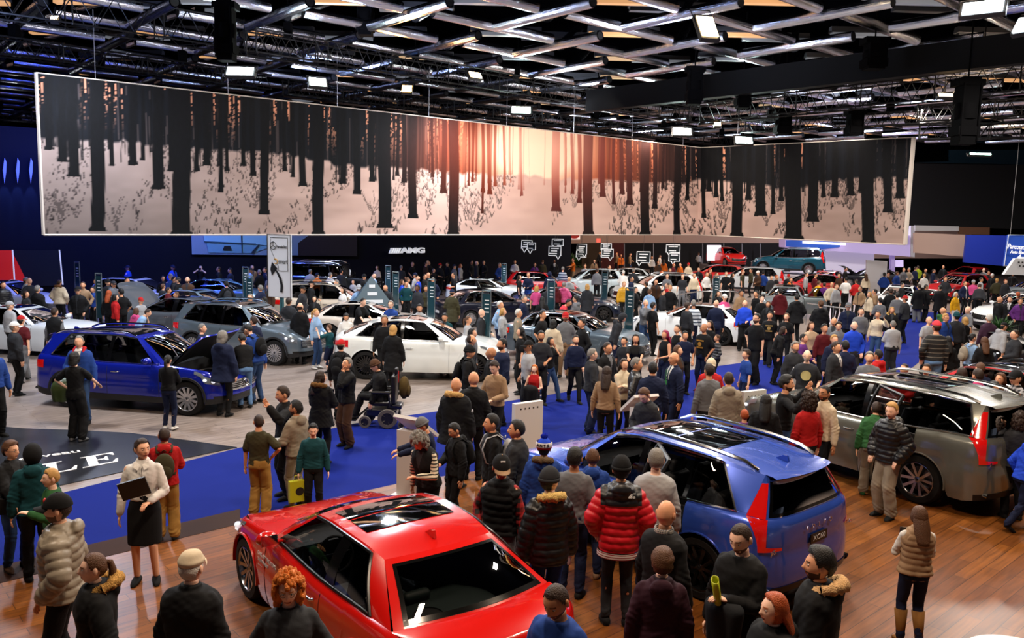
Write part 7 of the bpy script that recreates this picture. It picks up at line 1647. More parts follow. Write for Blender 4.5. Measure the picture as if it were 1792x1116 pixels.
parse('''
51 486 1.78 60 tee.charcoal jeans.black none.k sk:a
45 486 1.74 150 shirt.lightgrey jeans.black cap.b hat:grey
45 509 1.62 90 jacket.black jeans.black bob.b F
65 500 1.76 170 jacket.black jeans.black short.g bw:1.2
103 489 1.74 178 parka.cream jeans.black crop.b fur:#6a4a2a A:dd hem:.84
136 502 1.78 10 jacket.black jeans.black cap.b hat:black A:pp bw:1.15
145 493 1.76 20 shirt.tan jeans.black short.b
168 488 1.76 20 jacket.black jeans.black short.k sk:b
163 502 1.55 -20 shirt.blue jeans.black short.k
188 488 1.76 60 jacket.black jeans.black beanie.k hat:black
198 492 1.74 60 hoodie.grey jeans.black cap.k hat:charcoal
220 464 1.78 -90 shirt.royal jeans.navy cap.b hat:navy A:fh hp:20
222 486 1.76 60 shirt.grey jeans.black short.k
238 493 1.74 80 jacket.charcoal jeans.black cap.g hat:lightgrey
190 509 1.66 178 jacket.black jeans.black long.r F
201 514 1.60 120 jacket.red jeans.black bob.k F
212 505 1.74 -130 tee.black jeans.black short.k A:dd
246 521 1.50 60 tee.lightgrey jeans.black cap.b hat:red
238 539 1.45 170 hoodie.pink jeans.black bob.n F
264 543 1.55 120 sweater.lightblue jeans.black short.b lean:35
302 464 1.78 70 jacket.royal jeans.navy cap.b hat:navy
298 479 1.74 60 shirt.blue jeans.black cap.g hat:grey
285 483 1.64 40 jacket.black jeans.black tail.k F
285 497 1.55 160 sweater.charcoal jeans.black short.n
294 503 1.60 120 jacket.darkred jeans.black short.b
312 486 1.74 -100 jacket.black jeans.black cap.k hat:charcoal
304 484 1.72 100 jacket.charcoal jeans.black short.k
328 484 1.80 10 jacket.brown jeans.black none.k A:hh beard bw:1.25 sk:a
309 511 1.55 -60 jacket.charcoal jeans.black short.n
348 464 1.74 10 tee.black jeans.black short.k A:uu sk:p
383 467 1.78 -80 jacket.black jeans.black short.b
403 469 1.78 -90 jacket.navy jeans.black short.k gl
396 492 1.74 -150 jacket.black jeans.black short.k pack:charcoal
441 464 1.78 40 jacket.tan jeans.black short.g
438 469 1.76 100 jacket.lightblue jeans.denim cap.b hat:charcoal
454 472 1.72 -120 jacket.black jeans.black short.g
464 468 1.76 -60 shirt.navy jeans.black short.b
471 479 1.74 150 shirt.grey jeans.black short.k
456 499 1.74 -120 jacket.navy jeans.black short.g
471 497 1.66 -30 jacket.brown jeans.black bob.n F
438 514 1.78 0 jacket.teal jeans.black short.g gl sk:a A:oo
416 526 1.70 120 shirt.blue jeans.black short.k A:od
463 520 1.66 -100 jacket.cream jeans.black bob.k F sk:b
444 554 1.70 -120 jacket.navy jeans.black short.b
433 571 1.72 -60 jacket.charcoal jeans.black cap.k hat:charcoal hp:20
353 567 1.60 100 tee.navy jeans.black short.g
543 471 1.70 170 shirt.lightgrey jeans.black short.g
555 478 1.70 170 vest.orange jeans.black cap.b hat:navy slv:lightblue
583 468 1.68 175 shirt.brown jeans.black long.n F
578 477 1.72 160 jacket.lightgrey jeans.black short.g
597 471 1.76 170 sweater.charcoal jeans.black crop.k bw:1.15
618 490 1.35 -20 sweater.lightgrey jeans.black short.n
637 480 1.72 60 jacket.black jeans.black beanie.k hat:black
660 465 1.66 -20 shirt.cream jeans.black long.b F A:hh
655 479 1.74 -80 shirt.lightblue jeans.black bald.b sk:a
544 492 1.76 100 jacket.black jeans.black cap.k hat:black
529 501 1.76 80 jacket.charcoal jeans.black cap.k hat:black
550 518 1.50 10 jacket.black jeans.black bob.k F
590 489 1.74 -60 sweater.lightgrey jeans.grey short.g lean:12
600 503 1.66 -40 shirt.white jeans.black long.b F
628 498 1.74 10 shirt.lightblue jeans.black cap.g hat:lightgrey hp:15
638 523 1.74 60 tee.black jeans.black short.k sk:p lean:18 A:rr
676 498 1.74 -30 jacket.charcoal jeans.black bald.b hp:30
684 526 1.76 -10 shirt.blue jeans.navy short.g gl bw:1.15 sk:p
605 547 1.60 20 shirt.white jeans.black long.k F hp:30
525 530 1.78 170 coat.black jeans.black bald.b
505 521 1.76 175 coat.charcoal jeans.black short.b
689 449 1.86 10 jacket.black jeans.black short.k
699 456 1.76 60 tee.black jeans.black none.b sk:b
708 453 1.78 20 jacket.black jeans.black short.b A:hh
702 464 1.74 175 tee.charcoal jeans.black crop.g
745 459 1.76 120 jacket.brown jeans.black short.b
759 470 1.50 80 tee.black jeans.black short.g A:od
770 461 1.78 150 jacket.black jeans.black cap.b hat:red
780 459 1.70 -60 jacket.black jeans.black short.b
795 463 1.76 120 jacket.grey jeans.black cap.b hat:navy
806 454 1.80 60 jacket.black jeans.black short.k sk:c
806 462 1.68 80 hoodie.lightgrey jeans.grey bob.r F
834 457 1.80 100 suit.charcoal slim.charcoal none.k sk:p
846 456 1.78 -20 jacket.black jeans.black short.b
874 460 1.78 60 sweater.blue jeans.navy short.g
883 462 1.76 -60 sweater.purple jeans.black short.k
898 455 1.78 -10 shirt.white jeans.black short.b A:hh
929 446 1.86 -60 tee.orange jeans.tan short.b sk:o A:oh
936 460 1.70 20 jacket.purple jeans.black short.n
948 455 1.76 10 jacket.olive jeans.black beanie.k hat:brown
970 454 1.80 10 suit.black slim.black bald.k sk:d
985 467 1.76 170 sweater.navy jeans.black short.g st:stripe2
727 478 1.74 -120 shirt.lightgrey jeans.black cap.b hat:navy
732 483 1.74 -100 shirt.royal jeans.black bald.b
743 479 1.72 80 jacket.black jeans.black short.k
750 477 1.76 -60 jacket.black jeans.black none.k sk:b
758 486 1.74 10 jacket.navy jeans.black short.g
794 477 1.78 -70 tee.black jeans.black short.k A:hd sk:b
713 486 1.72 120 shirt.white jeans.black short.n
703 489 1.66 100 shirt.royal jeans.black long.n F
711 492 1.70 20 sweater.teal jeans.black short.k
731 499 1.76 -40 jacket.charcoal jeans.black short.k sk:d bw:1.15
745 500 1.66 20 jacket.olive jeans.black bob.b F
791 507 1.76 175 coat.olive jeans.black cap.b hat:navy
734 532 1.74 10 shirt.lightgrey jeans.black short.k beard hp:15
779 548 1.66 -10 jacket.teal jeans.black short.k sk:b hp:20
819 553 1.62 80 tee.lightgrey jeans.black tail.n F
843 540 1.78 80 suit.charcoal slim.charcoal none.k sk:p
875 527 1.78 60 shirt.lightblue jeans.navy short.w
880 539 1.66 80 jacket.lightgrey jeans.navy bob.y F
907 541 1.74 80 shirt.stone jeans.black short.w
912 573 1.66 -80 tee.black jeans.black long.k F
949 543 1.82 60 tee.black jeans.black short.k sk:b
968 559 1.68 160 jacket.cream jeans.black bob.k F
990 547 1.80 -10 shirt.grey jeans.tan cap.b hat:red beard bw:1.1
947 579 1.74 10 tee.charcoal jeans.black short.k beard sk:c
1019 558 1.80 -60 shirt.black jeans.black short.k
1084 547 1.74 90 hoodie.charcoal jeans.navy hood.k hat:charcoal hp:25 lean:10
1093 590 1.50 -40 tee.charcoal jeans.black short.k
1113 585 1.66 -10 tee.black jeans.black long.k F sk:b A:oo
1130 524 1.78 10 sweater.grey jeans.denim none.k sk:a A:hc
1143 529 1.74 120 tee.black jeans.black short.k
1165 578 1.68 -60 tank.black jeans.navy long.m F A:hd
1186 570 1.70 -60 tank.black jeans.black bun.b F
1199 578 1.60 10 tee.navy jeans.black short.k
1186 605 1.68 60 jacket.brown jeans.black bob.n F
1227 566 685 -50 tee.black jeans.navy none.k bw:1.15 sk:c A:dd
1243 561 1.66 -60 tee.black jeans.black long.b F
1256 586 1.35 -90 sweater.charcoal jeans.charcoal short.n st:stripe3
1203 529 1.78 120 sweater.charcoal jeans.black short.b
1214 525 1.78 175 sweater.white jeans.navy short.g st:stripe1
1254 525 1.80 175 suit.navy slim.navy none.g
1268 515 1.74 20 tee.pink jeans.red cap.g hat:white
1257 509 1.64 20 jacket.black jeans.black long.b F
1297 508 1.76 20 coat.tan jeans.black short.k sk:c
1299 525 614 -10 shirt.royal wide.black none.k bw:1.3 sk:a A:dd
1324 509 1.76 -70 tee.black jeans.black short.k
1333 517 1.72 20 tee.black jeans.black short.k sk:p A:od
1345 527 1.62 -40 jacket.black jeans.black bob.n F
1366 505 1.78 178 parka.darkred jeans.black short.k bw:1.15
1395 515 1.80 178 parka.black jeans.black crop.k bw:1.2
1318 549 672 -60 tee.black wide.black short.k beard gl bw:1.2 A:dw
1342 546 640 -20 tee.black wide.black short.k A:dd L:w sk:b bw:1.15
1377 548 1.68 -30 tee.black jeans.black long.n F
1372 572 1.60 90 jacket.black jeans.black bob.b F lean:15
1307 613 1.50 -80 tee.blue jeans.navy thick.b
1392 598 1.76 10 jacket.charcoal jeans.black short.g beard
1406 584 1.66 60 sweater.purple jeans.black crop.k
1413 613 1.76 -20 tee.charcoal jeans.black bald.w gl beard sk:p bw:1.15
1420 563 1.68 10 sweater.beige jeans.navy long.n F
1443 567 1.74 10 sweater.darkred jeans.black short.k
1468 564 1.66 -20 hoodie.grey jeans.black thick.b gl
1460 556 1.74 -30 jacket.grey jeans.black none.k sk:b
1460 586 1.70 10 jacket.navy jeans.black short.y
1463 598 1.78 40 suit.charcoal slim.black short.b sk:b bw:1.1
1480 598 1.76 175 jacket.navy jeans.black short.k
1495 562 1.80 -10 shirt.royal wide.charcoal none.k beard sk:p bw:1.2 hp:20 A:pd
1507 539 1.76 -10 sweater.grey wide.black short.k
1537 544 1.70 -40 sweater.cream jeans.denim short.b F A:gd
1556 561 660 178 sweater.lightgrey wide.charcoal crop.g bw:1.25 A:dd
1561 537 1.64 -10 jacket.black jeans.black long.y F fur:#c09a5a
1522 616 1.76 -20 tee.grey jeans.black short.g
1538 613 1.66 -150 hoodie.red jeans.black short.k
1584 636 1.62 -60 shirt.red jeans.black crop.b sk:b
1622 639 1.60 -40 shirt.black jeans.black short.b
1485 530 1.78 -20 jacket.navy jeans.black cap.b hat:grey
1628 561 705 175 sweater.black jeans.lightdenim cap.b hat:coral st:stripe4
1626 554 1.72 10 tee.lightgrey jeans.black none.k sk:a
1655 548 1.78 20 jacket.blue jeans.black short.y gl
1675 548 1.80 178 jacket.charcoal jeans.black beanie.k hat:teal bw:1.1
1650 538 1.72 80 hoodie.green jeans.black none.k
1695 536 1.76 -80 shirt.grey jeans.black none.g sk:p bw:1.1
1690 555 1.64 178 tank.black jeans.black bob.y F
1732 550 1.80 178 shirt.plum jeans.black short.w bw:1.2
1758 565 1.66 100 hoodie.lightgrey jeans.black cap.k hat:black lean:15
1778 577 1.80 -100 jacket.charcoal jeans.black crop.b gl bw:1.2
1660 590 1.66 178 jacket.black jeans.black long.k F
1702 585 1.68 100 tee.lightblue jeans.black bun.k F pack:stone
1724 588 1.66 178 jacket.black jeans.black long.n F
1717 635 1.74 178 jacket.navy jeans.black crop.n
1713 647 1.76 -170 shirt.pink jeans.black short.b
1669 654 1.66 -10 jacket.black jeans.black short.k F
1684 646 1.70 170 jacket.black jeans.black long.b F
1736 665 1.66 20 leather.black jeans.black bob.k F hp:25
1752 655 1.68 -60 jacket.brown jeans.black bob.n F
1780 650 1.82 -80 shirt.white wide.tan cap.b hat:black st:plaid2
1787 727 1.60 170 jacket.charcoal jeans.black curly.b
909 481 1.68 80 tee.black jeans.navy long.b F
925 477 1.78 -20 sweater.navy jeans.blue short.g A:hh
962 476 1.76 170 hoodie.navy jeans.black hood.k hat:navy
996 484 1.76 175 hoodie.lightgrey jeans.black none.k
972 494 1.70 -160 hoodie.darkred jeans.black short.k
987 494 1.70 175 puffer.pink jeans.black short.g
1028 497 1.72 178 coat.charcoal slim.black bob.y F
939 500 1.66 160 tee.pink jeans.black bob.y F
959 498 1.76 175 coat.charcoal jeans.black short.k
949 519 1.66 178 jacket.black jeans.black long.k F
917 517 1.78 60 jacket.navy jeans.black short.g sk:a
997 524 1.72 80 sweater.coral jeans.black short.k lean:30 A:rr
1008 517 1.74 -120 hoodie.grey jeans.black short.k
1024 462 1.82 -10 shirt.lightgrey jeans.black short.n beard bw:1.15
1045 470 1.76 160 jacket.grey jeans.black short.b
1066 464 1.80 60 tee.black jeans.charcoal short.b A:hh
1091 473 1.76 178 sweater.white jeans.black short.w
1109 470 1.74 160 jacket.charcoal jeans.black short.g
1092 493 1.72 10 puffer.yellow jeans.black short.y
1105 484 1.74 80 jacket.navy jeans.black short.k
1112 502 1.70 60 jacket.black jeans.black short.k
1131 493 1.72 -140 jacket.black jeans.black short.b
1137 506 1.66 160 hoodie.lightblue jeans.black short.n
1148 489 1.76 10 jacket.brown jeans.black short.b sk:b
1168 495 1.66 -80 sweater.red jeans.black short.b
1173 499 1.76 -10 sweater.black jeans.black short.y
1160 507 1.62 60 jacket.charcoal jeans.black short.k
1158 474 1.76 60 jacket.black jeans.black short.r sk:b
1168 479 1.74 -20 tee.grey jeans.black short.b
1173 470 1.76 20 shirt.lightgrey jeans.black short.g lean:15
1195 480 1.74 -10 tee.charcoal jeans.grey short.r
1215 478 1.78 10 sweater.cream jeans.navy crop.k sk:b A:dd
1223 468 1.76 -20 jacket.black jeans.black short.k
1237 476 1.78 30 shirt.white wide.black short.b
1243 470 1.74 80 sweater.brown jeans.black short.r
1254 477 1.74 60 shirt.olive jeans.black short.n
1271 475 1.76 0 tee.black wide.black short.b
1282 478 1.66 60 jacket.black jeans.black long.b F
1300 472 1.76 60 tee.olive jeans.charcoal short.r
1315 470 1.72 -100 jacket.olive jeans.black short.b
1327 474 1.74 -60 jacket.brown jeans.black cap.b hat:white
1336 474 1.72 160 jacket.blue jeans.black short.k
1350 482 1.66 10 jacket.charcoal jeans.black short.b
1359 482 1.66 60 jacket.black jeans.black short.r
1380 480 1.66 -20 jacket.black jeans.black cap.b hat:red
1384 486 1.62 20 jacket.orange jeans.black short.b
1411 477 1.74 60 shirt.lightgrey jeans.black short.b
1427 478 1.76 90 sweater.darkred jeans.tan short.b
1433 492 1.70 120 jacket.yellow jeans.black short.n
1456 494 1.78 -10 sweater.cream jeans.black crop.y gl bw:1.1
1464 497 1.72 20 shirt.lightgrey jeans.black short.n
1443 494 1.66 160 jacket.purple jeans.black short.b
1481 485 1.78 170 tee.white wide.black short.k
1469 479 1.66 -60 jacket.brown jeans.black long.n F
1480 468 1.76 60 jacket.black jeans.black short.k
1499 489 1.68 170 jacket.red jeans.black short.b
1516 479 1.68 178 shirt.cream jeans.black long.n F
1506 501 1.70 -60 jacket.tan jeans.black short.b
1522 511 1.62 -80 jacket.cream jeans.black bob.y F
1532 506 1.72 -120 jacket.tan jeans.black short.k
1541 521 1.66 178 sweater.grey jeans.black short.k
1560 505 1.74 150 jacket.black jeans.black short.b
1571 512 1.76 170 sweater.grey jeans.black short.k
1585 518 1.78 -150 jacket.charcoal jeans.black cap.b hat:red
1437 526 1.80 175 parka.black jeans.black short.n bw:1.2
1548 477 1.74 150 jacket.blue jeans.black short.k sk:d
1555 478 1.70 -60 jacket.brown jeans.black short.r
1570 475 1.72 100 jacket.blue jeans.black short.n
1582 469 1.74 10 shirt.grey jeans.black short.y
1591 469 1.72 -60 sweater.stone jeans.black short.w
1579 495 1.66 80 jacket.black jeans.black short.k
1602 467 1.76 100 jacket.navy jeans.black short.b
1607 465 1.78 160 jacket.lime jeans.black short.b
1620 470 1.70 20 jacket.black jeans.black short.b
1634 471 1.76 60 jacket.navy jeans.black short.b
1651 464 1.82 -10 jacket.black jeans.black none.k
1618 479 1.70 170 shirt.white jeans.black short.y
1655 485 1.74 -20 jacket.charcoal jeans.black short.y
1609 497 1.76 175 coat.black wide.grey short.b
1621 498 1.74 100 coat.black jeans.black short.k
1646 499 1.78 175 coat.black jeans.black short.k bw:1.2
1689 492 1.74 20 jacket.navy jeans.black short.b in:white
1704 490 1.70 -40 shirt.pink jeans.black cap.b hat:lightgrey
1717 486 1.72 80 jacket.lightgrey jeans.black short.b
1722 469 1.80 -60 sweater.grey jeans.black none.k sk:p
1730 474 1.76 10 jacket.charcoal jeans.black short.k
1737 479 1.74 -60 jacket.black jeans.black cap.b hat:white
1745 487 1.70 160 jacket.olive jeans.black short.y
1760 489 1.70 10 jacket.charcoal jeans.black short.r
1773 476 1.72 -60 jacket.black jeans.black short.b
1715 496 1.76 150 sweater.charcoal jeans.black short.b lean:25
1749 519 1.76 60 parka.black jeans.black none.k bw:1.2
1768 519 1.72 -40 suit.black slim.black short.b
1786 522 1.72 -10 jacket.purple jeans.black short.k
1782 511 1.68 170 sweater.grey jeans.black short.r
1673 511 1.62 20 shirt.yellow jeans.white bob.w F
1040 454 1.74 10 jacket.tan jeans.black bun.b F
1049 440 1.80 60 suit.black slim.black short.k
1080 442 1.76 -60 jacket.tan jeans.black short.o
1087 445 1.74 20 jacket.orange jeans.black short.b
1103 443 1.76 80 jacket.tan jeans.denim short.b
1141 448 1.74 20 shirt.white jeans.black short.b
1155 446 1.74 100 shirt.white jeans.black short.b
1162 454 1.72 160 jacket.orange jeans.black long.b F
1152 457 1.70 20 jacket.brown jeans.black short.r
1179 461 1.70 60 jacket.darkred jeans.black short.r
1191 460 1.72 -60 jacket.orange jeans.black short.b
1205 460 1.74 10 shirt.cream jeans.black cap.b hat:red
1223 442 1.76 160 shirt.lightgrey jeans.black short.n
1248 445 1.76 60 jacket.black jeans.black short.k
''')
# ---- special outfits
def smat(c):
    return {'stripe1': lambda: striped('#c8d2dc', '#2a3a50', 9, .35), 'stripe2': lambda: striped('#9aa8b8', '#1a2c50', 7, .5), 'stripe3': lambda: striped('#5a5c60', '#141416', 10, .5), 'stripe4': lambda: striped('#0c0c0e', '#8a8478', 11, .10), 'plaid2': lambda: striped('#b8b8bc', '#1c1e26', 17, .5, True), 'stripe': lambda: striped('#d8d0b8', '#1a1a1a', 22, .35), 'plaid': lambda: striped('#a01418', '#120808', 11, .5, True)}[c]()
"""Landmarks: name, photo pixel, so a label can say where in the crowd its person stands"""
LM = [('red foreground coupe', 680, 960), ('blue suv', 1180, 900), ('grey suv', 1560, 780), ('red black-roofed car', 1690, 690), ('dark blue suv', 220, 650), ('white suv', 720, 620), ('silver suv', 390, 590), ('cream coupe', 640, 560), ('cream suv', 565, 520), ('black off-roader', 590, 478), ('white roadster', 865, 505), ('navy sedan', 862, 545), ('slate sedan', 1010, 590), ('red hatchback', 945, 495), ('midnight sports car', 1030, 545), ('pale minivan', 1030, 490), ('white grand coupe', 1190, 560), ('silver sedan', 1355, 520), ('red crossover', 1405, 495), ('far white suv', 1316, 480), ('far red bonnet car', 1438, 472), ('white sedan', 1560, 520), ('far red suv', 1665, 500), ('white suv at right edge', 1765, 545), ('white sports car', 80, 570), ('white hatchback', 40, 515), ('grey coupe', 285, 540), ('pale blue coupe', 372, 530), ('grey blue roadster', 390, 505), ('white van', 1140, 505), ('white board', 1535, 480), ('AMG lettering', 716, 438), ('dark price pyramid', 650, 510), ('tall arrow sign', 495, 480), ('black car at right', 1755, 625), ('blue far panel', 1725, 440), ('speech bubbles', 1060, 440), ('potted plant', 1748, 560), ('curved railing', 1235, 515), ('teal suv', 1385, 455)]
def place(x, y, hf, yaw, d):
    z0 = .0
    if hf > 3:
        p = G(x, hf, 0); lo, hi = .5, 2.6
        for _ in range(30):
            m = (lo+hi)/2
            if PX((p[0], p[1], m))[1] > y: lo = m
            else: hi = m
        return p, m
    c = math.cos(math.radians(d.get('lean', 0))); hz = .93/1.75*hf; top = hz+(hf-hz)*c
    p = G(x, y, top); 
    if d.get('lean'): off = (hf-hz)*math.sin(math.radians(d['lean'])); a = math.radians(yaw); p = p-np.array([math.sin(a)*off, -math.cos(a)*off, 0])
    return p, hf
def crowd():
    recs = []
    for x, y, hf, yaw, d, lab in ROWS:
        p, h = place(x, y, hf, yaw, d); recs.append([x, y, p, h, yaw, d, lab])
    # keep neighbours apart
    Q = np.array([r[2][:2] for r in recs]); 
    for it in range(40):
        for i in range(len(Q)):
            dv = Q-Q[i]; ds = np.hypot(dv[:, 0], dv[:, 1]); ds[i] = 9
            for j in np.where(ds < .50)[0]:
                v = dv[j]/(ds[j]+1e-6); a = (.50-ds[j])*.25; ray_ = (Q[i]-CC[:2]); ray_ /= np.linalg.norm(ray_); s = math.copysign(1, v@ray_) if abs(v@ray_) > .05 else (1 if i > j else -1)
                Q[i] -= ray_*s*a*1.4; Q[j] += ray_*s*a*1.4
    for i in range(len(Q)):
        dd = (Q[i]-WA[:2])@wn
        if recs[i][0] < 1000 and dd < .75: Q[i] = Q[i]+wn*(.75-dd)
    # labels
    labs = []
    for k, r in enumerate(recs):
        x, y, p, h, yaw, d, lab = r
        if not lab:
            hh = hairdesc(d['hair'], d['hc'], d.get('hatn', '')); c = CN.get(d['tcn'], d['tcn'])
            st_ = {'stripe1': 'white and navy striped', 'stripe2': 'grey and navy striped', 'stripe3': 'grey and black striped', 'stripe4': 'thinly striped black', 'plaid2': 'checked'}.get(d.get('st'), c)
            who = 'child' if h < 1.48 else 'person'; xx, yy = x, y+25
            best = min(LM, key=lambda q: (q[1]-xx)**2+((q[2]-yy)*1.6)**2); dx, dy = xx-best[1], yy-best[2]
            rel = ('left of' if dx < 0 else 'right of') if abs(dx) > abs(dy)*1.3+8 else ('behind' if dy < 0 else 'in front of')
            lab = '%s in %s %s, %s, %s the %s' % (who, st_, TN[d['top']], hh, rel, best[0])
        labs.append(lab)
    def resolve(fn):
        g = {}
        for i, l in enumerate(labs): g.setdefault(l, []).append(i)
        for l, ii in g.items():
            if len(ii) > 1: fn(l, ii)
    def face(l, ii):
        for i in ii:
            a = (recs[i][4]+360) % 360; labs[i] = l.replace(', ', (' facing us, ' if a < 45 or a > 315 else ' facing right, ' if a < 135 else ' seen from behind, ' if a < 225 else ' facing left, '), 1)
    resolve(face)
    def order(l, ii):
        ii = sorted(ii, key=lambda i: recs[i][0]); n = len(ii); nm = ['leftmost', 'second from left', 'third from left', 'fourth from left', 'fifth from left']
        for k, i in enumerate(ii): labs[i] = l+(', the %s' % ('rightmost' if k == n-1 else nm[k]))
    resolve(order)
    for k, l in enumerate(labs):
        while len(labs[k].split()) > 16 and ' the ' in labs[k]: labs[k] = labs[k].replace(' the ', ' ', 1)
        if len(labs[k].split()) > 16: labs[k] = labs[k].replace(' seen from behind', ' from behind')
        if len(labs[k].split()) > 16: print('LONG', labs[k]); labs[k] = labs[k].replace('white and navy ', '').replace('dark brown', 'brown').replace(' second from left', ' second one')
    for k, (x, y, p, h, yaw, d, lab) in enumerate(recs):
        if recs[k][2] is None: continue
        dep = Q[k][1]; s = FPX/dep; lod = 2 if s > 92 else (1 if s > 40 else 0); o = dict(d)
        z0 = .014 if (s > 78) else .008
        st = o.pop('st', None); kw = dict(top=o['top'], tc=PAL[o.pop('tcn')], bot=o.pop('bot'), bc=PAL[o.pop('bcn')]); o.pop('top')
        if 'hatn' in o: kw['hatc'] = PAL[o.pop('hatn')]
        if 'slv' in o:
            sv = o.pop('slv'); kw['sleeves'] = 0 if (x, y) not in ((1590, 888), (878, 797)) else 1; kw['tc2'] = PAL.get(sv)
            if sv == 'plaid': kw['smat'] = smat('plaid')
            elif st == 'stripe': kw['smat'] = smat('stripe'); st = None
        if st in ('stripe1', 'stripe2', 'stripe3', 'stripe4', 'plaid2'): kw['mat'] = smat(st)
        if st == 'yoke': kw['mat'] = yokemat()
        if st == 'dark': kw['tc'] = '#33363b'
        if o.get('skin') == 'o': o['skin'] = 'b'
        if 'skin' not in o: o['skin'] = 'ab'[k % 2]
        if o.get('bw'): o['bw'] = round(o['bw']*20)/20
        if lod < 2: o['hy'] = round(o.get('hy', 0)/20)*20; o['hp'] = round(o.get('hp', 0)/15)*15; o['lean'] = round(o.get('lean', 0)/15)*15 if o.get('lean') else 0
        if lod == 0: o['glasses'] = False; o['bw'] = 1.0 if o.get('bw', 1) < 1.12 else 1.15; o['hy'] = 0; o['hp'] = 0; o.pop('face', None)
        if lod < 2 and o['arms'] == 'dd' and not o.get('f'): o['arms'] = ['dd', 'pp', 'hd', 'pd'][(k*7) % 4] if not lab or k > 90 else 'dd'
        o.pop('z', None); o.pop('dx', None)
        if o.get('pack'): kw['packlabel'] = 'backpack on the '+' '.join(labs[k].split()[:11])
        b = person((Q[k][0], Q[k][1], z0), yaw, h, lod=lod, label=labs[k], group=None, **kw, **o)
        PEO.append((b, x, y, lab))
def yokemat():
    m, nt, out = newmat('red_black_puffer'); b = nt.nodes.new('ShaderNodeBsdfPrincipled'); nt.links.new(b.outputs[0], out.inputs[0]); b.inputs['Roughness'].default_value = .42
    tc = nt.nodes.new('ShaderNodeTexCoord'); sp = nt.nodes.new('ShaderNodeSeparateXYZ'); nt.links.new(tc.outputs['Object'], sp.inputs[0])
    def cmp(o, op, v):
        a = nt.nodes.new('ShaderNodeMath'); a.operation = op; a.inputs[1].default_value = v; nt.links.new(o, a.inputs[0]); return a.outputs[0]
    ab = nt.nodes.new('ShaderNodeMath'); ab.operation = 'ABSOLUTE'; nt.links.new(sp.outputs['X'], ab.inputs[0])
    a = cmp(sp.outputs['Z'], 'GREATER_THAN', 1.29); c = cmp(ab.outputs[0], 'LESS_THAN', .205); m_ = nt.nodes.new('ShaderNodeMath'); m_.operation = 'MULTIPLY'; nt.links.new(a, m_.inputs[0]); nt.links.new(c, m_.inputs[1])
    mx = nt.nodes.new('ShaderNodeMix'); mx.data_type = 'RGBA'; mx.inputs['A'].default_value = lin('#c01422'); mx.inputs['B'].default_value = lin('#121318'); nt.links.new(m_.outputs[0], mx.inputs['Factor']); nt.links.new(mx.outputs['Result'], b.inputs['Base Color']); return m
PEO = []
crowd()
# ================================================================= things people carry, wear or ride
def who(x, y): return min(PEO, key=lambda r: (r[1]-x)**2+(r[2]-y)**2)
ROWD = {(r[0], r[1]): r[4] for r in ROWS}
def inbody(b, p):
    a = b.rotation_euler.z; s = b.scale[0]; p = np.array(p)*s; return np.array([p[0]*math.cos(a)-p[1]*math.sin(a)+b.location[0], p[0]*math.sin(a)+p[1]*math.cos(a)+b.location[1], p[2]+b.location[2]])
def hand(rec, s):
    d = ROWD[(rec[1], rec[2])]; L = math.radians(d.get('lean', 0)); J = skel(d['arms'], d['legs'], L); W_, E_ = J['W%d' % s], J['E%d' % s]; q = W_+(W_-E_)/np.linalg.norm(W_-E_)*.085
    return inbody(rec[0], q), q
def thing_mb(m, name, mats, loc, rz, label, cat, group=None, smooth=True, rot=None):
    o = m.build(name, mats, smooth=smooth, loc=loc); o.rotation_euler = rot or (0, 0, rz); return tags(o, label, cat, group)
def cloth_blob(seed, r, drop, mat, n=40):
    """a coat or jacket hanging over an arm: folded lump with a falling skirt of cloth"""
    m = MB(); rs = np.random.RandomState(seed); A = []
    for i, q in enumerate(np.linspace(0, 1, 22)):
        z = r[2]*math.cos(min(1, q/.4)*PI/2) if q < .4 else -(q-.4)/.6*drop; w_ = math.sin(min(1, q/.4)*PI/2)*(1-.35*max(0, q-.4))
        A.append([((r[0]*w_)*math.cos(t)*(1+.06*math.sin(3*t+seed+q*3)+.05*q*math.sin(8*t+seed)), (r[1]*w_)*math.sin(t)*(1+.08*math.sin(4*t+q*3+seed)+.10*q*math.sin(9*t+seed*2)), z) for t in np.linspace(0, 2*PI, n, endpoint=False)])
    m.grid(np.array(A), 0, closed=True); m.f.append(tuple(range(m.n-n, m.n))); m.m.append(0); return m
# folder held by the person in the white blouse
R_ = who(257, 768); p, _ = hand(R_, 1); a = R_[0].rotation_euler.z
m = MB(); m.box((0, 0, 0), (.30, .025, .22)); thing_mb(m, 'folder', P('#0b0b0c', .45), inbody(R_[0], (-.06, -.235, 1.22)), 0, 'slim black folder held against the white blouse', 'folder', smooth=False, rot=(.25, -.25, a))
lz = MB(); zs = np.linspace(1.43, 1.06, 6); lz.tube([(.012, -.152-.004*math.sin(i), z) for i, z in enumerate(zs)], .004, 4); o = lz.build('button_placket', P('#3a3a3a', .6)); o.parent = R_[0]
cl_ = MB()
for s in (1, -1): cl_.add([(s*.01, -.105, 1.455), (s*.075, -.07, 1.49), (s*.085, -.115, 1.43), (s*.035, -.135, 1.40)], [(0, 1, 2, 3)])
o = cl_.build('shirt_collar', fabric('#e4e2dd'), smooth=False); o.parent = R_[0]
# green jacket over the arm of the person in black
R_ = who(136, 617); thing_mb(cloth_blob(3, (.24, .19, .20), .22, None), 'folded_jacket', fabric('#33421a', 'puffer'), inbody(R_[0], (.34, -.16, .98)), R_[0].rotation_euler.z+.3, 'folded olive green jacket carried over an arm before the dark blue suv', 'jacket')
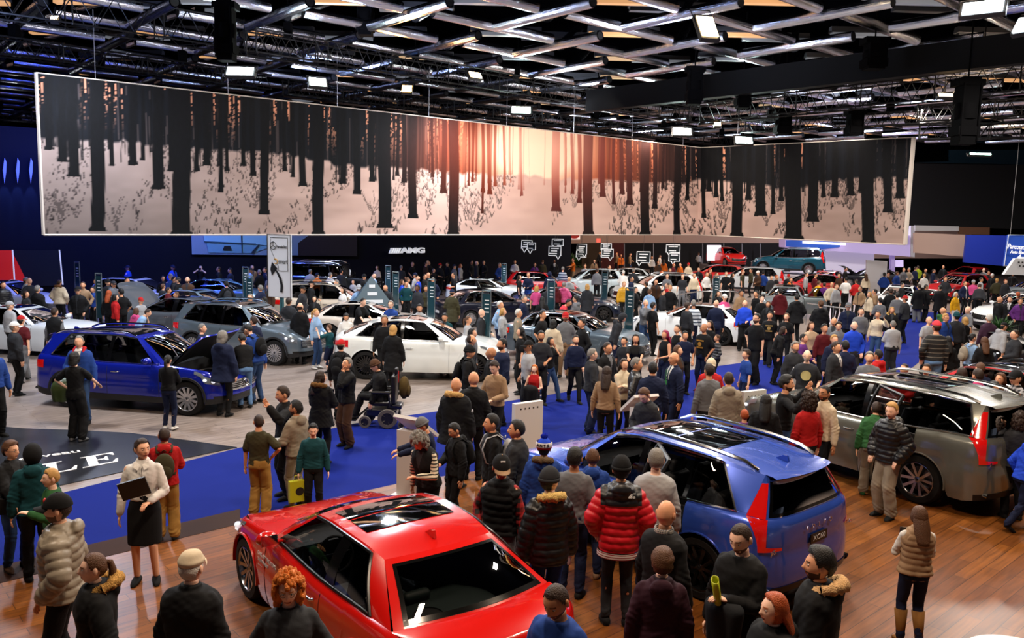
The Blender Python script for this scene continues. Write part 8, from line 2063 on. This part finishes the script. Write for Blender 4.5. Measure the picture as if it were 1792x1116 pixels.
# coats over arms
R_ = who(933, 638); thing_mb(cloth_blob(5, (.16, .11, .10), .5, None), 'carried_coat', fabric('#0c0c0e'), inbody(R_[0], (-.02, -.26, 1.08)), R_[0].rotation_euler.z, 'black coat carried in front of the ginger person in red', 'coat')
R_ = who(1063, 600); thing_mb(cloth_blob(6, (.11, .13, .08), .5, None), 'carried_coat', fabric('#7c7672'), inbody(R_[0], (-.33, -.06, 1.22)), R_[0].rotation_euler.z, 'grey coat hanging over the shoulder of the person in black jacket and glasses', 'coat')
R_ = who(1302, 915); thing_mb(cloth_blob(8, (.17, .12, .10), .38, None), 'carried_coat', fabric('#22252a'), inbody(R_[0], (.02, -.26, 1.12)), R_[0].rotation_euler.z, 'dark charcoal coat over the arm of the bearded person beside the blue suv', 'coat')
p, _ = hand(R_, 1); m = MB(); A = [[(math.cos(t)*.032*(1+.12*math.sin(t*2)), math.sin(t)*.045, z) for t in np.linspace(0, 5.6, 18)] for z in np.linspace(-.06, .20, 4)]; m.grid(np.array(A)); o = thing_mb(m, 'rolled_leaflet', P('#b7c020', .45), p, 0, 'rolled yellow green leaflet held up beside the charcoal coat', 'leaflet', rot=(.35, -.25, 0)); o.modifiers.new('t', 'SOLIDIFY').thickness = .003
# books and camera bag with the family on the left
R_ = who(30, 776); q = inbody(R_[0], (-.02, -.33, 1.16))
m = MB(); m.box((0, 0, 0), (.24, .17, .03)); thing_mb(m, 'brochure', P('#b8a028', .5), q+np.array([0, 0, .03]), .7, 'yellow brochure on top of the pile held at the left edge', 'brochure', smooth=False, rot=(.35, .1, .6))
m = MB(); m.box((0, 0, 0), (.26, .18, .02)); thing_mb(m, 'brochure', P('#8a9096', .5), q, .5, 'grey brochure under the yellow one held at the left edge', 'brochure', smooth=False, rot=(.35, .1, .5))
m = MB(); m.box((0, 0, 0), (.26, .14, .18)); m.tube([(-.11, 0, .08), (-.09, 0, .2), (.09, 0, .2), (.11, 0, .08)], .012, 6); thing_mb(m, 'camera_bag', fabric('#141416'), inbody(R_[0], (-.24, -.18, .98)), .3, 'black camera bag hanging from the person at the left edge', 'bag')
# yellow carrier bag
R_ = who(549, 741); p, _ = hand(R_, -1); m = MB(); m.box((0, 0, -.20), (.26, .08, .30)); m.tube([(-.07, 0, -.05), (-.05, 0, .02), (.05, 0, .02), (.07, 0, -.05)], .006, 5); o = thing_mb(m, 'carrier_bag', P('#b9bd22', .45), p, R_[0].rotation_euler.z+.3, 'yellow green paper bag in the hand of the child in teal', 'bag', smooth=False)
m = MB(); m.lathe([(0, -.043), (.06, -.043), (.06, -.041)], 16, 'y', c=(.01, 0, -.20)); m.build('bag_print', P('#1a1a1a', .5), o, smooth=False)
R_ = who(520, 697); p, _ = hand(R_, 1); m = MB(); m.box((0, 0, 0), (.20, .26, .012)); thing_mb(m, 'leaflet', P('#dcdcd8', .5), p+np.array([0, 0, .02]), .4, 'white leaflet held by the person in stone grey hoodie', 'leaflet', smooth=False)
R_ = who(1342, 546); p, _ = hand(R_, 1); m = MB(); m.box((0, 0, 0), (.16, .02, .22)); thing_mb(m, 'leaflet', P('#b8bc28', .5), p, .4, 'yellow leaflet carried by the person in black with a gold print', 'leaflet', smooth=False, rot=(0, .5, .4))
# phones and tablets in raised hands
seen = set()
for r in PEO:
    d = ROWD[(r[1], r[2])]; L = math.radians(d.get('lean', 0))
    if d['arms'] in ('ff', 'uu') or (d['arms'] == 'fh'):
        if r[2] > 960: continue
        z = (1.30 if d['arms'][0] == 'f' else 1.60); y_ = -.36 if d['arms'][0] == 'f' else -.30; m = MB(); m.box((0, 0, 0), (.15, .012, .078))
        b_ = r[0]; lab_ = b_['label']; lb = 'dark phone held by the '+' '.join(lab_.split()[:11])
        thing_mb(m, 'phone', P('#0c0d10', .15, spec=.7), inbody(b_, rotL((0, y_, z), L)), b_.rotation_euler.z, lb, 'phone', smooth=False)
# prints and marks on clothing
def patch(rec, pts, col, name, th=.02, back=False, depth=None, em=None):
    """flat shapes laid on the chest or back; pts: list of polygons in (x,z) body metres"""
    m = MB(); d = ROWD[(rec[1], rec[2])]; st = np.array(torso(1 if d.get('f') else 0, round(d.get('bw', 1.)*20)/20, th, 1.0, 1.47))
    for poly in pts:
        V = []
        for x, z in poly:
            rx, ry, cy = [np.interp(z, st[:, 0], st[:, k]) for k in (1, 2, 3)]; yy = ry*max(0, 1-(abs(x)/rx)**2.3)**(1/2.3)+.012; V.append((x, cy+(yy if back else -yy), z))
        m.add(V, [tuple(range(len(V)))[::-1] if back else tuple(range(len(V)))])
    o = m.build(name, P(col, .6), rec[0], smooth=False); return o
def disc(cx, cz, r, n=14): return [(cx+r*math.cos(t), cz+r*math.sin(t)) for t in np.linspace(0, 2*PI, n, endpoint=False)]
for key, c in (((1227, 566), '#9c7020'), ((1342, 546), '#a8884a')):
    R_ = who(*key); patch(R_, [[(-.11, 1.33), (.11, 1.33), (.11, 1.30), (-.11, 1.30)], disc(0, 1.23, .055), [(-.10, 1.16), (.10, 1.16), (.10, 1.12), (-.10, 1.12)]], c, 'chest_print', .02)
patch(who(1413, 613), [disc(.0, 1.24, .10)], '#b8ac74', 'chest_print', .02)
patch(who(794, 477), [disc(.0, 1.26, .08)], '#c07018', 'chest_print', .02)
R_ = who(1077, 803)
arc = lambda r0, r1, cx, cz: [(cx+r1*math.cos(t), cz+r1*math.sin(t)) for t in np.linspace(0, PI/2, 7)]+[(cx+r0*math.cos(t), cz+r0*math.sin(t)) for t in np.linspace(PI/2, 0, 7)]
patch(R_, [arc(.006, .014, -.10, 1.385), arc(.018, .026, -.10, 1.385), arc(.030, .038, -.10, 1.385)], '#e8e8e8', 'brand_mark', .062, True)
patch(R_, [[(-.13, 1.40), (-.105, 1.40), (-.105, 1.394), (-.13, 1.394)], [(-.13, 1.39), (-.105, 1.39), (-.105, 1.384), (-.13, 1.384)]], '#e8e8e8', 'brand_mark', .062, True)
hm2 = MB(); st = torso(0, 1., .03, .86, 1.0)[0]
hm2.lathe([(.215, 0), (.22, -.03), (.218, -.06)], 32, c=(0, .005, .80)); V = np.array(hm2.v); V[:, 1] *= .78; hm2.v = [tuple(v) for v in V]; o = hm2.build('shirt_hem', striped('#d8d0cc', '#8a2028', 42, .4), R_[0])
# patterned collar of the bald person, lanyard, pom hat
R_ = who(1165, 878); m = MB(); m.tube([(.078*math.cos(t), .008+.075*math.sin(t), 1.485) for t in np.linspace(0, 2*PI, 24, endpoint=False)], .018, 6, closed=True, flat=(.6, 1.4)); m.build('shirt_collar', striped('#d8d6cc', '#3a3c48', 60, .5, True), R_[0])
R_ = who(952, 762); d = ROWD[(952, 762)]; Hm = headmat(0, 0, 0, 0); m = MB(); m.blob(Hm[1]+np.array([0, .0, .175]), (.048, .048, .044), 14); V = np.array(m.v); V += np.random.RandomState(1).normal(size=V.shape)*.003; m.v = [tuple(v) for v in V]; m.build('pom_pom', fabric('#1426a8', 'fur'), R_[0])
m = MB(); m.lathe([(.107, .035), (.113, .05), (.112, .085), (.104, .10)], 32, c=(0, 0, Hm[1][2]+.01)); V = np.array(m.v); V[:, 1] = V[:, 1]*1.12+.008; m.v = [tuple(v) for v in V]; m.build('white_band', fabric('#d8d8dc'), R_[0])
for i, ch_ in enumerate('STNA'):
    a_ = PI/2+(1.5-i)*.42; x_, y_ = .114*math.cos(a_), .128*math.sin(a_)+.008; text('hat_letter', ch_, .052, P('#10121c', .6), R_[0], loc=(x_, y_, Hm[1][2]+.078), rot=(PI/2, 0, a_+PI/2), ext=.002, bold=.002)
R_ = who(1181, 617); m = MB(); m.tube([(.03, -.145, 1.43), (.02, -.165, 1.30), (.0, -.170, 1.22), (-.02, -.165, 1.30), (-.03, -.145, 1.43)], .006, 4); m.box((0, -.172, 1.19), (.06, .006, .08)); m.build('lanyard', P('#2c7a40', .5), R_[0], smooth=False)
R_ = who(103, 868); Hm = headmat(0, 0, 0, 0); m = MB(); m.blob(Hm[1]+np.array([.0, -.098, .085]), (.028, .012, .022), 10); m.build('cap_emblem', P('#b01818', .6), R_[0])
R_ = who(878, 797); Hm = headmat(0, 0, 30, 0); m = MB(); m.box(Hm[1]+Hm[0]@np.array([0, -.112, .078]), (.045, .008, .03), M=Hm[0]); m.build('cap_patch', P('#c8c8c8', .6), R_[0], smooth=False)
R_ = who(798, 660); m = MB(); m.lathe([(0, 0), (.035, 0), (.035, .004), (0, .004)], 16, 'x', c=(-.285, 0, 1.24)); m.build('sleeve_badge', P('#c8c8c8', .6), R_[0], smooth=False)
R_ = who(165, 970); m = MB(); m.lathe([(0, 0), (.035, 0), (.035, .004), (0, .004)], 16, 'x', c=(-.28, 0, 1.24)); m.build('sleeve_badge', P('#b8b8b8', .6), R_[0], smooth=False)
R_ = who(145, 588); patch(R_, [[(-.06, 1.46), (.06, 1.46), (.07, 1.05), (-.05, 1.05)]], '#c9c9cc', 'polo_shirt', .028); patch(R_, [[(-.055, 1.30), (.065, 1.30), (.067, 1.27), (-.053, 1.27)], [(-.053, 1.24), (.067, 1.24), (.068, 1.21), (-.052, 1.21)]], '#24407e', 'polo_stripe', .031)
m = MB()
for s in (1, -1): m.tube([(s*.02, .07, 1.50), (s*.085, .03, 1.495), (s*.085, -.06, 1.46), (s*.07, -.13, 1.36)], [.03, .034, .03, .015], 8)
m.build('red_lining', fabric('#b01c24'), R_[0])
# brake calliper lettering on the red coupe flank
rc = min([o for o in COL.objects if o.get('category') == 'car'], key=lambda o: (o.location[0]+1.6)**2+(o.location[1]-7.)**2)
for i, (t_, sz) in enumerate((('CAR OF THE YEAR', .062), ('2018 FINALIST', .05), ('AUTO', .05))):
    text('flank_lettering', t_, sz, P('#e4e4e6', .5), rc, loc=(.98, CT['coupe']['W']/2-.008, .70-i*.07), rot=(PI/2, 0, PI), align='LEFT', ext=.002)
# ---- powered wheelchair and its rider
def wheelchair():
    g = G(668, 744); rz = math.radians(-90); r = empty('wheelchair', (g[0], g[1], .008), rz); tags(r, 'black powered wheelchair with grey tyres on the blue carpet', 'wheelchair'); bk = P('#0d0d10', .4); gr = P('#5a5654', .7)
    m = MB(); m.box((0, .02, .30), (.40, .62, .16)); m.box((0, .28, .42), (.36, .30, .10)); o = m.build('drive_base', P('#0c1024', .3, coat=.5), r); bv = o.modifiers.new('b', 'BEVEL'); bv.width = .03; bv.segments = 3
    m = MB(); m.box((0, .0, .49), (.46, .48, .09)); m.box((0, .26, .78), (.44, .09, .58)); m.box((0, .30, 1.14), (.20, .07, .14)); o = m.build('seat', bk, r); bv = o.modifiers.new('b', 'BEVEL'); bv.width = .03; bv.segments = 3
    for s in (1, -1):
        m = MB(); m.tube([(s*.27, .22, .74), (s*.27, -.16, .74)], .028, 8); m.tube([(s*.27, .18, .74), (s*.24, .2, .45)], .018, 6); m.build('armrest', bk, r)
        for y, R2, w_, nm in ((.16, .20, .08, 'drive_wheel'), (-.30, .125, .06, 'caster_wheel'), (.44, .075, .04, 'anti_tip_wheel')):
            c = (s*.27, y, R2); w0 = MB(); w0.lathe([(R2*.62, -w_/2), (R2*.95, -w_/2), (R2, -w_*.25), (R2, w_*.25), (R2*.95, w_/2), (R2*.62, w_/2), (R2*.62, -w_/2)], 28, 'x', c=c); wo = w0.build(nm, gr, r)
            h2 = MB(); h2.lathe([(0, -w_*.3), (R2*.62, -w_*.3), (R2*.62, w_*.3), (0, w_*.3)], 20, 'x', c=c)
            for k in range(5): t = 2*PI*k/5; h2.tube([np.array(c), np.array(c)+np.array([s*w_*.35, math.cos(t)*R2*.6, math.sin(t)*R2*.6])], .012, 5)
            h2.build('wheel_hub', P('#1c1c20', .4), wo)
        m = MB(); m.tube([(s*.13, -.22, .42), (s*.13, -.46, .20), (s*.13, -.62, .14)], .016, 6); m.build('leg_rest', bk, r)
    m = MB(); m.box((0, -.62, .13), (.36, .24, .03)); m.build('footplate', bk, r)
    m = MB(); m.box((-.27, -.24, .78), (.09, .16, .05)); m.tube([(-.27, -.26, .80), (-.27, -.27, .88)], .01, 6); m.blob((-.27, -.27, .89), (.018, .018, .018), 8); m.build('joystick', bk, r)
    m = MB(); m.box((0, .34, 1.02), (.04, .02, .24)); m.build('red_strap', P('#d02018', .5), r)
    bp = MB(); bp.blob((0, 0, 0), (.17, .11, .24), 16); bp.blob((0, .08, -.06), (.13, .06, .14), 12); a = inbody(r, (0, .46, .80)); o = bp.build('backpack', fabric('#4a3a18'), loc=a); o.rotation_euler = (0, 0, rz); tags(o, 'brown backpack hanging behind the powered wheelchair', 'backpack')
    d = dict(top='jacket', tc=PAL['black'], bot='jeans', bc=PAL['black'], hair='beanie', hc='b', hatc='#4c3220', arms='er', legs='S', lean=8, hp=15, skin='a', bw=1.1)
    b = person((g[0], g[1], .04), -90, 1.70, lod=2, label='person in black jacket and brown fur hat riding the powered wheelchair', **d)
wheelchair()
